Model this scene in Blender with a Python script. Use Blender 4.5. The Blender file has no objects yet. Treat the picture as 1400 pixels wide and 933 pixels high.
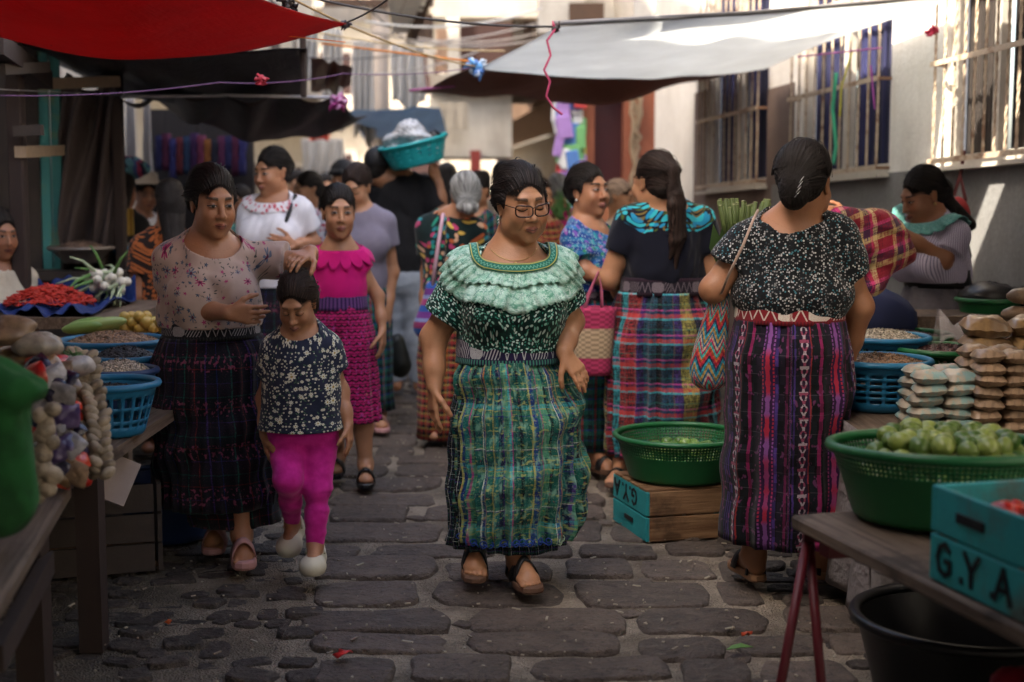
import bpy, math, random
import numpy as np
from mathutils import Matrix, Vector
import openvdb
random.seed(7); np.random.seed(7)
R = math.radians
PI = math.pi
SC = bpy.context.scene
COL = SC.collection

# ------------------------------------------------------------------ camera, sky, sun, exposure
CAM_H, FPX, PITCH = 1.40, 1944.0, R(6.2)
cam = bpy.data.cameras.new('camera'); cam.lens = 50; cam.sensor_width = 36
cam.clip_start = 0.05; cam.clip_end = 600
cam.dof.use_dof = True; cam.dof.focus_distance = 4.85; cam.dof.aperture_fstop = 2.0
co = bpy.data.objects.new('camera', cam); COL.objects.link(co)
co.location = (0, 0, CAM_H); co.rotation_euler = (R(90) - PITCH, 0, 0)
SC.camera = co
SUN_AZ, SUN_EL = (-0.75, -0.66), R(45)      # horizontal direction towards the sun, elevation
world = bpy.data.worlds.new('World'); SC.world = world; world.use_nodes = True
wn = world.node_tree; wn.nodes.clear()
sky = wn.nodes.new('ShaderNodeTexSky'); sky.sky_type = 'NISHITA'; sky.sun_disc = False
sky.sun_elevation = SUN_EL; sky.sun_rotation = math.atan2(SUN_AZ[0], SUN_AZ[1])
sky.dust_density = 5.0; sky.air_density = 1.0
bg = wn.nodes.new('ShaderNodeBackground'); bg.inputs[1].default_value = 0.15
wo = wn.nodes.new('ShaderNodeOutputWorld')
wn.links.new(sky.outputs[0], bg.inputs[0]); wn.links.new(bg.outputs[0], wo.inputs[0])
sl = bpy.data.lights.new('sun', 'SUN'); sl.energy = 2.6; sl.angle = R(0.6); sl.color = (1, 0.93, 0.82)
so = bpy.data.objects.new('sun', sl); COL.objects.link(so)
_h = math.hypot(*SUN_AZ)
sdir = Vector((SUN_AZ[0] / _h * math.cos(SUN_EL), SUN_AZ[1] / _h * math.cos(SUN_EL), math.sin(SUN_EL)))
so.rotation_euler = sdir.to_track_quat('Z', 'Y').to_euler(); so.location = (0, 0, 20)
SC.view_settings.view_transform = 'Standard'; SC.view_settings.look = 'None'
SC.view_settings.exposure = 2.52; SC.view_settings.gamma = 1.0
SC.view_settings.use_white_balance = True; SC.view_settings.white_balance_temperature = 7000; SC.view_settings.white_balance_tint = 10

# ------------------------------------------------------------------ placing helpers
def W(px, py, Y):
    a = (px - 700) / FPX; b = (466.5 - py) / FPX
    d = Vector((a, math.cos(PITCH) + b * math.sin(PITCH), -math.sin(PITCH) + b * math.cos(PITCH)))
    return Vector((0, 0, CAM_H)) + d * (Y / d.y)
def G(px, py, z=0.0):
    a = (px - 700) / FPX; b = (466.5 - py) / FPX
    d = Vector((a, math.cos(PITCH) + b * math.sin(PITCH), -math.sin(PITCH) + b * math.cos(PITCH)))
    return Vector((0, 0, CAM_H)) + d * ((z - CAM_H) / d.z)
MW = {}
def root(name, loc, label, cat, group=None, rz=0.0):
    o = bpy.data.objects.new(name, None); COL.objects.link(o)
    o.empty_display_size = 0.1
    o.location = loc; o.rotation_euler = (0, 0, rz)
    o['label'] = label; o['category'] = cat
    if group: o['group'] = group
    MW[o.name] = Matrix.Translation(Vector(loc)) @ Matrix.Rotation(rz, 4, 'Z')
    return o
def tag(o, label, cat, group=None):
    o['label'] = label; o['category'] = cat
    if group: o['group'] = group
    return o
def struct(o): o['kind'] = 'structure'; return o
def stuff(o, label=None, cat=None):
    o['kind'] = 'stuff'
    if label: o['label'] = label; o['category'] = cat
    return o
def wm_of(o):
    while o is not None:
        if o.name in MW: return MW[o.name]
        o = o.parent
    return Matrix.Identity(4)
def link(name, me, mats, parent=None):
    o = bpy.data.objects.new(name, me); COL.objects.link(o)
    if not isinstance(mats, (list, tuple)): mats = [mats]
    for m in mats:
        if m: me.materials.append(m)
    if parent is not None: o.parent = parent
    return o
def npmesh(name, V, Fc, attrs=None, smooth=True):
    me = bpy.data.meshes.new(name)
    V = np.asarray(V, dtype=np.float64)
    me.from_pydata(V.tolist(), [], [tuple(f) for f in (Fc.tolist() if hasattr(Fc, 'tolist') else Fc)])
    if smooth: me.polygons.foreach_set('use_smooth', [True] * len(me.polygons))
    if attrs:
        for k, a in attrs.items():
            at = me.attributes.new(k, 'FLOAT_VECTOR', 'POINT')
            at.data.foreach_set('vector', np.asarray(a, dtype=np.float32).ravel())
    me.update()
    return me
def npobj(name, V, Fc, mat, parent=None, attrs=None, smooth=True):
    return link(name, npmesh(name, V, Fc, attrs, smooth), mat, parent)

class MB:
    """collects shapes (world coordinates) and links them as ONE mesh object"""
    def __init__(s): s.v = []; s.f = []; s.mi = []; s.sm = []; s.uv = []
    def add(s, v, f, mi=0, smooth=False, uv=None):
        n = len(s.v); s.v += [tuple(p) for p in v]
        s.uv += (list(uv) if uv is not None else [(p[0], p[1], p[2]) for p in v])
        for q in f: s.f.append(tuple(i + n for i in q)); s.mi.append(mi); s.sm.append(smooth)
    def box(s, c, size, rot=None, mi=0, bev=0.0):
        x, y, z = [k / 2 for k in size]
        M_ = Matrix.Translation(Vector(c)) @ (rot.to_4x4() if rot is not None else Matrix.Identity(4))
        if bev <= 0:
            P = [(-x, -y, -z), (x, -y, -z), (x, y, -z), (-x, y, -z), (-x, -y, z), (x, -y, z), (x, y, z), (-x, y, z)]
            F = [(3, 2, 1, 0), (4, 5, 6, 7), (0, 1, 5, 4), (1, 2, 6, 5), (2, 3, 7, 6), (3, 0, 4, 7)]
        else:
            b = min(bev, x * .45, y * .45, z * .45); P = []; F = []
            for sx in (-1, 1):
                for sy in (-1, 1):
                    for sz in (-1, 1):
                        P += [(sx * (x - b), sy * (y - b), sz * z), (sx * (x - b), sy * y, sz * (z - b)), (sx * x, sy * (y - b), sz * (z - b))]
            def I(sx, sy, sz, k): return ((sx > 0) * 4 + (sy > 0) * 2 + (sz > 0)) * 3 + k
            for q in (-1, 1):
                F.append([I(-1, -1, q, 0), I(1, -1, q, 0), I(1, 1, q, 0), I(-1, 1, q, 0)][::q])
                F.append([I(-1, q, -1, 1), I(-1, q, 1, 1), I(1, q, 1, 1), I(1, q, -1, 1)][::q])
                F.append([I(q, -1, -1, 2), I(q, 1, -1, 2), I(q, 1, 1, 2), I(q, -1, 1, 2)][::q])
            for a in (-1, 1):
                for c2 in (-1, 1):
                    F.append([I(-1, a, c2, 0), I(1, a, c2, 0), I(1, a, c2, 1), I(-1, a, c2, 1)][::(1 if a * c2 < 0 else -1)])
                    F.append([I(a, -1, c2, 0), I(a, 1, c2, 0), I(a, 1, c2, 2), I(a, -1, c2, 2)][::(1 if a * c2 > 0 else -1)])
                    F.append([I(a, c2, -1, 1), I(a, c2, 1, 1), I(a, c2, 1, 2), I(a, c2, -1, 2)][::(1 if a * c2 < 0 else -1)])
                    for d in (-1, 1):
                        F.append([I(a, c2, d, 0), I(a, c2, d, 1), I(a, c2, d, 2)][::(1 if a * c2 * d < 0 else -1)])
        s.add([M_ @ Vector(p) for p in P], F, mi, False, [(p[0] + c[0] * .7, p[1] + c[1] * .7, p[2] + c[2] * .7) for p in P])
    def bar(s, a, b, w, h=None, mi=0, bev=0.0, up=(0, 0, 1)):
        """rectangular bar from a to b"""
        a = Vector(a); b = Vector(b); h = h or w
        d = (b - a); L = d.length; d.normalize(); u = Vector(up)
        if abs(d.dot(u)) > .95: u = Vector((0, 1, 0))
        r = d.cross(u).normalized(); u = r.cross(d)
        rot = Matrix((r, u, d)).transposed()
        s.box((a + b) / 2, (w, h, L), rot, mi, bev)
    def tube(s, pts, r, n=8, mi=0, closed=False, cap=True):
        pts = [Vector(p) for p in pts]; m = len(pts)
        rr = r if isinstance(r, (list, tuple)) else [r] * m
        V = []; prev = None; uv = []; L = 0
        for i, p in enumerate(pts):
            if closed: t = pts[(i + 1) % m] - pts[i - 1]
            else: t = pts[min(i + 1, m - 1)] - pts[max(i - 1, 0)]
            if t.length < 1e-9: t = Vector((0, 0, 1))
            t.normalize()
            if prev is None:
                u = Vector((0, 0, 1)) if abs(t.z) < .9 else Vector((1, 0, 0))
            else: u = prev
            u = (u - t * u.dot(t)).normalized(); prev = u
            w = t.cross(u)
            if i: L += (p - pts[i - 1]).length
            for k in range(n):
                a = 2 * PI * k / n
                V.append(p + (u * math.cos(a) + w * math.sin(a)) * rr[i]); uv.append((a * rr[i], L, 0))
        F = []
        for i in range(m if closed else m - 1):
            j = (i + 1) % m
            for k in range(n):
                k2 = (k + 1) % n
                F.append((i * n + k, i * n + k2, j * n + k2, j * n + k))
        if cap and not closed:
            F.append(tuple(range(n))[::-1]); F.append(tuple((m - 1) * n + k for k in range(n)))
        s.add(V, F, mi, True, uv)
    def lathe(s, prof, n=32, c=(0, 0, 0), M_=None, mi=0, holes=None, sx=1, sy=1):
        """prof: list of (r,z); holes(i,k)->True drops that face"""
        V = []
        for (r, z) in prof:
            for k in range(n):
                a = 2 * PI * k / n
                p = Vector((r * math.cos(a) * sx, r * math.sin(a) * sy, z))
                if M_ is not None: p = M_ @ p
                V.append(p + Vector(c))
        F = []
        for i in range(len(prof) - 1):
            for k in range(n):
                if holes and holes(i, k): continue
                k2 = (k + 1) % n
                F.append((i * n + k, i * n + k2, (i + 1) * n + k2, (i + 1) * n + k))
        if prof[0][0] < 1e-6 or True: pass
        s.add(V, F, mi, True)
    def disc(s, prof_r, z, n=32, c=(0, 0, 0), mi=0, flip=False, M_=None):
        V = [Vector((prof_r * math.cos(2 * PI * k / n), prof_r * math.sin(2 * PI * k / n), z)) for k in range(n)]
        if M_ is not None: V = [M_ @ v for v in V]
        V = [v + Vector(c) for v in V]
        f = tuple(range(n)); s.add(V, [f[::-1] if flip else f], mi)
    def ball(s, c, r, n=10, m=7, mi=0, sc=(1, 1, 1), rot=None, jit=0):
        V = []; F = []
        for i in range(m + 1):
            t = PI * i / m
            for k in range(n):
                a = 2 * PI * k / n
                j = 1 + (random.uniform(-jit, jit) if jit else 0)
                p = Vector((math.sin(t) * math.cos(a) * sc[0], math.sin(t) * math.sin(a) * sc[1], math.cos(t) * sc[2])) * r * j
                if rot is not None: p = rot @ p
                V.append(Vector(c) + p)
        for i in range(m):
            for k in range(n):
                k2 = (k + 1) % n
                F.append((i * n + k, (i + 1) * n + k, (i + 1) * n + k2, i * n + k2))
        s.add(V, F, mi, True)
    def poly(s, pts, mi=0): s.add(pts, [tuple(range(len(pts)))], mi)
    def prism(s, outline, z0, z1, M_=None, mi=0):
        n = len(outline)
        V = [Vector((x, y, z0)) for x, y in outline] + [Vector((x, y, z1)) for x, y in outline]
        if M_ is not None: V = [M_ @ v for v in V]
        F = [tuple(range(n))[::-1], tuple(range(n, 2 * n))] + [(i, (i + 1) % n, n + (i + 1) % n, n + i) for i in range(n)]
        s.add(V, F, mi)
    def grid(s, fn, nu, nv, mi=0, uvfn=None, thick=0.0):
        V = []; uv = []
        for j in range(nv + 1):
            for i in range(nu + 1):
                p = Vector(fn(i / nu, j / nv)); V.append(p)
                uv.append(uvfn(i / nu, j / nv) if uvfn else (i / nu, j / nv, 0))
        F = [(j * (nu + 1) + i, j * (nu + 1) + i + 1, (j + 1) * (nu + 1) + i + 1, (j + 1) * (nu + 1) + i) for j in range(nv) for i in range(nu)]
        s.add(V, F, mi, True, uv)
    def build(s, name, mats, parent=None, attr=True):
        V = s.v
        if parent is not None:
            inv = wm_of(parent).inverted()
            V = [inv @ Vector(p) for p in V]
        me = bpy.data.meshes.new(name)
        me.from_pydata([tuple(p) for p in V], [], s.f)
        me.polygons.foreach_set('material_index', s.mi)
        me.polygons.foreach_set('use_smooth', s.sm)
        if attr:
            at = me.attributes.new('pc', 'FLOAT_VECTOR', 'POINT')
            at.data.foreach_set('vector', np.array([(u[0], u[1], u[2] if len(u) > 2 else 0) for u in s.uv], dtype=np.float32).ravel())
        me.update()
        return link(name, me, mats, parent)
def solid(o, t, off=-1):
    m = o.modifiers.new('solid', 'SOLIDIFY'); m.thickness = t; m.offset = off; m.use_even_offset = False
    return o
def subsurf(o, n=1):
    m = o.modifiers.new('sub', 'SUBSURF'); m.levels = n; m.render_levels = n; return o

# ------------------------------------------------------------------ node language
class V_:
    def __init__(s, nt, sock): s.nt = nt; s.k = sock
    def _m(s, op, *o):
        n = s.nt.nodes.new('ShaderNodeMath'); n.operation = op
        for i, q in enumerate((s,) + o): T.put(s.nt, n.inputs[i], q)
        return V_(s.nt, n.outputs[0])
    def __add__(s, o): return s._m('ADD', o)
    __radd__ = __add__
    def __sub__(s, o): return s._m('SUBTRACT', o)
    def __rsub__(s, o): return (s * -1.0) + o
    def __mul__(s, o): return s._m('MULTIPLY', o)
    __rmul__ = __mul__
    def __truediv__(s, o): return s._m('DIVIDE', o)
    def abs(s): return s._m('ABSOLUTE')
    def fr(s): return s._m('FRACT')
    def fl(s): return s._m('FLOOR')
    def sin(s): return s._m('SINE')
    def cos(s): return s._m('COSINE')
    def sq(s): return s._m('MULTIPLY', s)
    def sqrt(s): return s._m('SQRT')
    def gt(s, o): return s._m('GREATER_THAN', o)
    def lt(s, o): return s._m('LESS_THAN', o)
    def mx(s, o): return s._m('MAXIMUM', o)
    def mn(s, o): return s._m('MINIMUM', o)
    def atan2(s, o): return s._m('ARCTAN2', o)
    def pow(s, o): return s._m('POWER', o)
    def tri(s, p=1.0): return ((s / p).fr() - .5).abs() * 2.0     # 0..1 triangle
    def ss(s, a, b):                                              # smoothstep a..b
        n = s.nt.nodes.new('ShaderNodeMapRange'); n.interpolation_type = 'SMOOTHSTEP'
        T.put(s.nt, n.inputs[0], s)
        lo, hi, o0, o1 = (a, b, 0, 1) if a < b else (b, a, 1, 0)
        n.inputs[1].default_value = lo; n.inputs[2].default_value = hi; n.inputs[3].default_value = o0; n.inputs[4].default_value = o1
        return V_(s.nt, n.outputs[0])
    def clamp(s): return s.mx(0.0).mn(1.0)
class T:
    """one material being built"""
    @staticmethod
    def put(nt, inp, q):
        if isinstance(q, V_): nt.links.new(q.k, inp)
        elif isinstance(q, (tuple, list)):
            v = tuple(q)
            if inp.type == 'RGBA' and len(v) == 3: v = v + (1,)
            inp.default_value = v
        else:
            if inp.type in ('RGBA',): inp.default_value = (q, q, q, 1)
            elif inp.type == 'VECTOR': inp.default_value = (q, q, q)
            else: inp.default_value = q
    def __init__(s, name):
        s.m = bpy.data.materials.new(name); s.m.use_nodes = True; s.nt = s.m.node_tree
        s.b = s.nt.nodes['Principled BSDF']; s.out = s.nt.nodes['Material Output']
    def wrap(s, k): return V_(s.nt, k)
    def attr(s, name):
        n = s.nt.nodes.new('ShaderNodeAttribute'); n.attribute_name = name; return s.wrap(n.outputs['Vector'])
    def obj(s): n = s.nt.nodes.new('ShaderNodeTexCoord'); return s.wrap(n.outputs['Object'])
    def geo(s): n = s.nt.nodes.new('ShaderNodeNewGeometry'); return s.wrap(n.outputs['Position'])
    def rnd(s): n = s.nt.nodes.new('ShaderNodeObjectInfo'); return s.wrap(n.outputs['Random'])
    def sep(s, v):
        n = s.nt.nodes.new('ShaderNodeSeparateXYZ'); T.put(s.nt, n.inputs[0], v); return [s.wrap(o) for o in n.outputs]
    def comb(s, x, y, z=0.0):
        n = s.nt.nodes.new('ShaderNodeCombineXYZ')
        for i, q in enumerate((x, y, z)): T.put(s.nt, n.inputs[i], q)
        return s.wrap(n.outputs[0])
    def noise(s, v, scale=5, det=2, rough=.5, color=False, dist=0):
        n = s.nt.nodes.new('ShaderNodeTexNoise'); T.put(s.nt, n.inputs['Vector'], v)
        T.put(s.nt, n.inputs['Scale'], scale); n.inputs['Detail'].default_value = det; n.inputs['Roughness'].default_value = rough
        n.inputs['Distortion'].default_value = dist
        return s.wrap(n.outputs['Color' if color else 'Fac'])
    def vor(s, v, scale=5, feat='F1', out='Distance', rand=1, dim='3D'):
        n = s.nt.nodes.new('ShaderNodeTexVoronoi'); n.feature = feat; n.voronoi_dimensions = dim
        T.put(s.nt, n.inputs['Vector'], v); T.put(s.nt, n.inputs['Scale'], scale); n.inputs['Randomness'].default_value = rand
        if out == 'all': return [s.wrap(n.outputs[k]) for k in ('Distance', 'Color', 'Position')]
        return s.wrap(n.outputs[out])
    def mix(s, f, a, b):
        n = s.nt.nodes.new('ShaderNodeMix'); n.data_type = 'RGBA'
        T.put(s.nt, n.inputs[0], f); T.put(s.nt, n.inputs[6], a); T.put(s.nt, n.inputs[7], b); return s.wrap(n.outputs[2])
    def mul(s, a, b, f=1.0):
        n = s.nt.nodes.new('ShaderNodeMix'); n.data_type = 'RGBA'; n.blend_type = 'MULTIPLY'
        T.put(s.nt, n.inputs[0], f); T.put(s.nt, n.inputs[6], a); T.put(s.nt, n.inputs[7], b); return s.wrap(n.outputs[2])
    def gray(s, v): return s.comb(v, v, v)
    def ramp(s, f, stops, const=True):
        n = s.nt.nodes.new('ShaderNodeValToRGB'); n.color_ramp.interpolation = 'CONSTANT' if const else 'LINEAR'
        T.put(s.nt, n.inputs[0], f); el = n.color_ramp.elements
        el[0].position = stops[0][0]; el[0].color = tuple(stops[0][1]) + (1,)
        el[1].position = stops[1][0]; el[1].color = tuple(stops[1][1]) + (1,)
        for p, c in stops[2:]:
            e = el.new(p); e.color = tuple(c) + (1,)
        return s.wrap(n.outputs[0])
    def bump(s, h, strength=.5, dist=.01):
        n = s.nt.nodes.new('ShaderNodeBump'); n.inputs['Strength'].default_value = strength; n.inputs['Distance'].default_value = dist
        T.put(s.nt, n.inputs['Height'], h); s.nt.links.new(n.outputs[0], s.b.inputs['Normal'])
    def set(s, **k):
        names = dict(color='Base Color', rough='Roughness', metal='Metallic', spec='Specular IOR Level', sss='Subsurface Weight', sheen='Sheen Weight', trans='Transmission Weight', coat='Coat Weight', alpha='Alpha', ior='IOR')
        for a, q in k.items(): T.put(s.nt, s.b.inputs[names[a]], q)
        if 'sss' in k:
            s.b.inputs['Subsurface Radius'].default_value = (1, .35, .2); s.b.inputs['Subsurface Scale'].default_value = .008
        return s
    def translucent(s, col, f=.5):
        t = s.nt.nodes.new('ShaderNodeBsdfTranslucent'); T.put(s.nt, t.inputs[0], col)
        mx = s.nt.nodes.new('ShaderNodeMixShader'); T.put(s.nt, mx.inputs[0], f)
        s.nt.links.new(s.b.outputs[0], mx.inputs[1]); s.nt.links.new(t.outputs[0], mx.inputs[2])
        s.nt.links.new(mx.outputs[0], s.out.inputs[0])
MC = {}
def plain(name, col, rough=.6, var=.25, scale=12, bump=.15, metal=0, spec=.4, bd=.004, coat=0, dirt=None):
    """simple surface: colour with large and small variation, light relief"""
    if name in MC: return MC[name]
    t = T(name); o = t.geo()
    n1 = t.noise(o, scale, 4, .6); n2 = t.noise(o, scale * 9, 3, .6)
    k = (n1 * .7 + n2 * .3 - .5) * (2 * var) + 1.0
    c = t.mul(tuple(col), t.gray(k))
    if dirt: c = t.mix((t.noise(o, scale * .4, 5, .65)).ss(.5, .68) * dirt[1], c, dirt[0])
    t.set(color=c, rough=(n1 * .25 + (rough - .12)), metal=metal, spec=spec, coat=coat)
    if bump: t.bump(n2 * .6 + n1, bump, bd)
    MC[name] = t.m; return t.m
# ------------------------------------------------------------------ signed-distance modelling (people, clothes, soft goods)
def ell(c, r, k=.02, rot=None): return ('e', np.array(c, float), np.array(r, float), k, rot)
def cone(a, b, ra, rb, k=.02): return ('c', np.array(a, float), np.array(b, float), (ra, rb), k)
def sleeve(a, b, ra, rb, k=.02): return ('s', np.array(a, float), np.array(b, float), (ra, rb), k)
def prim_eval(p, X):
    if p[0] == 'e':
        q = X - p[1]
        if p[4] is not None: q = q @ np.asarray(p[4])
        q = q / p[2]
        k0 = np.sqrt((q * q).sum(-1)) + 1e-9
        k1 = np.sqrt(((q / p[2]) ** 2).sum(-1)) + 1e-9
        return k0 * (k0 - 1.0) / k1
    a, b, (ra, rb) = p[1], p[2], p[3]
    ba = b - a; L2 = max((ba * ba).sum(), 1e-12)
    t = ((X - a) @ ba) / L2
    tc = np.clip(t, 0, 1)
    q = X - a - tc[..., None] * ba
    d = np.sqrt((q * q).sum(-1)) - (ra + (rb - ra) * tc)
    if p[0] == 's':
        d = np.maximum(d, (t - 1) * math.sqrt(L2))
    return d
def prim_k(p): return p[3] if p[0] == 'e' else p[4]
def prim_bb(p):
    if p[0] == 'e':
        r = p[2] if p[4] is None else np.full(3, p[2].max())
        return p[1] - r, p[1] + r
    r = max(p[3]); return np.minimum(p[1], p[2]) - r, np.maximum(p[1], p[2]) + r
def smin(a, b, k):
    if k <= 0: return np.minimum(a, b)
    h = np.maximum(k - np.abs(a - b), 0) / k
    return np.minimum(a, b) - h * h * k * .25
def smax(a, b, k): return -smin(-a, -b, k)
def field_at(prims, X, off=0.0):
    d = np.full(X.shape[:-1], .2)
    for p in prims: d = smin(d, prim_eval(p, X), prim_k(p))
    return d - off
def sdf_mesh(prims, vox, cuts=(), off=0.0, disp=None, clip=None, post=None):
    """prims are smoothly united; cuts (prims) are subtracted; clip(X)->distance is intersected. returns V,F"""
    bb = [prim_bb(p) for p in prims]
    lo = np.min([b[0] for b in bb], 0) - off - .02; hi = np.max([b[1] for b in bb], 0) + off + .02
    n = np.ceil((hi - lo) / vox).astype(int) + 1
    ax = [lo[i] + vox * np.arange(n[i]) for i in range(3)]
    d = np.full(tuple(n), .08, dtype=np.float32)
    def region(b, pad):
        i0 = np.clip(np.floor((b[0] - pad - lo) / vox).astype(int), 0, n - 1); i1 = np.clip(np.ceil((b[1] + pad - lo) / vox).astype(int) + 1, 1, n)
        sl_ = tuple(slice(a, b_) for a, b_ in zip(i0, i1))
        g = np.stack(np.meshgrid(*[ax[i][sl_[i]] for i in range(3)], indexing='ij'), -1)
        return sl_, g
    for p, b in zip(prims, bb):
        k = prim_k(p); sl_, g = region(b, off + k + 3 * vox)
        d[sl_] = smin(d[sl_], prim_eval(p, g), k)
    d -= off
    if disp is not None or clip is not None:
        g = np.stack(np.meshgrid(*ax, indexing='ij'), -1)
        if disp is not None: d += disp(g)
        if clip is not None: d = np.maximum(d, clip(g))
    for p in cuts:
        k = prim_k(p); sl_, g = region(prim_bb(p), k + 3 * vox)
        d[sl_] = smax(d[sl_], -prim_eval(p, g), k)
    gr = openvdb.FloatGrid(.08)
    gr.copyFromArray(np.ascontiguousarray(np.clip(d, -.08, .08)))
    P, Q = gr.convertToQuads(0.0)
    V = P * vox + lo
    return V, Q[:, ::-1]
def wrinkle(amp, seed, sc=1.0, stretch=(1, 1, 1)):
    rg = np.random.RandomState(seed); D = [(rg.normal(size=3) * np.array(stretch) * f * sc, rg.uniform(0, 6.28), a) for f, a in ((14, 1), (18, .8), (27, .55), (38, .4), (55, .25), (80, .15))]
    def f(g):
        w = 0
        s_ = 0.0
        for (v, ph, a) in D:
            w = w + a * np.sin(g @ v + ph + 1.3 * s_); s_ = w
        return (amp * .4) * w
    return f
def basis(d, up=(0, 0, 1)):
    d = np.array(d, float); d /= np.linalg.norm(d); u = np.array(up, float)
    if abs(d @ u) > .97: u = np.array((0, 1.0, 0))
    r = np.cross(d, u); r /= np.linalg.norm(r); u = np.cross(r, d); return r, d, u
def hand_prims(wrist, tip_dir, palm_n, thumb_side, s=1.0, curl=.35, spread=.12, k=.006):
    """palm and five separate fingers; thumb_side is the direction (unit-ish) in which the thumb leaves the palm"""
    w = np.array(wrist, float); f = np.array(tip_dir, float); f /= np.linalg.norm(f)
    n = np.array(palm_n, float); n -= f * (n @ f); n /= np.linalg.norm(n)
    t = np.cross(n, f)
    if t @ np.array(thumb_side, float) < 0: t = -t
    out = []
    # palm
    for q in (-.028, -.009, .010, .028):
        out.append(cone(w + f * .012 + t * q * .55, w + f * (.082 - abs(q - .01) * .12) * s + t * q * s, .0135 * s, .0115 * s, .012))
    out.append(cone(w + f * .02 + t * .018, w + f * .05 * s + t * .030 * s + n * .008, .014 * s, .012 * s, .012))
    for q, L, r in ((.030, .070, .0088), (.010, .078, .0090), (-.010, .073, .0086), (-.029, .058, .0076)):
        p = w + f * (.084 - abs(q - .01) * .15) * s + t * q * s
        d = f + t * q * spread * 12; d /= np.linalg.norm(d); a = curl * (.7 + .35 * (q < 0))
        for j, fr in enumerate((.45, .30, .25)):
            a_ = a * (j + .6); dd = d * math.cos(a_) + n * math.sin(a_)
            p2 = p + dd * L * fr * s
            out.append(cone(p, p2, r * s * (1 - .08 * j), r * s * (.92 - .1 * j), k if j else .004)); p = p2
    p = w + f * .030 * s + t * .030 * s
    for j, L in enumerate((.038, .03, .024)):
        a_ = .75 - .28 * j
        dd = f * math.cos(a_) + t * math.sin(a_) + n * (.35 + curl * .5 * j); dd /= np.linalg.norm(dd)
        p2 = p + dd * L * s
        out.append(cone(p, p2, (.0115 - .001 * j) * s, (.0105 - .001 * j) * s, .006)); p = p2
    return out
def rotm(yaw, pitch, roll=0):
    """head frame -> person frame; yaw about z (positive turns face to +x), pitch positive nods down"""
    return np.array((Matrix.Rotation(yaw, 3, 'Z') @ Matrix.Rotation(pitch, 3, 'X') @ Matrix.Rotation(roll, 3, 'Y')))
HX = np.array((.885, 1.0, 1.0))
def head_prims(c, Rm, s, fat=0.0, nose=1.0, smile=0.0):
    def e(cc, rr, k): return ell(c + Rm @ (np.array(cc) * HX * s), np.array(rr) * HX * s, k * s, Rm)
    def cn(a, b, ra, rb, k): return cone(c + Rm @ (np.array(a) * HX * s), c + Rm @ (np.array(b) * HX * s), ra * s, rb * s, k * s)
    P = [e((0, .018, .036), (.073, .090, .080), .02), e((0, -.026, -.018), (.061 + fat * .010, .062, .084), .03),
         e((0, -.032, -.066), (.043 + fat * .014, .050, .034 + fat * .006), .03), e((0, -.066, -.096), (.020, .018, .015), .02)]
    for q in (-1, 1):
        P += [e((q * (.036 + fat * .004), -.060, -.030), (.026, .024 + fat * .004, .026), .02), e((q * (.038 + fat * .008), -.02, -.056), (.022 + fat * .008, .035, .03), .02)]
    P += [cn((-.032, -.077, .026), (.032, -.077, .026), .010, .010, .014)]
    sock = [e((q * .031, -.097, .004), (.020, .018, .013), .012) for q in (-1, 1)]
    fine = [cn((0, -.084, .012), (0, -.104, -.026), .0065, .0095 * nose, .010), e((0, -.105, -.030), (.0105 * nose, .010, .008), .006)]
    for q in (-1, 1):
        fine += [e((q * .0125 * nose, -.095, -.033), (.008, .010, .007), .006),
                 e((q * .031, -.0745, .003), (.0155, .0155, .0125), .004),
                 cn((0, -.094 - .003, -.0565), (q * .019, -.085, -.060 + smile * .004), .0052, .0035, .005),
                 cn((0, -.095, -.0665), (q * .017, -.086, -.063 + smile * .004), .0066, .0035, .006),
                 e((q * .074, .012, -.004), (.007, .016, .028), .006), e((q * .078, .018, .012), (.006, .014, .014), .006), e((q * .075, .004, -.028), (.005, .007, .009), .004)]
    return P, sock, fine
def combined_field(stages, vox, extra=0.03):
    """stages: list of ('+'|'-', prims) applied in order. returns V,F"""
    allp = [p for sgn, ps in stages for p in ps if sgn == '+']
    bb = [prim_bb(p) for p in allp]; lo = np.min([b[0] for b in bb], 0) - .02; hi = np.max([b[1] for b in bb], 0) + .02
    n = np.ceil((hi - lo) / vox).astype(int) + 1
    ax = [lo[i] + vox * np.arange(n[i]) for i in range(3)]
    d = np.full(tuple(n), .08, dtype=np.float32)
    for sgn, ps in stages:
        for p in ps:
            k = prim_k(p); b = prim_bb(p); pad = k + 3 * vox
            i0 = np.clip(np.floor((b[0] - pad - lo) / vox).astype(int), 0, n - 1); i1 = np.clip(np.ceil((b[1] + pad - lo) / vox).astype(int) + 1, 1, n)
            s_ = tuple(slice(a, b_) for a, b_ in zip(i0, i1))
            if any(a.start >= a.stop for a in s_): continue
            g = np.stack(np.meshgrid(*[ax[i][s_[i]] for i in range(3)], indexing='ij'), -1)
            e_ = prim_eval(p, g)
            d[s_] = smin(d[s_], e_, k) if sgn == '+' else smax(d[s_], -e_, k)
    gr = openvdb.FloatGrid(.08); gr.copyFromArray(np.ascontiguousarray(np.clip(d, -.08, .08)))
    P, Q = gr.convertToQuads(0.0)
    return P * vox + lo, Q[:, ::-1]

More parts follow.
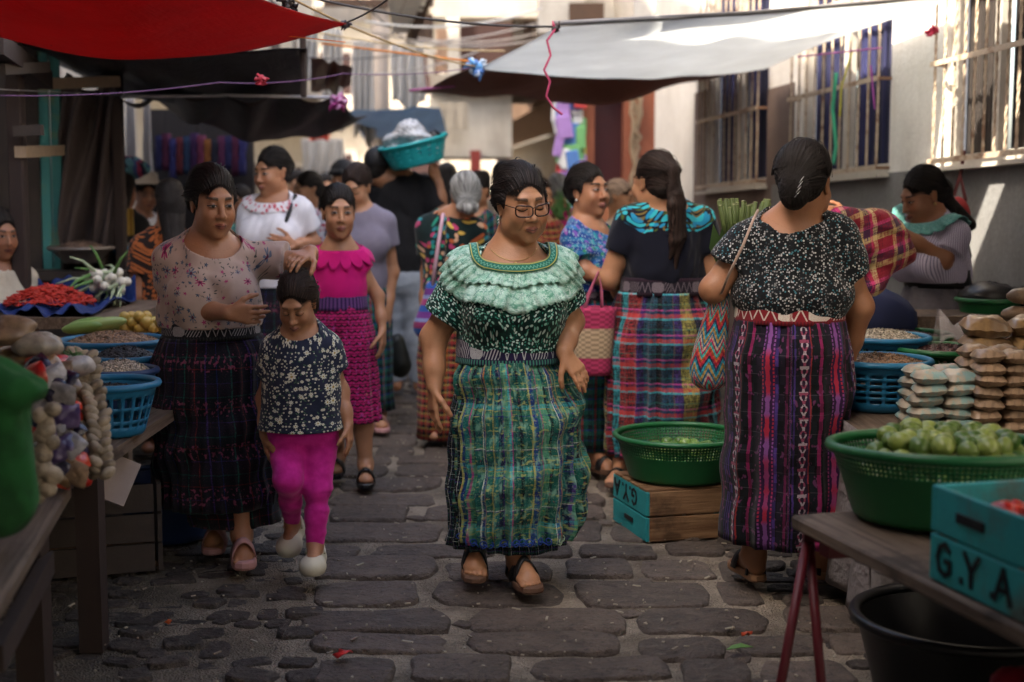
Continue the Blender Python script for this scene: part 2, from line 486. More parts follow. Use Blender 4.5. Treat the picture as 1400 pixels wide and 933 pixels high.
# ------------------------------------------------------------------ materials for people
def skin_mat(name, col, eyes='open', brow=1.0, lipc=(.30, .085, .07), gaze=0.0, age=0.0):
    t = T(name); hc = t.attr('hc'); x, y, z = t.sep(hc); ax = x.abs(); g = t.geo()
    n1 = t.noise(g, 22, 4, .6); n2 = t.noise(g, 160, 2, .6)
    c = t.mul(tuple(col), t.gray((n1 - .5) * .35 + 1.0 + (n2 - .5) * .12))
    front = y.lt(-.045)
    # cheeks / nose flush, darker around the eyes
    red = ((ax - .036).sq() + (z + .03).sq()).sqrt().ss(.035, .005) * front
    c = t.mix(red * .35, c, (col[0] * 1.05, col[1] * .78, col[2] * .74))
    ek = (((ax - .031) / .023).sq() + ((z - .004) / .017).sq()).sqrt().ss(1.15, .35) * front
    c = t.mix(ek * .45, c, tuple(k * .5 for k in col))
    # brows
    bz = z - .0285 - (ax - .034).sq() * -7.0
    br = (bz.abs() / ((ax * -.07) + .0082)).ss(1.0, .5) * ax.ss(.010, .016) * ax.ss(.055, .045) * front
    nb = t.noise(t.comb(ax * 900.0, z * 300.0, 0.0), 1, 2)
    BROW = br * brow * nb.ss(.1, .5)
    # eyes
    ex = (ax - .031) / .0162
    EYE = 0.0
    if eyes == 'open':
        up = (ex.sq() * -1.0 + 1.0) * .0052 + .0030; lo = (ex.sq() * -1.0 + 1.0) * -.0034 + .0022
        inside = (up - z).gt(0.0) * (z - lo).gt(0.0) * front * ex.abs().lt(1.0)
        gx = (x - gaze) ; ir = (((x.abs() - .031 - 0.0).sq() + (z - .004).sq()).sqrt()) if gaze == 0 else (((x - gaze).abs() - .031).sq() + (z - .004).sq()).sqrt()
        ec = t.mix(ir.ss(.0066, .0056), (.36, .29, .26), (.014, .008, .005))
        ec = t.mix(ir.ss(.0028, .0020), ec, (.004, .003, .003))
        c = t.mix(inside, c, ec); EYE = inside
        lash = (z - up).abs().ss(.0022, .0009) * ex.abs().lt(1.08) * front
        c = t.mix(lash * .95, c, (.008, .006, .006))
        ll = (z - lo).abs().ss(.0014, .0005) * ex.abs().lt(1.0) * front
        c = t.mix(ll * .5, c, (.05, .02, .015))
        fold = (z - up - .0048).abs().ss(.0014, .0004) * ex.abs().lt(1.0) * front
        c = t.mix(fold * .5, c, tuple(k * .35 for k in col))
    else:
        lo = (ex.sq() - 1.0) * .0042 - .0012
        lash = (z - lo).abs().ss(.0026, .0011) * ex.abs().lt(1.1) * front
        c = t.mix(lash * .95, c, (.010, .007, .006))
        fold = (z - (ex.sq() * -1.0 + 1.0) * .0055 - .0075).abs().ss(.0015, .0005) * ex.abs().lt(1.1) * front
        c = t.mix(fold * .6, c, tuple(k * .35 for k in col))
    c = t.mix(BROW, c, (.010, .006, .005))
    # nostrils
    no = (((ax - .0085) / .0042).sq() + ((z + .0385) / .0026).sq()).sqrt().ss(1.1, .5) * y.lt(-.085)
    c = t.mix(no * .9, c, (.02, .008, .006))
    # mouth
    lz = z + .0618
    lipm = ((ax / .0225).sq() + (lz / .0108).sq()).sqrt().ss(1.05, .82) * y.lt(-.07)
    c = t.mix(lipm * .8, c, tuple(lipc))
    ml = (lz + (ax.sq() * -4.0)).abs().ss(.0019, .0007) * ax.lt(.021) * y.lt(-.07)
    c = t.mix(ml * .95, c, (.03, .008, .008))
    if age:
        na = (ax - .026 - (z + .035) * -.45).abs().ss(.0060, .0004) * z.lt(-.034) * z.gt(-.066) * front
        c = t.mix(na * age * .6, c, tuple(k * .45 for k in col))
        fl = (((z + (n1 * .004)) / .011).fr() - .5).abs().ss(.10, .02) * z.gt(.045) * ax.lt(.04) * front
        c = t.mix(fl * .4 * age, c, tuple(k * .5 for k in col))
    hl = ((x / .069).sq() + ((y + .106) / .074).sq() + ((z + .018) / .100).sq()).sqrt()
    st_ = t.noise(t.comb(x * 700.0, z * 90.0, y * 90.0), 1, 2)
    HM = (hl.ss(.86, .98) * y.lt(.5) * z.ss(.015, .04) * (st_.ss(.25, .55) * .7 + hl.ss(.9, .99) * .7).mn(1.0)); c = t.mix(HM, c, (.006, .004, .003))
    t.set(color=c, rough=((n1 * .2 + .36 + HM * .2) - (EYE * .34 if eyes == 'open' else 0.0)), sss=.12, spec=HM * -.38 + .45)
    t.bump(n2 * .6 + t.noise(g, 60, 3) * .6, .3, .004)
    return t.m
def hair_mat(name, col=(.012, .009, .008), gray=None, sheen=.35):
    t = T(name); st = t.attr('st'); u, v, w = t.sep(st)
    s1 = t.noise(t.comb(u * 60.0, v * 5.0, w), 1, 3, .6); s2 = t.noise(t.comb(u * 260.0, v * 7.0, w), 1, 2, .6)
    c = t.mix(s2.ss(.3, .75), tuple(k * .35 for k in col), tuple(k * 2.0 for k in col))
    if gray: c = t.mix((s1 * .6 + s2 * .4).ss(gray[1], gray[1] + .25), c, gray[0])
    t.set(color=c, rough=(s1 * .35 + sheen + .10), spec=.22, sheen=0.0)
    t.bump(s2 * .8 + s1 * 1.2, 1.0, .007)
    return t.m
def cloth_set(t, c, uvv, weave=True, rough=.85, b=.25, extra=None):
    g = t.geo(); big = t.noise(g, 9, 3, .6)
    c = t.mul(c, t.gray((big - .5) * .35 + 1.0))
    t.set(color=c, rough=rough, spec=.15, sheen=.12)
    u, v, _ = t.sep(uvv)
    fine = t.noise(t.comb(u * 420.0, v * 420.0, 0.0), 1, 2)
    h = fine * .5 + big * 1.5
    if extra is not None: h = h + extra
    t.bump(h, b, .005)
    return t.m
def leaf_cells(t, uv, scale, ra, rb, keep=0.0, seed=0.0):
    """random little ellipses (leaves, petals, flecks) one per cell; returns mask and cell random"""
    u, v, _ = t.sep(uv)
    q = t.comb(u + seed, v + seed * .7, 0.0)
    d, col, pos = t.vor(q, scale, out='all', dim='2D')
    px, py, _ = t.sep(pos); r, g, b = t.sep(col)
    dx = u + seed - px; dy = v + seed * .7 - py
    a = r * 6.28; ca = a.cos(); sa = a.sin()
    e = (((dx * ca + dy * sa) / ra).sq() + ((dy * ca - dx * sa) / rb).sq()).sqrt()
    return e.ss(1.1, .75) * g.gt(keep), b
def flowers(t, uv, scale, R_, petals=5, keep=.0, seed=0.0, deep=.3):
    u, v, _ = t.sep(uv); q = t.comb(u + seed, v + seed * .7, 0.0)
    d, col, pos = t.vor(q, scale, out='all', dim='2D', rand=.85)
    px, py, _ = t.sep(pos); r, g, b = t.sep(col)
    dx = u + seed - px; dy = v + seed * .7 - py
    rr = (dx.sq() + dy.sq()).sqrt(); R2 = (b * .5 + .6) * R_
    ang = dy.atan2(dx) * petals + r * 6.0
    m = (rr / (R2 * ((ang.cos()) * deep + (1 - deep)))).ss(1.05, .88) * g.gt(keep)
    cen = (rr / (R2 * .28)).ss(1.1, .8) * g.gt(keep)
    return m, cen, r
def fabric(name, fn, **k):
    t = T(name); uv = t.attr('pc'); c = fn(t, uv); return cloth_set(t, c, uv, **k)
def plaid(name, us, vs, pu, pv, fleck=(.8, .8, .8), fl=.1, mixv=.5, ikat=.004, dark=0.0, extra=None):
    def fn(t, uv):
        u, v, _ = t.sep(uv)
        j = t.noise(uv, 35, 3)
        uu = u + (t.noise(t.comb(u * 8.0, v * 90.0, 0.0), 1, 2) - .5) * ikat
        vv = v + (t.noise(t.comb(u * 90.0, v * 8.0, 0.0), 1, 2) - .5) * ikat
        cu = t.ramp((uu / pu).fr(), us); cv = t.ramp((vv / pv).fr(), vs)
        n1 = t.noise(t.comb(u * 260.0, v * 30.0, 3.0), 1, 2); n2 = t.noise(t.comb(u * 30.0, v * 260.0, 7.0), 1, 2)
        f = ((n1 - n2) * 2.2 + mixv).clamp()
        c = t.mix(f, cu, cv)
        s = t.noise(t.comb(u * 330.0, v * 150.0, 1.0), 1, 1)
        c = t.mix(s.ss(.60, .70) * fl * 3, c, fleck)
        if extra: c = extra(t, u, v, c)
        return t.mul(c, t.gray((j - .5) * .5 + (1.0 - dark)))
    return fabric(name, fn, rough=.9)
def stops(lst):
    """[(width,color)...] -> constant ramp stops"""
    tot = sum(w for w, _ in lst); p = 0; out = []
    for w, c in lst: out.append((p / tot, c)); p += w
    return out

# ------------------------------------------------------------------ the person builder
class Person:
    def __init__(s, label, cx, Y, rz, cat='person', group=None, vox=.0055, name='person'):
        p = W(cx, 500, Y); s.Y = Y; s.rz = R(rz); s.vox = vox
        s.root = root(name, (p.x, Y, 0), label, cat, group, s.rz)
        s.inv = MW[s.root.name].inverted()
        s.torso = []; s.limbs = []; s.arms = []
    def L(s, px, py, dy=0.0): return np.array(s.inv @ W(px, py, s.Y + dy))
    def dirw(s, v): return np.array((Matrix.Rotation(-s.rz, 3, 'Z') @ Vector(v)))
    def z(s, py): return W(0, py, s.Y).z
    def body(s, zs, ws, zw, ww, wd, wh, hd, bust=.06, ch=.105, lean=0.0, butt=0.0, kh=1.0):
        """zs shoulder z, ws half width; zw waist z, ww/wd half width/depth; wh/hd hips"""
        s.zs, s.ws, s.zw, s.ww, s.wd, s.wh, s.hd = zs, ws, zw, ww, wd, wh, hd
        ly = -lean; s.kh = kh
        h = zs - zw
        s.torso = [ell((0, ly * .8, zs - .13), (ws * .80, ch, .17), .05),
                   cone((-ws + .06, ly + .005, zs - .068), (0, ly + .01, zs - .022), .046, .058, .04),
                   cone((0, ly + .01, zs - .022), (ws - .06, ly + .005, zs - .068), .058, .046, .04),
                   ell((0, ly * .5, zw + h * .22), (ww * .98, wd, h * .5), .06),
                   ell((0, 0, zw - .02), (ww, wd, .12), .05),
                   ell((0, butt, zw - .17 * kh), (wh * .84, hd * .84, .16 * kh), .05)]
        if bust:
            for q in (-1, 1): s.torso.append(ell((q * ws * .40, ly - ch + .02, zs - .19), (.075, bust, .075), .05))
    def head(s, px, py, dy, yaw, pitch, hs, roll=0, fat=0.0, nose=1.0, neck=.052, smile=0.0):
        s.hc = s.L(px, py, dy); s.hs = hs; s.Rm = rotm(R(yaw) - s.rz, R(pitch), R(roll))
        s.hp = head_prims(s.hc, s.Rm, hs, fat, nose, smile)
        nb = np.array((0, s.torso[1][1][1] + .005, s.zs - .02)); nt = s.hc + s.Rm @ (np.array((0, .025, -.05)) * hs)
        s.neckp = [cone(nb, nt, neck * 1.12, neck * .98, .035), cone(nb + (0, 0, -.01), nb * .4 + nt * .6, neck * 1.5, neck * .7, .05)]
    def sh(s, side): return np.array((side * (s.ws - .055), s.torso[1][1][1], s.zs - .075))
    def arm(s, side, el, wr, tip=None, palm=(0, 1, 0), thumb=(0, -1, 0), r=(.050, .040, .038, .026), curl=.35, hsz=.95, spread=.1):
        """side -1 = local -x. el, wr, tip are local points (use L). palm, thumb in WORLD directions"""
        sh = s.sh(side); el = np.array(el); wr = np.array(wr)
        s.arms.append((sh, el, wr, r))
        m = sh * .55 + el * .45
        s.limbs += [cone(sh, el, r[0], r[1], .03), cone(el, el * .35 + wr * .65, r[2] * 1.06, (r[2] + r[3]) / 2, .025), cone(el * .4 + wr * .6, wr, (r[2] + r[3]) / 2 * 1.02, r[3], .02)]
        d = (np.array(tip) - wr) if tip is not None else (wr - el)
        s.limbs += hand_prims(wr, d, s.dirw(palm), s.dirw(thumb), hsz, curl, spread, .005)
    def leg(s, side, ankle, knee=None, foot=(0, -1, 0), r=(.075, .055, .05, .034), fs=.9, toes=True, hipw=.5):
        an = np.array(ankle, float); an[2] = max(an[2], .092 * fs + .042 + (.03 if foot[2] < -.1 else 0)); hip = np.array((side * s.wh * hipw, 0, s.zw - .2 * s.kh))
        if knee is None: knee = (hip + an) / 2 + np.array((0, -.03, .02))
        knee = np.array(knee); f = s.dirw(foot); f[2] = foot[2]; f /= np.linalg.norm(f); s.lastf = f
        s.limbs += [cone(hip, knee, r[0], r[1], .04), cone(knee, knee * .55 + an * .45, r[2], r[2] * 1.0, .03), cone(knee * .55 + an * .45, an, r[2], r[3], .03)]
        fl = f.copy(); fl[2] = foot[2]; side_v = np.cross(f, (0, 0, 1.0)); side_v /= np.linalg.norm(side_v)
        dn = np.array((0, 0, -1.0)); upv = np.cross(side_v, f)
        heel = an - f * .03 * fs - upv * .040 * fs
        ball = an + f * .125 * fs - upv * .058 * fs
        s.limbs += [cone(an, heel, r[3], .031 * fs, .02), cone(heel, ball, .031 * fs, .024 * fs, .02),
                    cone(an, ball + upv * .012, r[3] * .95, .024 * fs, .03),
                    ell(ball, (.042 * fs, .042 * fs, .020 * fs), .02)]
        if toes:
            for q, L, rr in ((-.030, .052, .0125), (-.012, .050, .0095), (.003, .046, .009), (.017, .040, .0085), (.029, .032, .008)):
                q2 = q * (1 if side > 0 else -1)
                s.limbs.append(cone(ball + side_v * q2 * fs * -1, ball + side_v * q2 * fs * -1.1 + f * L * fs - upv * .008 * fs, rr * fs * 1.05, rr * fs, .005))
        s.feet = getattr(s, 'feet', []) + [(an, f, side_v, upv, fs, side)]
    def build_body(s, skin):
        h, sock, fine = s.hp
        V, F = combined_field([('+', s.torso), ('+', s.neckp), ('+', h), ('-', sock), ('+', fine), ('+', s.limbs)], s.vox)
        q = (V - s.hc) @ s.Rm / s.hs / HX
        far = (np.linalg.norm(q, axis=1) > .165)
        q[far] = 9
        s.bodyobj = npobj('body', V, F, skin, s.root, {'hc': q})
        return s.bodyobj
    def hairdo(s, mat, extra=(), cut=True, style='back', vox=None, fore=0.0, side=0.0, amp=.0015, name='hair', strands=260):
        hp = lambda c, r, k: ell(s.hc + s.Rm @ (np.array(c) * HX * s.hs), np.array(r) * HX * s.hs, k * s.hs, s.Rm)
        P = [hp((0, .024, .040), (.0815, .096, .0875), .02), hp((0, .055, -.02), (.062, .055, .055), .03)]
        if style == 'full': P += [hp((0, .045, -.02), (.083, .07, .075), .03)]
        for e in extra:
            if e[0] == 'e': P.append(hp(e[1], e[2], .012))
            else: P.append(cone(s.hc + s.Rm @ (np.array(e[1]) * s.hs), s.hc + s.Rm @ (np.array(e[2]) * s.hs), e[3] * s.hs, e[4] * s.hs, .015))
        cuts = []
        if cut:
            cuts = [hp((0, -.106, -.010 + fore), (.069 + side, .074, .100), .006)]
            for q in (-1, 1): cuts.append(hp((q * .088, .000, -.032), (.024, .030, .045), .006))
            cuts.append(hp((0, -.07, -.09), (.09, .07, .07), .01))
        Rm, hc, hs = s.Rm, s.hc, s.hs
        def disp(g):
            q = (g - hc) @ Rm / hs
            a = np.arctan2(q[..., 0], q[..., 2] + .02)
            return min(amp, .0014) * (np.sin(a * 58 + np.sin(q[..., 1] * 30) * 1.5) + .7 * np.sin(a * 91 + 2))
        V, F = sdf_mesh(P, vox or s.vox * .9, cuts, 0, disp)
        q = (V - hc) @ Rm / hs
        st = np.stack([np.arctan2(q[:, 0], q[:, 2] + .03) * .1, q[:, 1], q[:, 2] * 0], 1)
        low = q[:, 2] < -.06
        st[low] = np.stack([q[low, 0], q[low, 2], q[low, 2] * 0], 1)
        ho = npobj(name, V, F, mat, s.root, {'st': st})
        if strands:
            rg = np.random.RandomState(int(abs(hc[0] * 991 + hc[2] * 577)) + 3); n = strands
            b0 = np.array(extra[0][1] if (len(extra) and extra[0][0] == 'e') else (0, .11, .0), float)
            th = rg.uniform(-1.75, 1.75, n); yy = rg.uniform(-.075, .03, n)
            st0 = np.stack([np.sin(th) * .09, yy, .03 + np.cos(th) * .095], 1)
            keep = ~((np.abs(st0[:, 0]) < .055) & (st0[:, 1] < -.045) & (st0[:, 2] < .07)); st0 = st0[keep]; n = len(st0)
            def w_(q): return hc + (q * HX * hs) @ Rm.T
            def fl(X): return field_at(P, X)
            def gr(X):
                e = .004; g = np.stack([fl(X + np.eye(3)[i] * e) - fl(X - np.eye(3)[i] * e) for i in range(3)], -1)
                return g / (np.linalg.norm(g, axis=-1, keepdims=True) + 1e-9)
            X = w_(st0); tgt = w_(b0[None]); lines = []; lift = (rg.uniform(.0004, .0036, n) + (rg.uniform(0, 1, n) > .88) * rg.uniform(.002, .010, n)) * hs
            for j in range(11):
                for _ in range(2): X = X - gr(X) * fl(X)[:, None]
                nn = gr(X); lines.append(X + nn * (lift * (1 - abs(j / 5 - 1) * .4))[:, None])
                d = tgt - X; L = np.linalg.norm(d, axis=1, keepdims=True); d = d / L; d = d - nn * (d * nn).sum(1, keepdims=True); d /= np.linalg.norm(d, axis=1, keepdims=True) + 1e-9
                X = X + d * np.minimum(L * .8, .0175 * hs) + rg.normal(size=X.shape) * .0008
            ok = np.abs(fl(lines[0])) < .02
            L_ = np.array(lines)[:, ok]; m_, n = L_.shape[0], L_.shape[1]
            if n:
                nrm = gr(L_.reshape(-1, 3)).reshape(L_.shape); tg = np.gradient(L_, axis=0); sd = np.cross(tg, nrm); sd /= np.linalg.norm(sd, axis=-1, keepdims=True) + 1e-9
                wd = (rg.uniform(.0010, .0024, n) * hs)[None, :, None] * np.sin(np.linspace(.25, PI - .1, m_))[:, None, None]
                A = L_ - sd * wd; B = L_ + sd * wd; C = L_ + nrm * wd * .9
                Vs = np.stack([A, C, B], 2)      # rows, strands, 3
                Vv = Vs.transpose(1, 0, 2, 3).reshape(-1, 3); F = []
                for i in range(n):
                    o = i * m_ * 3
                    for j in range(m_ - 1):
                        a = o + j * 3; F += [(a, a + 1, a + 4, a + 3), (a + 1, a + 2, a + 5, a + 4)]
                q = (Vv - hc) @ Rm / hs; rnd_ = np.repeat(rg.uniform(0, 5, n), m_ * 3)
                so_ = npobj('loose_strands', Vv, F, mat, ho, {'st': np.stack([rnd_, q[:, 1], q[:, 2] * 0], 1)}); so_['kind'] = 'stuff'
        return ho
    def blouse(s, mat, off=.012, hem=None, neck=((0, -.03, 0), (.085, .10, .07)), sl=.5, slr=(.075, .07), amp=.006, seed=1, name='blouse', extra=(), vox=None, sls=(None, None), flare=0.0, wr=(1, 1, .5)):
        """hem: z where it ends; neck: neckline opening relative to the neck base; sl: share of upper arm covered"""
        hem = hem if hem is not None else s.zw - .02
        P = list(s.torso) + list(extra)
        for i, (sh, el, wr_, r) in enumerate(s.arms):
            q = sls[i] if sls[i] is not None else sl
            e = sh + (el - sh) * q
            if q > 0: P.append(sleeve(sh, e, slr[0] - off, slr[1] - off, .03))
        if flare: P.append(cone((0, 0, s.zw - .03), (0, 0, hem), max(s.ww, s.wd) * .8, s.wh + flare, .05))
        nb = np.array((0, s.torso[1][1][1], s.zs)) + np.array(neck[0])
        cuts = [ell(nb, neck[1], .004), cone(nb, nb + np.array((0, 0, .2)), neck[1][0] * .9, neck[1][0] * .9, .004)]
        V, F = sdf_mesh(P, vox or s.vox, cuts, off, wrinkle(amp, seed, 1, wr), clip=lambda g: hem - g[..., 2])
        s.bl = (P, off)
        rad = np.hypot(V[:, 0], V[:, 1]); w_ = max(s.ww, .1)
        pc = np.stack([np.arctan2(V[:, 0], -V[:, 1]) * (w_ * .5 + rad * .5), V[:, 2] - np.maximum(rad - w_, 0) * .8 - np.maximum(V[:, 2] - (s.zs - .06), 0) * rad * 5, V[:, 1]], 1)
        return npobj(name, V, F, mat, s.root, {'pc': pc})
    def tube_cloth(s, name, mat, rings, N=160, folds=14, amp=.012, seed=3, sharp=1.0, th=.004, wave=0.0, a0=-PI, a1=PI, rows=6, hemw=0.0, off=0.0):
        """a skirt, belt or apron: rings = (z, rx, ry, cx, cy) from top to bottom, folds grow downwards"""
        rg = np.random.RandomState(seed); Z = [r[0] for r in rings]
        M_ = (len(rings) - 1) * rows
        tt = np.linspace(0, len(rings) - 1, M_ + 1)
        ring = np.array(rings, float)
        def ip(k):
            i = np.minimum(tt.astype(int), len(rings) - 2); f = tt - i; f2 = f
            return ring[i, k] * (1 - f2) + ring[i + 1, k] * f2
        z, rx, ry, cx, cy = [ip(k) + off * (k in (1, 2)) for k in range(5)]
        closed = abs((a1 - a0) - 2 * PI) < 1e-6
        th_ = np.linspace(a0, a1, N, endpoint=not closed)
        prog = (z[0] - z) / max(z[0] - z[-1], 1e-6)
        comps = [(int(rg.uniform(.5, 1.3) * folds) + 1, rg.uniform(0, 6.28), rg.uniform(.5, 1)) for _ in range(5)]
        A, Bp = np.meshgrid(th_, prog)
        fold = 0
        for n_, ph, am in comps:
            q = np.sin(A * n_ + ph + Bp * rg.uniform(-1.5, 1.5)); fold = fold + am * (np.sign(q) * np.abs(q) ** (1 / sharp) if sharp != 1 else q)
        fold /= 2.2
        fold = -np.abs(fold) * 1.3 + .5
        hor = 0
        for i_ in range(5): hor = hor + np.sin(A * rg.randint(1, 6) + Bp * rg.uniform(8, 30) + rg.uniform(0, 6))
        Rr = amp * (.35 + .9 * Bp) * fold + amp * .18 * hor
        X = cx[:, None] + (rx[:, None] + Rr) * np.sin(A)
        Yy = cy[:, None] - (ry[:, None] + Rr) * np.cos(A)
        Zz = z[:, None] + wave * np.sin(A * 3 + 1) * Bp + hemw * Bp * np.cos(A)
        V = np.stack([X, Yy, Zz], -1).reshape(-1, 3)
        cir = (rx.max() + ry.max()) / 2
        pc = np.stack([A * cir, np.repeat(z[:, None], N, 1), Bp], -1).reshape(-1, 3)
        F = []
        for j in range(M_):
            for i in range(N if closed else N - 1):
                i2 = (i + 1) % N
                F.append((j * N + i, (j + 1) * N + i, (j + 1) * N + i2, j * N + i2))
        o = npobj(name, V, F, mat, s.root, {'pc': pc}); solid(o, th, -1)
        s.lastring = V.reshape(M_ + 1, N, 3)
        return o
    def sandal(s, i, sole_m, strap_m, kind='cross', name='sandal', thick=.025):
        an, f, sv, up, fs, side = s.feet[i]
        b = MB(); M0 = Matrix((Vector(sv), Vector(f), Vector(up))).transposed().to_4x4()
        base = Vector(an - up * (.092 * fs + .002)); M0.translation = base
        M0 = MW[s.root.name] @ M0
        out = [(-.030, -.055), (-.014, -.068), (.014, -.068), (.030, -.055), (.033, -.01), (.036, .05), (.047, .10), (.047, .15), (.036, .185), (.012, .20), (-.014, .20), (-.036, .185), (-.047, .15), (-.045, .10), (-.034, .05), (-.031, -.01)]
        out = [(x * fs * 1.05, y * fs * 1.02) for x, y in out]
        n = len(out); V = []
        for z_, k in ((-.0, .96), (thick * .3, 1.02), (thick * .8, 1.0), (thick, .94)):
            V += [M0 @ Vector((x * k, y * k + (1 - k) * .06, z_)) for x, y in out]
        F = [tuple(range(n))[::-1], tuple(range(3 * n, 4 * n))]
        for j in range(3):
            for q in range(n): F.append((j * n + q, j * n + (q + 1) % n, (j + 1) * n + (q + 1) % n, (j + 1) * n + q))
        r = MB(); r.add(V, F, 0, False); so_ = r.build(name, sole_m, s.root)
        def strap(a, c, hgt, w, lift=0):
            sp = MB(); rows = []
            for t_ in np.linspace(0, 1, 13):
                y = a[1] + (c[1] - a[1]) * t_; x = a[0] + (c[0] - a[0]) * t_; zz = thick * .6 + hgt * math.sin(PI * t_) ** .6 + lift * t_
                rows.append((x, y, zz))
            for t1 in (0, 1):
                pass
            V = []; 
            for (x, y, zz) in rows: V += [M0 @ Vector((x * fs, (y - w / 2) * fs, zz * fs + thick * .2)), M0 @ Vector((x * fs, (y + w / 2) * fs, (zz - .004) * fs + thick * .2))]
            F = [(2 * q, 2 * q + 1, 2 * q + 3, 2 * q + 2) for q in range(12)]
            sp.add(V, F, 0, True); o = sp.build('strap', strap_m, so_); solid(o, .004, 0); return o
        if kind == 'cross':
            strap((-.048, .105), (.046, .055), .080, .034); strap((-.048, .055), (.046, .105), .084, .034); strap((-.036, -.03), (.036, -.03), .085, .018)
        elif kind == 'slide': strap((-.050, .095), (.050, .095), .076, .085)
        elif kind == 'wide': strap((-.049, .10), (.049, .10), .070, .05); strap((-.038, -.02), (.038, -.02), .085, .022)
        return so_
# ------------------------------------------------------------------ cloth materials
def surf_walk(P, starts, dirs, length, steps=10, lift0=.004, lift1=.012, ruff=None):
    """walks over the blouse surface; returns rows (steps+1, N, 3). ruff(theta_index array, t)->extra lift"""
    prims, off = P.bl
    def fld(X): return field_at(prims, X, off)
    def grad(X):
        e = .004; g = np.stack([fld(X + np.eye(3)[i] * e) - fld(X - np.eye(3)[i] * e) for i in range(3)], -1)
        return g / (np.linalg.norm(g, axis=-1, keepdims=True) + 1e-9)
    p = starts.copy(); rows = []
    for _ in range(4):
        p = p - grad(p) * fld(p)[:, None]
    for j in range(steps + 1):
        t = j / steps; n = grad(p)
        l = lift0 + (lift1 - lift0) * t + (ruff(t) if ruff is not None else 0)
        rows.append(p + n * (np.zeros(len(p)) + l)[:, None])
        d = dirs - n * (dirs * n).sum(-1, keepdims=True)
        d /= (np.linalg.norm(d, axis=-1, keepdims=True) + 1e-9)
        p = p + d * (np.asarray(length) / steps).reshape(-1, 1)
        for _ in range(2): p = p - grad(p) * fld(p)[:, None]
    return np.array(rows)
def collar(P, name, mat, nrx, nry, cy, dz, length, N=300, steps=10, lift=(.004, .012), ruffn=0, ruffa=.012, down=-.55, lenf=None, th=.0025, start=0.0):
    a = np.linspace(-PI, PI, N, endpoint=False)
    nb = np.array((0, P.torso[1][1][1], P.zs)) + np.array((0, cy, dz))
    r_ = 1.0
    st = nb + np.stack([np.sin(a) * nrx, -np.cos(a) * nry, np.zeros(N)], -1)
    dirs = np.stack([np.sin(a), -np.cos(a), np.full(N, down)], -1)
    ln = np.full(N, length) if lenf is None else lenf(a) * length
    rg = np.random.RandomState(5)
    ph = np.cumsum(rg.uniform(.6, 1.4, N)); ph = ph / ph[-1] * 2 * PI
    def ruff(t):
        if not ruffn: return 0
        return ruffa * t ** 1.2 * (np.sin(ph * ruffn) + .45 * np.sin(ph * (ruffn * 2 + 1) + 1) + .7) * .7
    rows = surf_walk(P, st, dirs, ln, steps, lift[0], lift[1], ruff)
    V = rows.reshape(-1, 3); M_ = len(rows)
    L = np.repeat(np.linspace(0, 1, M_)[:, None], N, 1) * ln[None]
    pc = np.stack([np.repeat((a * .17)[None], M_, 0), L, np.repeat(np.linspace(0, 1, M_)[:, None], N, 1)], -1).reshape(-1, 3)
    F = [(j * N + i, j * N + (i + 1) % N, (j + 1) * N + (i + 1) % N, (j + 1) * N + i) for j in range(M_ - 1) for i in range(N)]
    o = npobj(name, V, F, mat, P.root, {'pc': pc}); solid(o, th, 0); return o
def dk(c, k): return tuple(x * k for x in c)
SK = dict(
    main=skin_mat('skin_main', (0.432, 0.209, 0.107), 'down', .85, (.27, .085, .07), age=.8),
    left=skin_mat('skin_left', (0.367, 0.170, 0.090), 'open', .9, (.22, .06, .05), age=.2),
    girl=skin_mat('skin_child', (0.389, 0.184, 0.099), 'down', .6, (.28, .09, .075)),
    pink=skin_mat('skin_open', (0.432, 0.209, 0.112), 'open', .8, (.34, .10, .09)),
    down=skin_mat('skin_down', (0.410, 0.199, 0.107), 'down', .8, (.30, .10, .08)),
    side=skin_mat('skin_side', (0.400, 0.184, 0.099), 'open', 1.0, (.26, .07, .06), gaze=.003),
    dark=skin_mat('skin_dark', (0.281, 0.121, 0.065), 'open', .8, (.16, .05, .04)))
HAIR = hair_mat('hair_black'); HAIRB = hair_mat('hair_brown', (.022, .012, .009), sheen=.3)
HAIRG = hair_mat('hair_streaked', (.014, .010, .009), ((.30, .28, .27), .60)); HAIRW = hair_mat('hair_gray', (.16, .16, .155), ((.42, .42, .40), .4))

def f_mainblouse(t, uv):
    m, r = leaf_cells(t, uv, 72, .0052, .0030, .08); m2, r2 = leaf_cells(t, uv, 95, .0034, .0020, .35, seed=3.3)
    c = t.mix(t.noise(uv, 60, 2).ss(.4, .6), (.006, .045, .032), (.003, .02, .017))
    c = t.mix(m2, c, (.05, .30, .22)); c = t.mix(m, c, t.mix(r.gt(.35), (.30, .62, .50), (.62, .78, .70)))
    return c
M_mainblouse = fabric('green_leaf_print', f_mainblouse)
def f_lace(t, uv):
    u, v, w = t.sep(uv); q = t.comb(u, v)
    d = t.vor(q, 62, 'F1', dim='2D'); e = t.vor(q, 150, 'F1', dim='2D'); n = t.noise(q, 30, 4, .65)
    m, cen, r = flowers(t, uv, 33, .013, 7, .1, 0.0, .45)
    c = t.mix(n.ss(.35, .65), (.20, .46, .33), (.46, .68, .57)); c = t.mix(d.ss(.42, .62) * .65, c, (.06, .26, .17))
    c = t.mix(m * .7, c, (.62, .76, .70)); c = t.mix(cen * .7, c, (.14, .38, .27)); c = t.mix(e.ss(.35, .15) * .45, c, (.66, .80, .74))
    return c
M_lace = fabric('mint_lace', f_lace, b=1.0)
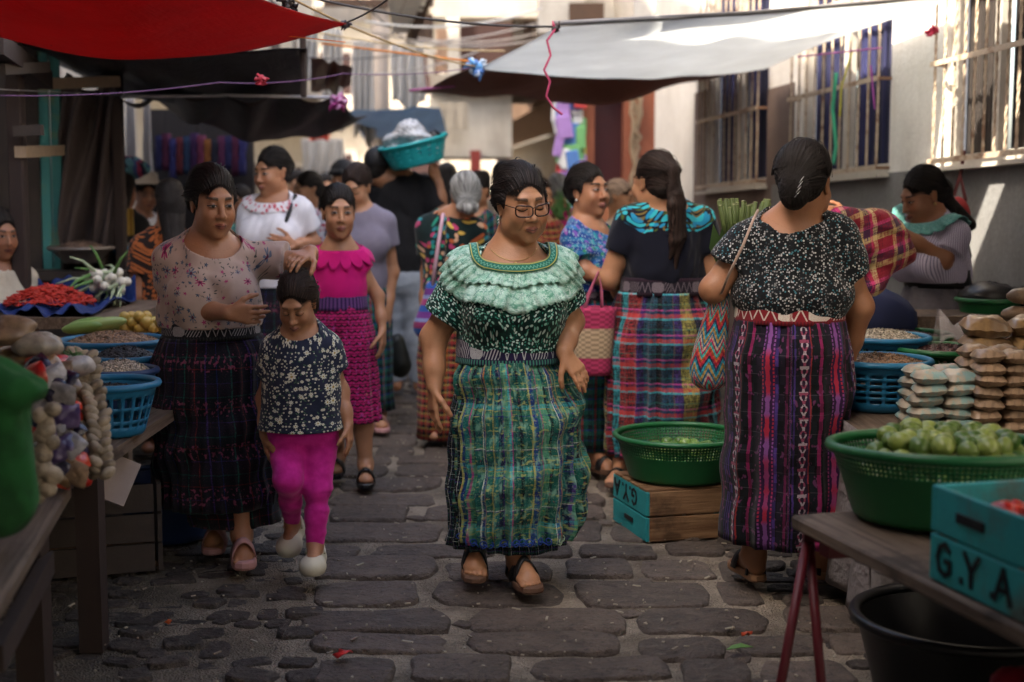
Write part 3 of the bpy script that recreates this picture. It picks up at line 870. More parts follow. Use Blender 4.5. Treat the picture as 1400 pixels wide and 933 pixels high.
def f_trim(t, uv):
    u, v, w = t.sep(uv)
    d = t.vor(uv, 170, 'F1'); c = t.mix(d.ss(.2, .5), (.05, .42, .28), (.004, .10, .07))
    c = t.mix((v - .003).abs().ss(.0025, .001), c, (.45, .40, .10)); c = t.mix((v - .028).abs().ss(.0025, .001), c, (.45, .40, .10))
    z = (v - .016 - (u.tri(.022) - .5) * .010).abs().ss(.003, .001)
    return t.mix(z * .6, c, (.25, .62, .45))
M_trim = fabric('sequin_trim', f_trim, rough=.45, b=.7)
def motif_belt(name, bg_, fg, alt, h=.09, per=.055):
    def fn(t, uv):
        u, v, w = t.sep(uv); n = t.noise(uv, 220, 2)
        cell = (u / per).fl(); f = (u / per).fr(); g = (w * 1.0)
        cr = ((cell * 12.9898).sin() * 43758.5).fr()
        zz = ((g - .2) / .6)
        z1 = ((zz - f.tri(.5)).abs()).ss(.16, .09)
        z2 = (((f - .5).abs() + (zz - .5).abs()) * 4.0).sin().gt(.1)
        z3 = (f * 5.0 + zz * 2.0).fr().gt(.62)
        m = cr.lt(.33) * z1 + cr.gt(.33) * cr.lt(.66) * z2 + cr.gt(.66) * z3
        edge = zz.gt(.03) * zz.lt(.97) * f.gt(.05)
        m = (m * edge * n.gt(.38)).clamp()
        c = t.mix(m, bg_, fg)
        side = zz.lt(0.0) + zz.gt(1.0)
        c = t.mix(side, c, t.mix((u * 90.0).fr().gt(.5), alt, bg_))
        return c
    return fabric(name, fn, rough=.8)
M_mainbelt = motif_belt('woven_belt_violet', (.018, .012, .05), (.50, .50, .52), (.05, .22, .16))
GR = (.008, .095, .075); TE = (.008, .13, .13); BL = (.012, .035, .20); PU = (.06, .03, .18); YE = (.42, .38, .10); WH = (.55, .62, .55); RD = (.38, .04, .04); LG = (.07, .27, .16); BK = (.006, .008, .012); PK = (.42, .05, .22); CY = (.04, .35, .40); NV = (.008, .012, .05); OR = (.42, .12, .03)
def mainx(t, u, v, c):
    wh = t.noise(t.comb(u * 70.0, v * 26.0), 1, 3); c = t.mix(wh.ss(.50, .70) * .6, c, (.26, .52, .38))
    yl = t.noise(t.comb(u * 50.0 + 9, v * 90.0), 1, 2); c = t.mix(yl.ss(.56, .66) * .6, c, (.40, .42, .12))
    rr = t.noise(t.comb(u * 120.0 + 4, v * 40.0 + 8), 1, 2); c = t.mix(rr.ss(.66, .72) * .6, c, (.36, .09, .10))
    return c
M_mainskirt = plaid('green_plaid_corte', stops([(2, GR), (.5, YE), (1, BL), (1.2, TE), (.3, PK), (1.6, LG), (.5, BK), (1.2, GR), (.3, WH), (1.1, BL), (.4, OR), (1.4, GR), (.4, YE), (1.2, TE), (.8, NV), (.4, PU), (1.4, LG), (.5, CY), (.3, PK), (1.6, GR), (.8, BK)]),
                    stops([(3, GR), (.6, BL), (1.5, LG), (.3, YE), (1.5, CY), (2, NV), (3, GR), (.4, PU), (.4, WH), (1, LG), (3, TE), (1.8, NV), (2, GR)]), .26, .20, (.5, .6, .45), .07, .34, .004, extra=mainx)
M_underskirt = plaid('dark_green_corte', stops([(2, BK), (.5, GR), (1, BK), (.3, WH), (1, NV), (.4, GR)]), stops([(3, BK), (.5, GR), (.6, PU), (2, BK), (.3, WH)]), .03, .045, (.4, .5, .45), .08, .5)
M_hemtrim = plain('hem_thread_blue', (.02, .07, .36), .7, .2); M_hemtrim2 = plain('hem_thread_pale', (.42, .58, .42), .7, .2)
def f_floral(t, uv):
    c = t.mix(t.noise(uv, 12, 2).ss(.3, .7), (.40, .29, .25), (.46, .35, .30))
    l, r = leaf_cells(t, uv, 62, .0060, .0022, .45); reg = t.noise(uv, 13, 2).ss(.44, .54)
    c = t.mix(l * reg, c, (.05, .06, .06))
    m, cen, r2 = flowers(t, uv, 17, .020, 7, .40, 1.0, .35); c = t.mix(m, c, t.mix(r2.gt(.55), (.32, .02, .11), (.13, .16, .22)))
    c = t.mix(cen, c, (.10, .02, .05))
    m, cen, r2 = flowers(t, uv, 38, .009, 5, .6, 5.0); return t.mix(m, c, t.mix(r2.gt(.5), (.35, .03, .14), (.05, .08, .13)))
M_leftblouse = fabric('rose_floral_print', f_floral, rough=.7)
def f_daisy(t, uv):
    c = t.mix(t.noise(uv, 30, 2).ss(.3, .7), (.010, .014, .030), (.018, .022, .045))
    l, r = leaf_cells(t, uv, 60, .006, .0022, .5, 2.0); c = t.mix(l, c, (.05, .10, .06))
    for sc, R_, kp, sd in ((17, .0175, .35, 0.0), (36, .0085, .50, 4.0), (75, .0042, .45, 9.0)):
        m, cen, r2 = flowers(t, uv, sc, R_, 8, kp, sd, .22); c = t.mix(m, c, (.62, .60, .48)); c = t.mix(cen, c, (.35, .24, .05))
    return c
M_daisy = fabric('navy_daisy_print', f_daisy, rough=.75)
M_fuchsia = fabric('fuchsia_pants', lambda t, uv: t.mix(t.noise(t.geo(), 30, 4).ss(.3, .7), (.52, .014, .24), (.66, .03, .34)), rough=.8)
def f_pinktop(t, uv):
    u, v, w = t.sep(uv); k = (v / .006).fr().ss(.15, .4); c = t.mix(k, (.25, .004, .07), (.78, .012, .22))
    d = t.vor(uv, 60, 'F1', dim='2D'); return t.mix(d.ss(.22, .12) * v.gt(1.12) * .8, c, (.9, .55, .65))
M_pinktop = fabric('hot_pink_knit', f_pinktop, b=.5)
def f_pinkskirt(t, uv):
    u, v, w = t.sep(uv); n = t.noise(t.comb(u * 130.0, v * 130.0), 1, 2)
    z = ((v / .028).fr() - .3 - u.tri(.030) * .4).abs().ss(.17, .10) ; b = (v / .014).fr().gt(.72)
    m = (z.mx(b) * n.gt(.36)); c = t.mix(m, (.50, .015, .14), (.014, .004, .009))
    return t.mix((t.noise(t.comb(u * 90.0, v * 40.0 + 4), 1, 2)).ss(.6, .68) * .6, c, (.55, .10, .42))
M_pinkskirt = fabric('magenta_ikat_corte', f_pinkskirt)
def f_pbelt(t, uv):
    u, v, w = t.sep(uv); return t.mix((u / .018).fr().ss(.35, .6), (.035, .012, .075), (.15, .06, .20))
M_purplebelt = fabric('purple_belt', f_pbelt, b=.6)
M_leftskirt = plaid('black_plaid_corte', stops([(4, BK), (.5, GR), (3, (.012, .006, .01)), (.3, dk(RD, .45)), (3, BK), (.4, dk(PU, .8)), (3, BK), (.2, BL)]), stops([(5, BK), (.4, dk(RD, .3)), (4, BK), (.4, dk(GR, .7)), (5, (.01, .006, .012)), (.3, dk(PU, .6))]), .17, .14, (.22, .06, .09), .05, .5,
                  extra=lambda t, u, v, c: t.mix((t.noise(t.comb(u * 85.0, v * 55.0), 1, 2)).ss(.56, .62) * ((v / .16).fr().gt(.62)) * .7, c, (.24, .05, .10)))
M_leftbelt = motif_belt('woven_belt_black', (.006, .006, .008), (.28, .26, .26), (.02, .02, .02))
def f_rightblouse(t, uv):
    g = t.obj(); d, cc, p_ = t.vor(g, 150, out='all'); r, g2, b2 = t.sep(cc); n = t.noise(g, 30, 3)
    c = t.mix(r.gt(.60), (.006, .007, .009), (.38, .38, .38)); c = t.mix(r.gt(.9), c, (.58, .57, .55)); c = t.mix(g2.gt(.86), c, (.04, .16, .20))
    c = t.mix(d.ss(.35, .6), c, (.006, .007, .009)); return t.mix(n.ss(.5, .62) * .55, c, (.012, .014, .018))
M_rightblouse = fabric('black_speckle_knit', f_rightblouse, b=.6)
M_redbelt = motif_belt('woven_belt_red', (.20, .012, .02), (.62, .56, .50), (.12, .01, .02), per=.085)
def f_rightskirt(t, uv):
    u, v, w = t.sep(uv); n = t.noise(uv, 150, 2)
    j = (t.noise(t.comb(u * 6.0, v * 60.0), 1, 2) - .5) * .006; uu = u + j; f = (uu / .27).fr()
    c = t.ramp(f, stops([(3, (.010, .006, .016)), (.6, PU), (1.2, (.008, .006, .014)), (.4, (.10, .01, .05)), (.9, BK), (.25, dk(PU, .8)), (.25, BK), (.25, dk(PU, .8)), (.25, BK), (.25, dk(PU, .8)), (.8, BK), (1.5, (.030, .010, .055)), (.2, dk(RD, .6)), (1.2, BK), (.5, (.18, .012, .07)), (.9, BK)]))
    c = t.mix((v / .065).fr().lt(.04) * .22, c, (.16, .13, .16))
    blk = t.noise(t.comb((uu / .016).fl() * 3.7, (v / .03).fl() * .9), 1, 1); c = t.mul(c, t.gray(blk.ss(.35, .6) * .9 + .25)); c = t.mix((t.noise(t.comb(u * 60.0, v * 34.0), 1, 2)).ss(.60, .66) * .5, c, (.20, .05, .16))
    # figured band: lozenges and squares
    b = (f - .17).abs(); vv = (v / .052).fr()
    col = t.mix(t.noise(t.comb(0.0, v * 7.0), 1, 1).ss(.44, .56), (.34, .02, .05), (.20, .07, .26))
    lo = ((b * 20.0 + (vv - .5).abs() * 1.3)).lt(.70); lo2 = ((b * 20.0 + (vv - .5).abs() * 1.3)).lt(.42); core = b.lt(.022)
    ring = ((b - .066).abs().lt(.010)) * ((v / .013).fr().gt(.35))
    m = (lo - lo2).mx(ring).mx(core) * b.lt(.085); c = t.mix(b.lt(.085) * .9, c, (.03, .008, .045)); c = t.mix(m * n.gt(.3), c, col)
    # letter-like brocade band
    b2 = (f - .70).abs(); vv2 = v / .085; q = (vv2.fr() - .5)
    mm = ((b2 * 9.0 - .18 + (q * 12.0).sin() * .14).abs().lt(.11)).mx(q.abs().lt(.06)) * b2.lt(.060) * n.gt(.36)
    c = t.mix(b2.lt(.065) * .8, c, (.012, .006, .016)); c = t.mix(mm, c, t.mix((v * 40.0).fr().gt(.5), (.36, .31, .35), (.24, .05, .10)))
    return c
M_rightskirt = fabric('purple_brocade_corte', f_rightskirt)
def f_navy(t, uv):
    u, v, w = t.sep(uv); c = (.005, .006, .014)
    l, r = leaf_cells(t, uv, 42, .013, .0085, .10); l2, r2 = leaf_cells(t, uv, 60, .008, .005, .2, 5.0)
    y = v.gt(NAVY_Y) ; ed = (v - NAVY_Y + .035 + (t.noise(t.comb(u * 22.0, 0.0), 1, 2) - .5) * .05).gt(0.0)
    c = t.mix(l2 * ed, c, t.mix(r2.gt(.6), (.05, .08, .02), (.14, .10, .03))); return t.mix(l * ed, c, t.mix(r.gt(.4), (.01, .22, .40), (.02, .38, .46)))
NAVY_Y = 1.235
M_navy = fabric('navy_turquoise_huipil', f_navy)
M_navybelt = motif_belt('woven_belt_dark', (.012, .008, .016), (.16, .13, .15), (.03, .01, .02))
M_navyskirt = plaid('red_teal_plaid_corte', stops([(2, RD), (.5, PU), (1.5, (.03, .10, .16)), (.6, BK), (1.2, (.012, .07, .13)), (.8, PU), (1.6, (.36, .33, .08)), (.8, NV), (1.2, dk(RD, .6)), (.6, BK), (1, CY)]), stops([(2, BK), (.5, CY), (1, RD), (.7, NV), (.4, PK), (1, BK), (.4, GR)]), .50, .11, (.5, .3, .35), .06, .62, .006)
def f_bluehuipil(t, uv):
    u, v, w = t.sep(uv); k = (v / .045).fr(); c = t.mix(k.gt(.5), (.012, .05, .22), (.02, .13, .30))
    l, r = leaf_cells(t, uv, 34, .015, .009, .15); c = t.mix(l, c, t.ramp(r, stops([(1, (.02, .30, .34)), (1, (.16, .08, .36)), (1, (.03, .22, .12)), (1, (.30, .10, .34)), (1, (.04, .16, .48))])))
    l, r = leaf_cells(t, uv, 80, .005, .003, .4, 5.0); return t.mix(l, c, (.22, .34, .44))
M_bluehuipil = fabric('blue_huipil', f_bluehuipil)
def f_multi(t, uv):
    l, r = leaf_cells(t, uv, 30, .015, .011, .05); c = t.mix(l, (.008, .02, .02), t.ramp(r, stops([(1, (.50, .12, .04)), (1, (.02, .30, .20)), (1, (.60, .40, .08)), (1, (.45, .05, .14)), (1, (.60, .36, .22)), (1, (.02, .22, .26))]))); return c
M_multi = fabric('multicolour_flower_blouse', f_multi)
M_redcheck = plaid('red_check_corte', stops([(1, RD), (1, BK), (1, OR), (.5, GR)]), stops([(1, BK), (1, RD), (.6, YE)]), .05, .04, (.5, .3, .1), .05)
M_greencorte = plaid('green_dark_corte', stops([(1, GR), (1, BK), (.4, TE), (.5, RD)]), stops([(1, BK), (1, GR), (.4, BL)]), .07, .05, (.2, .4, .3), .05)
def f_embro(t, uv):
    u, v, w = t.sep(uv); m, cen, r = flowers(t, t.comb(u, v, 0.0), 28, .016, 5, .1); return t.mix(m, (.72, .70, .74), (.55, .02, .06))
M_white = fabric('white_cotton', lambda t, uv: t.mix(t.noise(uv, 20, 2), (.62, .61, .66), (.76, .75, .80)), rough=.8)
M_embro = fabric('white_red_embroidery', f_embro)
M_gray = fabric('lavender_gray_jersey', lambda t, uv: t.mix(t.noise(uv, 40, 2), (.17, .15, .20), (.21, .19, .24)))
M_black = fabric('black_jersey', lambda t, uv: t.mix(t.noise(uv, 40, 2), (.010, .010, .012), (.016, .016, .018)))
M_jeans = fabric('pale_jeans', lambda t, uv: t.mix(t.noise(t.geo(), 60, 3), (.22, .26, .31), (.36, .40, .46)), b=.5)
def f_pin(t, uv):
    u, v, w = t.sep(uv); return t.mix((u / .009).fr().lt(.3), (.56, .52, .66), (.14, .13, .24))
M_pin = fabric('white_pinstripe', f_pin)
M_turq = fabric('turquoise_lace', lambda t, uv: t.mix(t.vor(uv, 60).ss(.3, .6), (.22, .46, .42), (.08, .28, .26)), b=.6)
M_apron = fabric('gray_apron', lambda t, uv: t.mix(t.noise(uv, 40, 2), (.10, .095, .11), (.15, .14, .16)))
M_yellowb = fabric('yellow_checked_cloth', lambda t, uv: t.mix((t.sep(uv)[0] / .03).fr().lt(.3), t.mix((t.sep(uv)[1] / .04).fr().lt(.3), (.42, .30, .06), (.12, .06, .02)), (.20, .05, .02)))
M_cream = fabric('cream_blouse', lambda t, uv: t.mix((t.sep(uv)[1] / .012).fr().lt(.5), (.48, .36, .20), (.20, .12, .07)))
M_soleb = plain('sole_brown', (.12, .06, .035), .7, .3, 30); M_strapb = plain('strap_black', (.008, .008, .009), .5, .2)
M_slide = plain('slide_pink', (.48, .25, .24), .55, .15, 20); M_croc = plain('clog_cream', (.62, .58, .46), .5, .18, 25); M_shoe = plain('shoe_black', (.006, .006, .007), .3, .1)
M_gold = plain('gold', (.6, .42, .18), .3, .1, metal=.9); M_silver = plain('silver', (.6, .6, .6), .28, .1, metal=.9)
M_frame = plain('spectacle_frame', (.03, .012, .008), .25, .2)
# ------------------------------------------------------------------ the street
def gh(x, y): return .010 * math.sin(x * 2.1 + y * 1.3) + .008 * math.sin(x * 5.3 - y * 3.1)
def hn(x, y):
    return (math.sin(x * 23 + 3 * math.sin(y * 11)) * math.sin(y * 27 + 2 * math.sin(x * 13))) * .5
def road_mat():
    t = T('packed_dirt'); g = t.geo(); n = t.noise(g, 3, 5, .6); f = t.noise(g, 70, 4, .7); gr = t.vor(g, 130)
    c = t.mix(n.ss(.35, .65), (.20, .165, .125), (.42, .35, .27)); c = t.mul(c, t.gray(f * 1.1 + .45))
    x, y, z = t.sep(g); dd = (x - (y * -.125 + .62) - .1).abs().ss(.85, 1.5); c = t.mul(c, t.gray(dd * -.55 + 1.0))  # both street sides darkened in the dirt colour, in place of stall shade
    c = t.mix((t.noise(g, 200, 2)).ss(.62, .72) * .6, c, (.40, .36, .30))
    t.set(color=c, rough=.9, spec=.3); t.bump(f * .8 + gr * 1.4 + t.noise(g, 18, 3) * 1.5, 1.0, .012); return t.m
def stone_mat(name, base, var=.35):
    t = T(name); g = t.geo(); r = t.rnd(); n = t.noise(g, 9, 5, .65); f = t.noise(g, 90, 4, .7); w = t.noise(g, 25, 3, .6)
    c = t.mul(tuple(base), t.gray((r - .5) * .5 + 1.0)); c = t.mul(c, t.gray(n * 2.0 + .05)); c = t.mix(w.ss(.52, .70) * .6, c, (.17, .14, .115)); c = t.mix(t.noise(g, 45, 5, .75).ss(.52, .62) * .5, c, (.035, .030, .028))
    c = t.mix(f.ss(.64, .72) * .35, c, (.20, .18, .16))
    t.set(color=c, rough=(n * .4 + .42), spec=.38); t.bump(f * .9 + w * 1.8 + n * 1.4, 1.0, .016); return t.m
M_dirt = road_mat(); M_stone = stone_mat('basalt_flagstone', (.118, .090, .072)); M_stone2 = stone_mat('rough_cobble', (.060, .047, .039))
xs = [-80, -30, -12, -6] + list(np.arange(-3.6, 3.61, .06)) + [6, 12, 30, 80]
ys = [-20, -5, 0, 2] + list(np.arange(3, 9, .06)) + list(np.arange(9, 20, .3)) + [24, 32, 50, 90, 200]
V = []
for y in ys:
    for x in xs: V.append((x, y, (hn(x, y) * .008 + hn(y * .37, x * .41) * .006 if 3 < y < 12 and abs(x) < 3.6 else 0) - .006))
nx = len(xs); F = [(j * nx + i, j * nx + i + 1, (j + 1) * nx + i + 1, (j + 1) * nx + i) for j in range(len(ys) - 1) for i in range(nx - 1)]
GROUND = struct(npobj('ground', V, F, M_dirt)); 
rg = random.Random(5)
def stone_geo(cx, cy, w, d, h=.022, rot=0, n=12, sq=3.2, jit=.1):
    """worn irregular slab: a jittered quadrangle with broken corners; returns verts, faces"""
    P = [[sx * w / 2 * (1 - rg.uniform(0, .20)), sy * d / 2 * (1 - rg.uniform(0, .20))] for sx, sy in ((-1, -1), (1, -1), (1, 1), (-1, 1))]
    out = []
    for i in range(4):
        a, c, e = P[i - 1], P[i], P[(i + 1) % 4]; f1, f2 = rg.uniform(.06, .26), rg.uniform(.06, .26)
        q1 = [c[0] + (a[0] - c[0]) * f1, c[1] + (a[1] - c[1]) * f1]; q2 = [c[0] + (e[0] - c[0]) * f2, c[1] + (e[1] - c[1]) * f2]
        m = [(q1[0] + q2[0]) / 2 * .4 + c[0] * .6 * .94 + 0, (q1[1] + q2[1]) / 2 * .4 + c[1] * .6 * .94]
        mid = [(c[0] + e[0]) / 2 * (1 + rg.uniform(-.07, .10)), (c[1] + e[1]) / 2 * (1 + rg.uniform(-.07, .10))]
        out += [q1, m, q2, mid] if n > 9 else [q1, q2]
    out = [(x * math.cos(rot) - y * math.sin(rot), x * math.sin(rot) + y * math.cos(rot)) for x, y in out]; n = len(out)
    tx, ty = rg.uniform(-.03, .03), rg.uniform(-.03, .03); V = []
    for k_, z in ((1.02, -.03), (1.0, h * .5), (.97, h * .9), (.88, h), (.45, h * 1.03)):
        for (x, y) in out: V.append((cx + x * k_, cy + y * k_, z + (x * tx + y * ty if z > 0 else 0) + (rg.uniform(-.004, .003) if k_ < .98 else 0)))
    V.append((cx, cy, h * 1.05 + rg.uniform(-.003, .003))); F = []
    for j in range(4):
        for i in range(n): F.append((j * n + i, j * n + (i + 1) % n, (j + 1) * n + (i + 1) % n, (j + 1) * n + i))
    for i in range(n): F.append((4 * n + i, 4 * n + (i + 1) % n, 5 * n))
    return V, F
pieces = []
y = 3.55
def strip_c(y): return .14 - .115 * (y - 4) if y < 9 else -.435 - .14 * (y - 9)
while y < 20:
    d = rg.uniform(.20, .38); x = strip_c(y) - rg.uniform(.70, .82); xe = strip_c(y) + rg.uniform(.70, .98)
    while x < xe:
        w = rg.uniform(.22, .56); big = rg.random() < .15
        if x + w > xe + .2: w = max(.16, xe + .1 - x)
        pieces.append((x + w / 2, y + d / 2 + rg.uniform(-.03, .03), w - .02, d * rg.uniform(.85, 1.05) - .012, rg.uniform(-.07, .07)))
        if rg.random() < .30: pieces.append((x + w + .01, y + rg.uniform(0, d), rg.uniform(.05, .09), rg.uniform(.05, .11), rg.uniform(-1, 1)))
        x += w
    y += d
ST = root('stone_paving', (0, 4, 0), 'strip of dark basalt flagstones set in packed dirt down the street', 'paving')
bpy.data.objects['stone_paving']['kind'] = 'structure'; del ST['category']; del ST['label']
near = [q for q in pieces if q[1] < 11]; cnt = 0
rest = MB()
for (cx, cy, w, d, rt) in pieces:
    V, F = stone_geo(0, 0, w, d, h=rg.uniform(.012, .022) if w > .15 else .010, rot=rt, n=17 if w > .15 else 9)
    if cy < 11 and cnt < 205:
        cnt += 1; me = npmesh('flagstone', V, F); o = link('flagstone', me, M_stone, ST); o.location = (cx, cy - 4, -.006)
    else: rest.add([(v[0] + cx, v[1] + cy, v[2] - .006) for v in V], F, 0, True)
stuff(rest.build('far_flagstones', M_stone, ST))
# rougher cobbles on both sides
side = MB(); k = 0; near_c = 0
yy = 3.3
while yy < 17:
    row = rg.uniform(.075, .13) * (1 if yy < 9 else 1.8)
    for sgn in (-1, 1):
        c = strip_c(yy); x = c - 3.4 if sgn < 0 else c + .84
        xe = c - .80 if sgn < 0 else c + 3.6
        while x < xe:
            w = rg.uniform(.07, .20) * (1 if yy < 9 else 1.6)
            if rg.random() < .74:
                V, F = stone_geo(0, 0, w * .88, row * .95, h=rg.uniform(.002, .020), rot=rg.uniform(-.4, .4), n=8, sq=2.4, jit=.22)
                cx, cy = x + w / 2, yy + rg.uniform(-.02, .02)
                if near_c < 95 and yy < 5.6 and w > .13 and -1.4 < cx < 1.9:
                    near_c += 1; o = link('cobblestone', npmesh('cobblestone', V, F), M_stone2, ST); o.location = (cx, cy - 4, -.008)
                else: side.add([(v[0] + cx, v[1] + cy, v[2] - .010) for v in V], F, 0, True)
            x += w
    yy += row
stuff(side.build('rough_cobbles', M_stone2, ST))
lit = MB()
for i in range(1100):
    x = rg.gauss(0, 1.0); yv = rg.uniform(3.7, 9.5); s_ = rg.uniform(.0025, .008)
    lit.box((x, yv, .018), (s_ * rg.choice((.8, 1.2, 2, 5)), s_, .004), Matrix.Rotation(rg.uniform(0, 3), 3, 'Z'), mi=rg.choice((0, 0, 1)))
stuff(lit.build('litter_specks', [plain('chaff', (.42, .37, .28)), plain('grit', (.25, .20, .15))]), 'tiny bits of husk, straw and paper scattered over the cobbles', 'litter')
def scrap(px, py, w, col, label, seed):
    g = G(px, py, .03); r = random.Random(seed); b = MB(); n = 9; V = [(g.x, g.y, .045)]
    for i in range(n):
        a = 2 * PI * i / n; rr = w * r.uniform(.6, 1.1); V.append((g.x + math.cos(a) * rr, g.y + math.sin(a) * rr * .8, .028 + r.uniform(0, .02)))
    b.add(V, [(0, i + 1, (i + 1) % n + 1) for i in range(n)], 0, True); o = b.build('plastic_scrap', plain('scrap_' + str(seed), col, .4), None); solid(o, .002); tag(o, label, 'scrap')
scrap(470, 896, .034, (.50, .02, .02), 'crumpled red wrapper on the cobbles left of the flagstones', 1)
scrap(1020, 870, .018, (.45, .06, .02), 'small orange-red scrap lying right of the flagstones', 2)
scrap(231, 853, .014, (.60, .10, .02), 'small orange peel scrap on the dark cobbles at lower left', 3)
scrap(352, 577, .016, (.7, .7, .7), 'small white scrap of paper lying far back on the flagstones', 4)
b = MB(); g = G(1010, 886, .03); b.add([(g.x - .04, g.y - .015, .03), (g.x, g.y - .012, .036), (g.x + .045, g.y + .012, .03), (g.x + .01, g.y + .02, .038), (g.x - .02, g.y + .01, .035)], [(0, 1, 2, 3, 4)]); o = b.build('fallen_leaf', plain('leaf_green', (.10, .22, .05))); solid(o, .002); tag(o, 'green fallen leaf on the cobbles below the orange-red scrap', 'leaf')

# ------------------------------------------------------------------ the right-hand wall, its courses drop slightly as it recedes
WX0, WS, WZ = 4.0, -.211, -.0386
NX, NY = -1 / math.hypot(1, WS), WS / math.hypot(1, WS)     # normal towards the street
def WP(Y, z, out=0.0): return Vector((WX0 + WS * Y + NX * out, Y + NY * out, z + WZ * (Y - 8)))
def wall_Y(px): return WX0 / ((px - 700) / FPX - WS)
def wz(py, Y): return W(0, py, Y).z - WZ * (Y - 8)
def wbox(b, Y0, Y1, z0, z1, o0, o1, mi=0):
    P = [WP(y, z, o) for o in (o0, o1) for z in (z0, z1) for y in (Y0, Y1)]
    F = [(0, 1, 3, 2), (4, 6, 7, 5), (0, 4, 5, 1), (2, 3, 7, 6), (0, 2, 6, 4), (1, 5, 7, 3)]
    b.add(P, F, mi)
def wall_mat(name, base, stain, kk=1.0):
    t = T(name); g = t.geo(); x, y, z = t.sep(g); st = t.noise(t.comb(x * 8.0, y * 8.0, z * .9), 1, 5, .7); n = t.noise(g, 2.5, 5, .6); f = t.noise(g, 40, 4, .6)
    c = t.mix((st * .45 + n * .55).ss(.36, .74), base, stain); c = t.mul(c, t.gray(f * .35 * kk + .83)); t.set(color=c, rough=.85, spec=.2); t.bump(f + n, .4, .012); return t.m
M_wallw = wall_mat('whitewashed_plaster', (.76, .74, .70), (.60, .57, .52)); M_wallg = wall_mat('gray_cement_dado', (.215, .215, .215), (.165, .160, .155), 1.5)
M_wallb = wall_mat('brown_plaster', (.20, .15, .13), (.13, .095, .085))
wins = [(wall_Y(1420), wall_Y(1286)), (wall_Y(1211), wall_Y(1090)), (wall_Y(1046), wall_Y(965))]
sill = wz(214, wall_Y(1286)); zt = sill + 1.62
BW = root('plaster_wall', WP(8, 0), 'long whitewashed wall with gray cement base and three barred windows on the right', 'wall')
Yend = wall_Y(893)
b = MB(); wbox(b, 3.0, wall_Y(1055), -.1, sill - .06, -.25, .012); b.build('cement_base', M_wallg, BW)
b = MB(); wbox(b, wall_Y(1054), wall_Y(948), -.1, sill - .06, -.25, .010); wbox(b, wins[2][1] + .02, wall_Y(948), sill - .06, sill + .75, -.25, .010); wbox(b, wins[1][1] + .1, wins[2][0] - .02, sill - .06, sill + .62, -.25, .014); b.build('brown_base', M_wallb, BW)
b = MB(); e = [3.0] + [v for w_ in wins for v in w_] + [Yend]
for i in range(0, len(e), 2): wbox(b, e[i], e[i + 1], sill - .06, 5.0, -.25, 0)
for w_ in wins: wbox(b, w_[0], w_[1], zt, 5.0, -.25, -.0005)
wbox(b, wall_Y(948), Yend, -.1, sill - .06, -.25, .002)
b.build('plaster_face', M_wallw, BW)
M_bar = plain('grille_paint', (.50, .40, .30), .6, .5, 30, dirt=((.18, .07, .03), .8)); M_rust = plain('rusty_bar', (.22, .12, .07), .8, .4, 40)
M_wframe = plain('window_frame_paint', (.52, .48, .42), .6, .3, 20)
t = T('window_glass'); g = t.geo(); t.set(color=t.mix(t.noise(g, 2, 3).ss(.4, .6), (.010, .010, .013), (.024, .022, .024)), rough=.35, spec=.15); M_glass = t.m
def curtain_mat(name, a, b_):
    t = T(name); x, y, z = t.sep(t.geo()); t.set(color=t.mix(t.noise(t.comb(y * 14.0, 0.0, z * .3), 1, 2).ss(.35, .65), a, b_), rough=.9); return t.m
M_curtb = curtain_mat('blue_curtain', (.006, .007, .025), (.014, .016, .075)); M_curtd = curtain_mat('dark_curtain', (.012, .009, .008), (.035, .026, .022))
wl = ['nearest barred window with twisted rusty bars and dark curtain at the right edge', 'middle barred window with blue curtain, ribbons and green twine on its bars', 'farthest barred window half hidden under the awning, in brown shade']
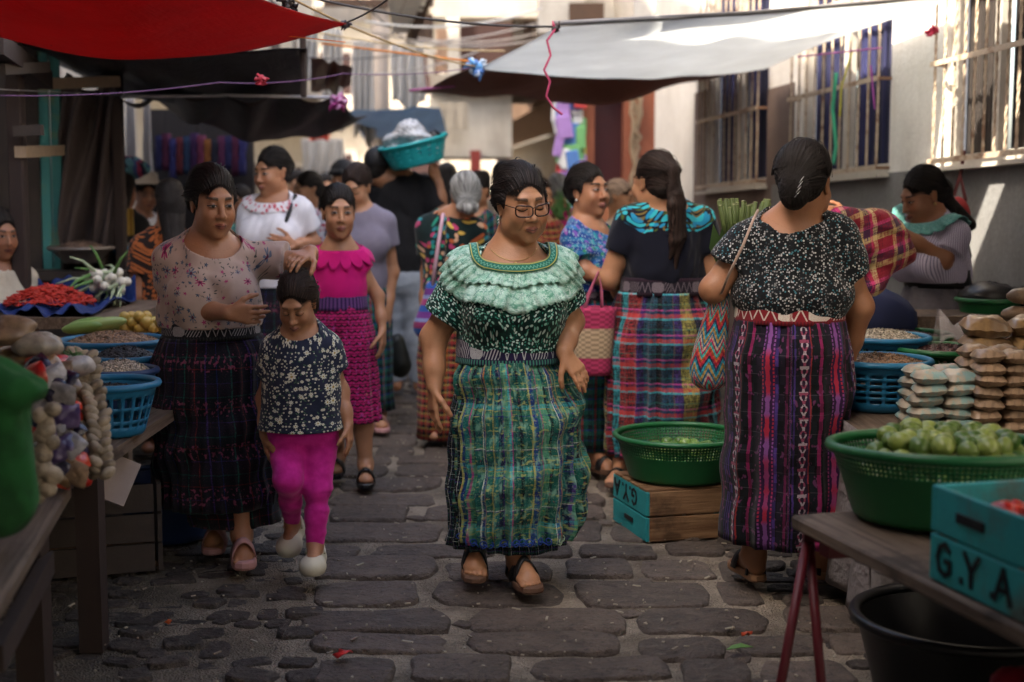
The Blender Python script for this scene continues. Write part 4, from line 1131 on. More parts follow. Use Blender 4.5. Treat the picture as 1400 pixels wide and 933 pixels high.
for wi, (Y0, Y1) in enumerate(wins):
    gw = root('barred_window', WP(Y0, sill, .02), wl[wi], 'window')
    b = MB()
    for (a0, a1, c0, c1) in ((Y0, Y1, sill - .06, sill), (Y0, Y1, zt - .06, zt), (Y0, Y0 + .035, sill, zt - .06), (Y1 - .035, Y1, sill, zt - .06), ((Y0 + Y1) / 2 - .03, (Y0 + Y1) / 2 + .03, sill, zt - .06), (Y0 + .05, (Y0 + Y1) / 2 - .03, sill + .98, sill + 1.06), ((Y0 + Y1) / 2 + .03, Y1 - .05, sill + .98, sill + 1.06)):
        wbox(b, a0, a1, c0, c1, -.075, -.02)
    b.build('window_frame', M_wframe, gw)
    for (a0, a1) in ((Y0 + .05, (Y0 + Y1) / 2 - .03), ((Y0 + Y1) / 2 + .03, Y1 - .05)):
        b = MB(); wbox(b, a0, a1, sill, zt - .06, -.11, -.095); b.build('pane', M_glass, gw)
        cm = M_curtb if wi else M_curtd
        b = MB(); n_ = 26; c1 = a0 + (a1 - a0) * (.97 if wi else .9)
        b.grid(lambda u, v: WP(a0 + (c1 - a0) * u, sill + .01 + (zt - .1 - sill) * v, -.085 + .008 * math.sin(u * 38)), 60, 4); b.build('curtain', cm, gw)
    b = MB(); wbox(b, Y0 - .03, Y1 + .03, sill - .085, sill - .062, -.03, .09); b.build('sill', M_wframe, gw)
    # grille: stands 12 cm proud, twisted uprights
    out = .075; gz0, gz1 = sill - .03, zt - .1
    n_ = (10, 11, 12)[wi]
    for i in range(n_):
        Yb = Y0 + .01 + (Y1 - Y0 - .02) * i / (n_ - 1); b = MB(); pts = []
        m_ = 56
        V = []; F = []
        for j in range(m_ + 1):
            z = gz0 + (gz1 - gz0) * j / m_; a0 = j * .62 if i % 2 == 0 or wi == 0 else 0
            for k in range(4):
                a = a0 + k * PI / 2; V.append(WP(Yb + math.cos(a) * .0085, z, out + math.sin(a) * .0085))
        for j in range(m_):
            for k in range(4): F.append((j * 4 + k, j * 4 + (k + 1) % 4, (j + 1) * 4 + (k + 1) % 4, (j + 1) * 4 + k))
        b.add(V, F, 0, False); b.build('bar', M_bar, gw)
    for z in (gz0, gz0 + .52, gz0 + 1.04, gz1):
        b = MB(); wbox(b, Y0 - .01, Y1 + .01, z - .014, z + .014, out + .013, out + .021); b.build('crossbar', M_bar, gw)
        for Ye in (Y0 - .005, Y1 + .005):
            b = MB(); b.bar(WP(Ye, z, 0.0), WP(Ye, z, out + .014), .018); b.build('bracket', M_rust, gw)

# ------------------------------------------------------------------ red-orange doorway building after the wall
M_orange = wall_mat('orange_paint', (.30, .105, .06), (.22, .075, .045)); M_dkdoor = plain('dark_red_door', (.07, .012, .012), .5, .3)
Y1 = wall_Y(893)
OB = root('orange_doorway', WP(Y1 + 1, 0), 'orange painted doorway with dark red door beyond the whitewashed wall', 'doorway')
def at(px, Y, z): v = W(px, 300, Y); return Vector((v.x, Y, z))
b = MB(); Yo = Y1 + .3
def slab(b, px0, px1, Y, z0, z1, dep=.3, mi=0): 
    a = at(px0, Y, 0).x; c = at(px1, Y, 0).x; b.box(((a + c) / 2, Y + dep / 2, (z0 + z1) / 2), (abs(c - a), dep, z1 - z0), mi=mi)
slab(b, 852, 903, Yo, -.1, 2.6); slab(b, 792, 812, Yo + .1, -.1, 2.6); b.build('post', M_orange, OB)
b = MB(); slab(b, 812, 852, Yo + .55, -.1, 2.5, .1); b.build('door', M_dkdoor, OB)
b = MB(); slab(b, 812, 852, Yo + .1, 2.45, 2.9, .4); b.build('lintel', M_orange, OB)
b = MB(); slab(b, 812, 852, Yo + .15, .9, 1.28, .38); b.build('low_panel', plain('orange_board', (.42, .16, .08), .7), OB)
RB = root('rope_bundle', W(868, 300, Yo - .15), 'tan tangled rope bundle hanging on the orange post', 'rope')
for k_ in range(5):
    b = MB(); q0 = W(868, 300, Yo - .12); pts = [(q0.x + random.uniform(-.05, .05), q0.y + random.uniform(-.04, .02), z_) for z_ in np.linspace(.9 + .1 * k_, 2.4, 14)]; b.tube(pts, .016, 6); b.build('rope_strand', plain('rope_tan', (.26, .19, .12)), RB)
# goods rack with colourful packets left of the door
def packets(b, c, w, h, n, mats):
    for i in range(n):
        b.box((c[0] + random.uniform(-w / 2, w / 2), c[1] + random.uniform(-.1, .05), c[2] + random.uniform(-h / 2, h / 2)), (random.uniform(.08, .16), .04, random.uniform(.12, .22)), Matrix.Rotation(random.uniform(-.2, .2), 3, 'Y'), mi=random.randrange(mats), bev=.01)
PKM = [plain('packet_' + n, c, .45) for n, c in (('white', (.7, .7, .68)), ('blue', (.08, .2, .5)), ('yellow', (.6, .5, .12)), ('red', (.5, .05, .05)), ('green', (.15, .4, .15)), ('violet', (.35, .2, .5)))]
b = MB(); c = at(779, 13.2, 1.65); PKR = root('packet_rack', c, 'tall rack of small colourful packets hanging beside the orange doorway', 'rack')
for k_ in range(80):
    b = MB(); packets(b, c, .22, 1.7, 1, 6); b.build('packet', PKM, PKR)
# ------------------------------------------------------------------ far buildings
def zz_(py, Y): return W(0, py, Y).z
def pbox(b, px0, px1, py0, py1, Y, dep=.3, mi=0):
    """a box whose street face fills these photo pixels at distance Y"""
    a = W(px0, py1, Y); c = W(px1, py0, Y); b.box(((a.x + c.x) / 2, Y + dep / 2, (a.z + c.z) / 2), (abs(c.x - a.x), dep, abs(c.z - a.z)), mi=mi)
M_cream = wall_mat('cream_far_wall', (.46, .41, .33), (.32, .27, .21)); M_whitef = wall_mat('white_far_wall', (.52, .50, .45), (.36, .33, .29)); M_tan = wall_mat('tan_fascia', (.50, .33, .22), (.38, .24, .16))
M_recess = plain('dark_recess', (.022, .006, .005), .8, .3); M_brownw = plain('brown_wood', (.075, .045, .030), .8, .4, 15)  # deep shade of the recess put into its colour, also used for panes
M_conc = wall_mat('concrete', (.40, .36, .31), (.28, .25, .22)); M_corr = plain('corrugated_roof', (.62, .60, .56), .6, .2)
def facade_windows(bl, X, Y0, Y1, z0s, n, face, m=M_recess, w=1.0, h=1.2):
    for z0 in z0s:
        for i in range(n):
            yc = Y0 + (Y1 - Y0) * (i + .5) / n
            fb = MB(); fb.box((X, yc, z0 + h / 2), (.10, w + .16, h + .16)); fr = fb.build('window', M_wframe, bl)
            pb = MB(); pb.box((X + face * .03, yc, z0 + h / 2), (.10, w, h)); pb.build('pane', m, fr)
# left row added to shade the near street, middle lowered for a sun streak
LB = root('left_shade_house', (-4.2, 5, 0), 'tall plastered house added behind the left stalls to shade the street, mostly hidden', 'house')
for y0, y1, h in ((-6, 1.4, 9.2), (1.4, 3.9, 7.3), (3.9, 13, 9.1)):
    b = MB(); b.box((-4.9, (y0 + y1) / 2, h / 2), (3, y1 - y0, h)); b.build('wall', M_conc, LB)
    b = MB(); b.box((-4.85, (y0 + y1) / 2, h + .06), (3.2, y1 - y0 - .01, .12)); b.build('roof_slab', M_conc, LB)
facade_windows(LB, -3.40, -3, 12.5, (3.6, 6.0), 5, 1)
BB = root('right_upper_house', (3.5, -2, 0), 'plastered house on the right, nearer than the windowed wall and outside the picture', 'house')
b = MB(); b.box((5.3, -2.4, 3.3), (3, 10, 6.6)); b.build('wall', M_wallw, BB)
C1 = root('far_left_house', (-6, 20, 0), 'cream sunlit house far down the street on the left behind hanging laundry', 'house')
b = MB(); b.box((-9.2, 24, 4.5), (9.5, 17, 9)); b.build('wall', M_cream, C1)
facade_windows(C1, -4.45, 17, 31, (.6, 3.6, 6.4), 5, 1)
b = MB(); b.box((-4.1, 24, 3.1), (.9, 16, .14)); b.build('balcony_slab', M_conc, C1)
C2 = root('street_end_house', (-6, 48, 0), 'pale yellow house closing the far end of the street above the crowd', 'house')
b = MB(); b.box((-8, 52, 6), (30, 6, 12)); b.build('wall', M_cream, C2)
for i in range(6):
    for z0 in (1.0, 4.4, 7.8):
        fb = MB(); fb.box((-15 + i * 3.0, 48.98, z0 + .8), (1.4, .1, 1.7)); fr = fb.build('window', M_wframe, C2); pb = MB(); pb.box((-15 + i * 3.0, 48.95, z0 + .8), (1.1, .1, 1.4)); pb.build('pane', M_recess, fr)
b = MB(); b.box((-8, 48.5, 4.0), (18, 1.0, .2)); b.box((-8, 48.5, 7.4), (18, 1.0, .2)); b.build('balcony_slab', M_conc, C2)
C3 = root('balcony_house', (0, 17, 0), 'concrete house with white columns and dark red recess above the awnings', 'house')
b = MB(); pbox(b, 588, 742, -60, 24, 17, .5); pbox(b, 588, 742, 102, 126, 17, 2.5); b.build('beam', M_conc, C3)
for x0, x1 in ((610, 628), (584, 592)):
    b = MB(); pbox(b, x0, x1, 24, 102, 17, .25); b.build('column', M_whitef, C3)
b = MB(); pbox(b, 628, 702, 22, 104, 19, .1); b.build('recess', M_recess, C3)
b = MB()
for i in range(9): pbox(b, 700 + i * 4.4, 704.2 + i * 4.4, 20, 104, 17.3 + (i % 2) * .12, .06)
b.build('wooden_shutter', M_brownw, C3)
b = MB(); pbox(b, 588, 700, 126, 215, 17.2, 2.0); b.build('lower_wall', M_whitef, C3)
b = MB(); pbox(b, 643, 657, 206, 250, 17.15, .04); b.build('red_door', plain('red_cloth', (.30, .05, .04), .7), C3)
C4 = root('overhanging_house', (2, 16, 0), 'white house on the right with a long tan balcony edge and dark shop below', 'house')
def LN(Y, off=0.0): return 1.88 - .083 * Y + off
def lbox(b, Y0, Y1, z0, z1, t0, t1, mi=0):
    P = [Vector((LN(y, o), y, z)) for o in (t0, t1) for z in (z0, z1) for y in (Y0, Y1)]
    b.add(P, [(0, 1, 3, 2), (4, 6, 7, 5), (0, 4, 5, 1), (2, 3, 7, 6), (0, 2, 6, 4), (1, 5, 7, 3)], mi)
b = MB(); lbox(b, 13.9, 38, 2.42, 2.72, 0, 1.2); b.build('balcony_edge', M_tan, C4)
b = MB(); lbox(b, 13.95, 38, 2.74, 6.2, .45, 3.5); b.build('upper_wall', M_whitef, C4)
b = MB(); lbox(b, 14.6, 38, -.1, 2.40, 1.25, 3.5); b.build('lower_wall', M_cream, C4)
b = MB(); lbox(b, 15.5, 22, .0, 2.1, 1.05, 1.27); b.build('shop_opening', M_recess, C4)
for y in (24, 28, 32):
    b = MB(); lbox(b, y, y + 1.2, 3.5, 4.8, .38, .46); b.build('window', M_recess, C4)
b = MB(); b.bar(Vector((LN(16, .1), 16, 2.4)), Vector((LN(16, 1.2), 16, 1.2)), .07); b.build('brace', M_brownw, C4)
C5 = root('upper_right_house', (2, 15, 0), 'white parapet and wall rising above the pale awning', 'house')
b = MB(); pbox(b, 736, 800, -60, 45, 14.8, .4); pbox(b, 800, 1010, -80, 26, 15.2, 1.4); b.build('wall', M_whitef, C5)
for a_ in ((848, 894, -8, 12, 15.15), (778, 826, 4, 30, 14.7)):
    b = MB(); pbox(b, *a_, .06); b.build('shutter', M_brownw, C5)

def tarp_mat(name, col, tr, f=.4, stripe=None):
    t = T(name); g = t.geo(); pc = t.attr('pc'); u, v, w = t.sep(pc); n = t.noise(g, 3, 4, .6); wv = t.noise(g, 60, 3, .6); cr = t.noise(t.comb(u * 9.0, v * 3.0, 0.0), 1, 4, .7)
    c = t.mul(tuple(col), t.gray(n * .5 + .75)); c = t.mix((t.noise(g, 9, 5, .7)).ss(.58, .75) * .3, c, tuple(k * .45 for k in col))
    t.set(color=c, rough=.55, spec=.3); t.bump(cr * 2.0 + wv * .3 + n, .5, .03)
    t.translucent(t.mul(tuple(tr), t.gray(n * .4 + .8)), f); return t.m
M_red = tarp_mat('red_tarp', (.33, .012, .018), (.46, .010, .020), .60); M_whitet = tarp_mat('white_tarp', (.66, .68, .68), (.72, .74, .74), .66)
M_blackt = tarp_mat('black_tarp', (.016, .013, .014), (.02, .012, .012), .08); M_brownt = tarp_mat('brown_tarp', (.085, .052, .046), (.20, .11, .085), .4); M_bluet = tarp_mat('blue_gray_tarp', (.30, .38, .46), (.3, .4, .5), .5)
def tarp(name, m, P00, P10, P01, P11, sag, label, edge=(0, 0, 0, 0), nu=48, nv=24, rip=.012, seed=1, group=None):
    r = random.Random(seed); ph = [(r.uniform(4, 14), r.uniform(2, 9), r.uniform(0, 6)) for _ in range(6)]
    P00, P10, P01, P11 = [Vector(p) for p in (P00, P10, P01, P11)]
    def fn(u, v):
        p = (P00 * (1 - u) + P10 * u) * (1 - v) + (P01 * (1 - u) + P11 * u) * v
        s_ = sag * math.sin(PI * u) * math.sin(PI * v) + edge[0] * math.sin(PI * u) * (1 - v) + edge[1] * math.sin(PI * u) * v + edge[2] * math.sin(PI * v) * (1 - u) + edge[3] * math.sin(PI * v) * u
        w = sum(math.sin(a * u * 2 + b_ * v + c) for a, b_, c in ph) * rip * (.3 + math.sin(PI * u) * math.sin(PI * v))
        w += rip * 1.5 * abs(math.sin((u + v * .3) * 18)) * max(0, (v - .7)) 
        return p - Vector((0, 0, s_ - w))
    b = MB(); b.grid(fn, nu, nv); o = b.build(name, m, None); solid(o, .003, 0); tag(o, label, 'awning', group); return o, fn
red, redf = tarp('red_awning', M_red, W(475, 33, 6.1), W(-200, -18, 5.2), W(215, -60, 3.5), W(-560, -300, 2.7), .03, 'big red awning glowing over the left stalls at the top left corner', edge=(.20, .02, .02, 0), rip=.008)
tarp('white_awning', M_whitet, W(762, 37, 6.5), W(1288, 0, 7.7), W(655, 95, 8.5), W(1045, 96, 10.0), .02, 'pale gray-white awning stretched from the street to the barred windows', edge=(.0, .06, .0, -.02), rip=.007, seed=3)
tarp('brown_awning', M_brownt, W(657, 92, 8.75), W(1048, 92, 10.2), W(560, 126, 9.9), W(955, 108, 11.8), .05, 'dark brown awning hanging behind and below the white one', edge=(-.02, .10, 0, .0), rip=.02, seed=4)
tarp('black_awning', M_blackt, W(420, 66, 7.2), W(-60, 10, 6.4), W(420, 128, 9.2), W(20, 58, 8.8), .02, 'black awning hanging close behind the red one', edge=(.08, .22, 0, 0), seed=5)
tarp('dark_brown_awning', M_blackt if False else tarp_mat('dusky_tarp', (.035, .024, .024), (.05, .03, .03), .15), W(165, 133, 8.0), W(462, 135, 8.4), W(215, 140, 10.4), W(502, 164, 10.6), .02, 'dusky brown awning with a pale front rope above the textile stall', edge=(.0, .22, 0, .02), rip=.03, seed=6)
tarp('blue_gray_awning', M_bluet, W(478, 152, 14.0), W(602, 146, 14.0), W(500, 196, 17.0), W(612, 188, 17.0), .05, 'blue-gray awning far down the street in the centre', edge=(.0, .1, 0, 0), seed=7)
tarp('unseen_shade_awning', M_blackt, (-.50, 3.6, 2.55), (-3.3, 3.6, 2.75), (-.45, -.8, 2.55), (-3.3, -.8, 2.8), .1, 'unseen black awning added above the near left stall to darken it', seed=8)  # unseen, added to keep skylight off the left stall
tarp('unseen_right_awning', M_brownt, (.80, 6.34, 2.65), (2.75, 6.34, 2.75), (.75, .2, 2.6), (3.3, .2, 2.8), .0, 'unseen brown awning over the near right stall, shaped to block the sun', seed=9, rip=.004)  # unseen, edges shaped to shade the wall and the right stall
tarp('unseen_gap_awning', M_brownt, (.35, 6.95, 2.70), (2.45, 6.95, 2.80), (.35, 6.47, 2.65), (2.7, 6.47, 2.75), .0, 'unseen narrow awning added beside the near right one to leave a sun streak', seed=12, rip=.004)  # unseen, gap to its neighbour shaped to throw a sun streak
tarp('gray_back_awning', M_brownt, W(425, 78, 10.0), W(482, 92, 10.0), W(425, 128, 11.5), W(480, 118, 11.5), .05, 'small gray-brown awning between the black awning and the laundry', seed=10)
b = MB(); 
# pipe along the front edge of the white awning, knots and strings
b.tube([W(758, 36, 6.49) + Vector((0, 0, .012)), W(1020, 22, 7.05) + Vector((0, 0, .012)), W(1292, -2, 7.7) + Vector((0, 0, .012))], .011, 8); tag(b.build('awning_pole', plain('pole_gray', (.20, .20, .21), .4)), 'thin gray pole along the front edge of the pale awning', 'pole')
def string(name, pts, r, col, label, cat='rope', sag=0.0, n=12):
    P = []
    for i in range(len(pts) - 1):
        a = W(*pts[i]); c = W(*pts[i + 1])
        for k in range(n):
            t_ = k / n; P.append(a.lerp(c, t_) - Vector((0, 0, sag * 4 * t_ * (1 - t_))))
    P.append(W(*pts[-1])); b = MB(); b.tube(P, r, 5); return tag(b.build(name, plain('cord_%d%d%d' % tuple(int(k * 99) for k in col), col, .7), None), label, cat)
string('guy_rope', [(380, -14, 5.8), (762, 37, 6.5)], .0055, (.05, .045, .045), 'black rope running from the top edge down to the corner of the white awning', sag=.04)
string('guy_rope', [(398, -2, 5.9), (655, 92, 8.4)], .005, (.36, .24, .10), 'tan rope crossing from the red awning to the blue ribbon knot', sag=.04)
string('guy_rope', [(440, 60, 9.0), (657, 86, 8.5)], .007, (.60, .20, .03), 'bright orange rope leading to the blue ribbon knot')
string('guy_rope', [(430, 44, 9.0), (690, 70, 9.5)], .006, (.45, .35, .20), 'straw coloured line above the orange rope', sag=.03)
string('guy_rope', [(0, 131, 6.2), (300, 113, 6.6), (470, 101, 7), (652, 92, 8.4)], .0026, (.14, .06, .15), 'thin purple string crossing below the red awning', sag=.02)
string('guy_rope', [(-10, 122, 6.6), (170, 131, 8)], .003, (.28, .28, .30), 'thin pale string at the far left under the red awning')
string('guy_rope', [(560, 124, 9.6), (622, 118, 9.4)], .009, (.36, .10, .25), 'pink strap on the corner of the brown awning', 'strap')
string('guy_rope', [(500, 30, 12), (740, 12, 14)], .012, (.5, .5, .48), 'pale cable crossing in front of the balcony house', 'cable', sag=.1)
string('guy_rope', [(425, 100, 12), (660, 68, 14)], .008, (.4, .38, .36), 'gray cable behind the orange rope', 'cable', sag=.1)
string('guy_rope', [(470, 34, 6.1), (476, 30, 5.9), (545, -12, 5.0)], .004, (.10, .09, .09), 'dark tie cord from the red awning corner', sag=.01)
string('guy_rope', [(165, 133, 7.98), (310, 131, 8.2), (462, 134, 8.38)], .010, (.34, .33, .36), 'pale rope along the front of the dusky awning')
string('hanging_string', [(758, 42, 6.45), (748, 56, 6.45), (753, 76, 6.45), (744, 96, 6.45), (752, 112, 6.45), (747, 132, 6.45), (757, 148, 6.45), (769, 157, 6.45)], .0055, (.50, .06, .14), 'pink-red string dangling in curls from the corner of the white awning', 'string', n=4)
string('hanging_string', [(1143, 100, 8.55), (1138, 150, 8.6), (1143, 200, 8.6), (1139, 225, 8.6)], .012, (.05, .42, .25), 'green twine hanging on the middle window bars', 'string', n=4)
string('hanging_string', [(1165, 70, 8.5), (1150, 120, 8.5), (1148, 160, 8.5)], .006, (.45, .42, .06), 'yellow string tied on the middle window bars', 'string')
string('hanging_string', [(1190, 90, 8.4), (1196, 150, 8.4)], .006, (.30, .06, .30), 'purple string tied on the middle window bars', 'string')
string('hanging_string', [(1090, 78, 8.5), (1205, 66, 8.2)], .005, (.40, .10, .32), 'thin pink string stretched across the middle window', 'string')
def knot(px, py, Y, r, cols, label, n=14, tail=True):
    rr = random.Random(px); b = MB(); c = W(px, py, Y)
    for i in range(n):
        d = Vector((rr.uniform(-1, 1), rr.uniform(-1, 1), rr.uniform(-1, .8))).normalized() * r * rr.uniform(.5, 1.2); q = Vector((-d.y, d.x, rr.uniform(-1, 1) * r)) * .4
        b.tube([c, c + d * .6 + q, c + d], [r * .13, r * .22, r * .08], 5, mi=i % len(cols))
    b.ball(c, r * .45, jit=.2); tag(b.build('ribbon_knot', [plain('ribbon_%d%d%d' % tuple(int(k * 99) for k in cc), cc, .5) for cc in cols]), label, 'ribbon')
knot(652, 92, 8.35, .075, [(.12, .35, .70), (.55, .65, .75), (.08, .2, .5)], 'blue and white plastic ribbon knotted on the awning corner', 18)
knot(760, 40, 6.47, .035, [(.05, .04, .04), (.45, .06, .12)], 'dark knot with pink cord at the front corner of the white awning')
knot(463, 142, 8.35, .065, [(.26, .03, .16), (.40, .18, .34)], 'magenta ribbon bundle on the rope end of the dusky awning', 20)
knot(473, 34, 6.1, .03, [(.04, .03, .04)], 'small dark knot on the right corner of the red awning')
knot(1276, 42, 7.75, .05, [(.5, .03, .08)], 'red frayed ribbon on the left bar of the nearest window')
knot(393, 4, 5.9, .05, [(.02, .015, .015)], 'dark knot of rope on top of the red awning')
knot(357, 108, 6.3, .035, [(.4, .02, .04)], 'red ribbon tail hanging below the red awning')
# laundry and sheets, pole, corrugated roof
M_sheet = tarp_mat('white_sheet', (.62, .60, .57), (.55, .53, .50), .4)
def sheet(px0, px1, py0, py1, Y, label, m=None, seed=1):
    r = random.Random(seed); a = W(px0, py0, Y); c = W(px1, py1, Y)
    b = MB(); b.grid(lambda u, v: (a.x + (c.x - a.x) * (u + .06 * math.sin(v * 5 + seed) * v), Y + .06 * math.sin(u * 22 + seed + v * 2) * (.3 + v), a.z + (c.z - a.z) * v * (1 + .10 * math.sin(u * 7 + seed) * v)), 36, 12)
    o = b.build('hanging_sheet', m or M_sheet, None); solid(o, .004, 0); tag(o, label, 'laundry')
sheet(404, 436, 28, 118, 14.5, 'white sheet hanging just right of the red awning tip, leftmost of the laundry', seed=1)
sheet(440, 470, 40, 170, 15.5, 'white hanging sheet between the leftmost sheet and the utility pole', seed=2)
sheet(482, 512, 56, 190, 15.0, 'long white sheet hanging left of the utility pole', seed=3)
sheet(534, 580, 62, 145, 15.2, 'wide white garment hanging right of the utility pole', seed=4)
sheet(412, 470, 190, 250, 19, 'pale cloth low behind the crowd under the dusky awning', seed=6)
sheet(424, 452, 178, 192, 16, 'red and yellow cloth edge behind the crowd', plain('red_yellow', (.5, .08, .05)), 7)
UP = root('utility_pole', W(522, 300, 16) * 1.0, 'wooden utility pole rising behind the laundry in the centre left', 'pole'); 
b = MB(); q = W(522, 300, 16); b.tube([(q.x, 16, -.1), (q.x, 16, 4.2)], .10, 10); b.build('shaft', plain('pole_wood', (.34, .29, .25), .8), UP)
b = MB(); b.bar((q.x - .6, 15.9, 3.4), (q.x + .6, 15.9, 3.4), .08); b.build('cross_arm', M_brownw, UP)
RF = root('corrugated_roof', W(555, 20, 12.5), 'white corrugated roof corner at the top centre', 'roof')
b = MB(); A, B_, C_ = W(526, -20, 12.5), W(592, -24, 12.5), W(552, 44, 13.5)
b.grid(lambda u, v: (A.lerp(B_, u)).lerp(C_ + Vector(((u - .5) * .18, 0, 0)), v) + Vector((0, 0, .02 * math.sin(v * 60))), 6, 90); o = b.build('roof_sheet', M_corr, RF); solid(o, .01)
b = MB(); pa = W(592, -30, 12.6); pbm = W(560, 60, 13.6); b.bar(pa, pbm, .08); b.build('rafter', M_brownw, RF)

# ------------------------------------------------------------------ left side: posts, boards, plastic sheeting
M_plank = plain('weathered_plank', (.05, .038, .032), .85, .5, 14, .4); M_post = plain('dark_post', (.030, .018, .015), .8, .4, 20); M_teal = plain('teal_board', (.06, .26, .25), .75, .3, 10, dirt=((.20, .26, .10), .9)); M_beam = plain('pale_beam', (.30, .22, .15), .8, .4, 20)
LW = root('board_shed', (-3.0, 7.5, 0), 'weathered board shed wall behind the left stalls with teal plank', 'shed')
for i in range(16):
    px = -40 + i * 14; Y = 8.0 + .02 * i; a = W(px, 300, Y); w = 13 / FPX * Y
    if 5 <= (px - 0) // 14 + 0 and px > 84: break
    m = M_teal if 56 < px < 84 else M_plank
    bb = MB(); bb.box((a.x + w / 2, Y + random.uniform(0, .03), 1.3 + random.uniform(-.03, .03)), (w * .96, .03, 2.9), Matrix.Rotation(random.uniform(-.008, .008), 3, 'Y')); bb.build('board', m, LW)
def post(px, Y, z0, z1, w, m, label, name='wooden_post'):
    a = W(px, 300, Y); b = MB(); b.box((a.x, Y, (z0 + z1) / 2), (w, w, z1 - z0), bev=.008); tag(b.build(name, m), label, 'post')
post(27, 6.9, 0, 2.6, .075, M_post, 'dark wooden post at the far left in front of the board shed')
post(165, 8.1, 0, 2.05, .06, M_post, 'dark post holding the left end of the dusky awning')
post(418, 7.3, 1.85, 2.2, .03, M_post, 'short dark batten at the right edge of the black awning')
for (p0, p1, w, m, lb) in (((28, 208, 6.85), (82, 206, 7.9), .055, M_beam, 'pale horizontal beam nailed across the teal board'), ((20, 180, 6.8), (58, 178, 6.8), .05, M_plank, 'short brown rail on the far left post'), ((60, 115, 7.6), (160, 112, 8.0), .06, M_beam, 'pale roof beam above the plastic sheeting'), ((-10, 60, 6.2), (60, 110, 7.4), .09, M_post, 'dark slanting rafter at the top left'), ((0, 95, 6.4), (62, 92, 7), .05, M_plank, 'gray roof batten below the slanting rafter')):
    b = MB(); b.bar(W(*p0), W(*p1), w); tag(b.build('wooden_beam', m), lb, 'beam')
M_plast = tarp_mat('dusty_plastic', (.10, .075, .07), (.12, .09, .085), .2)
a = W(76, 112, 8.15); c = W(170, 345, 8.15)
b = MB(); b.grid(lambda u, v: (a.x + (c.x - a.x) * u, 8.15 + .05 * math.sin(u * 11 + v * 7) + .04 * math.sin((u + v) * 23), a.z + (c.z - .7 - a.z) * v + .05 * math.sin(u * 9)), 44, 44); o = b.build('plastic_sheeting', M_plast); solid(o, .003); tag(o, 'dusty brown plastic sheeting hung beside the teal board', 'sheeting')
M_curt = tarp_mat('pale_curtain', (.42, .38, .36), (.4, .36, .34), .3)
for px0, px1, lb, sd in ((172, 186, 'narrow pale curtain strip right of the dark post', 1), (196, 208, 'second narrow pale curtain strip by the textile stall', 2)):
    sheet(px0, px1, 135, 240, 10.5, lb, M_curt, sd)
# textile stall: folded and hanging cloths
TX = root('textile_rack', W(270, 250, 10.8), 'dark rack of hanging woven textiles under the dusky awning', 'rack')
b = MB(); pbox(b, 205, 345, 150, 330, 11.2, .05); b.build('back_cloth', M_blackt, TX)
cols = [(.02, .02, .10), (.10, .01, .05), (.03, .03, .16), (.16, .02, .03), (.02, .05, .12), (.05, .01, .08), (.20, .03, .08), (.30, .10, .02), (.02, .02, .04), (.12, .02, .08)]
for i in range(13):
    x0 = 214 + i * 9.5; a = W(x0, 185 + random.uniform(-6, 6), 10.9); c = W(x0 + 8.6, 240 + random.uniform(-8, 10), 10.9)
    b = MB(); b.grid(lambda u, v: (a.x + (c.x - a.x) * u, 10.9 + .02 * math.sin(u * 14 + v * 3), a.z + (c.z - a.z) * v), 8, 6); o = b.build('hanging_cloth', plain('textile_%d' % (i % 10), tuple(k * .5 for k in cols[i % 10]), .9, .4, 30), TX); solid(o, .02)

tarp('added_shade_tarp', M_blackt, (-.6, 2.7, 2.75), (.85, 2.7, 2.8), (-.8, -2.6, 2.75), (.8, -2.6, 2.8), .05, 'unseen black tarp added over the street behind the camera to cut light', seed=21)  # unseen, added to block light from the camera side
tarp('added_shade_tarp', M_blackt, (-3.3, -1.0, 2.9), (3.4, -1.0, 2.9), (-3.3, -7.0, 2.9), (3.4, -7.0, 2.9), .1, 'wide unseen black tarp added farther behind the camera to cut light', seed=22)  # second unseen tarp, added to keep the foreground dark
RH = root('rear_light_block', (0, -14, 0), 'unseen block added behind the camera to cut low sky light', 'house')  # unseen, added to block low sky light from behind
b = MB(); b.box((0, -15, 4.5), (16, 4, 9)); b.build('wall', M_conc, RH)

for i, (px0, px1, py0, py1, Y, m, lb, nm) in enumerate((
  (690, 738, 60, 104, 16.4, M_brownw, 'brown slatted screen under the concrete beam of the balcony house', 'screen'),
  (596, 612, 40, 100, 16.6, M_tan, 'tan panel left of the white column on the balcony house', 'panel'),
  (560, 592, 20, 60, 15.8, M_brownw, 'dark boards under the corrugated roof corner', 'boards'),
  (600, 640, 140, 178, 16.8, M_cream, 'pale hoarding under the balcony house', 'hoarding'),
  (440, 500, 8, 30, 19.5, M_conc, 'concrete lintel above the hanging laundry', 'lintel'))):
    b = MB(); n_ = 6
    for k in range(n_):
        pass
    PR = root(nm, W((px0 + px1) / 2, py1, Y), lb, nm)
    for k in range(n_):
        a_ = px0 + (px1 - px0) * k / n_; b = MB(); pbox(b, a_ + .3, a_ + (px1 - px0) / n_ - .3, py0, py1, Y + .02 * (k % 2), .05); b.build('board', m, PR)

string('guy_rope', [(96, 20, 5.35), (300, 40, 5.6), (472, 58, 5.9)], .0022, (.75, .20, .03), 'thin orange cord standing in for a light streak under the red awning')  # cord added in place of a sun streak on the tarp
string('guy_rope', [(100, -10, 4.9), (92, 20, 5.1), (70, 62, 5.3)], .004, (.02, .01, .01), 'dark loose cord hanging across the red awning')

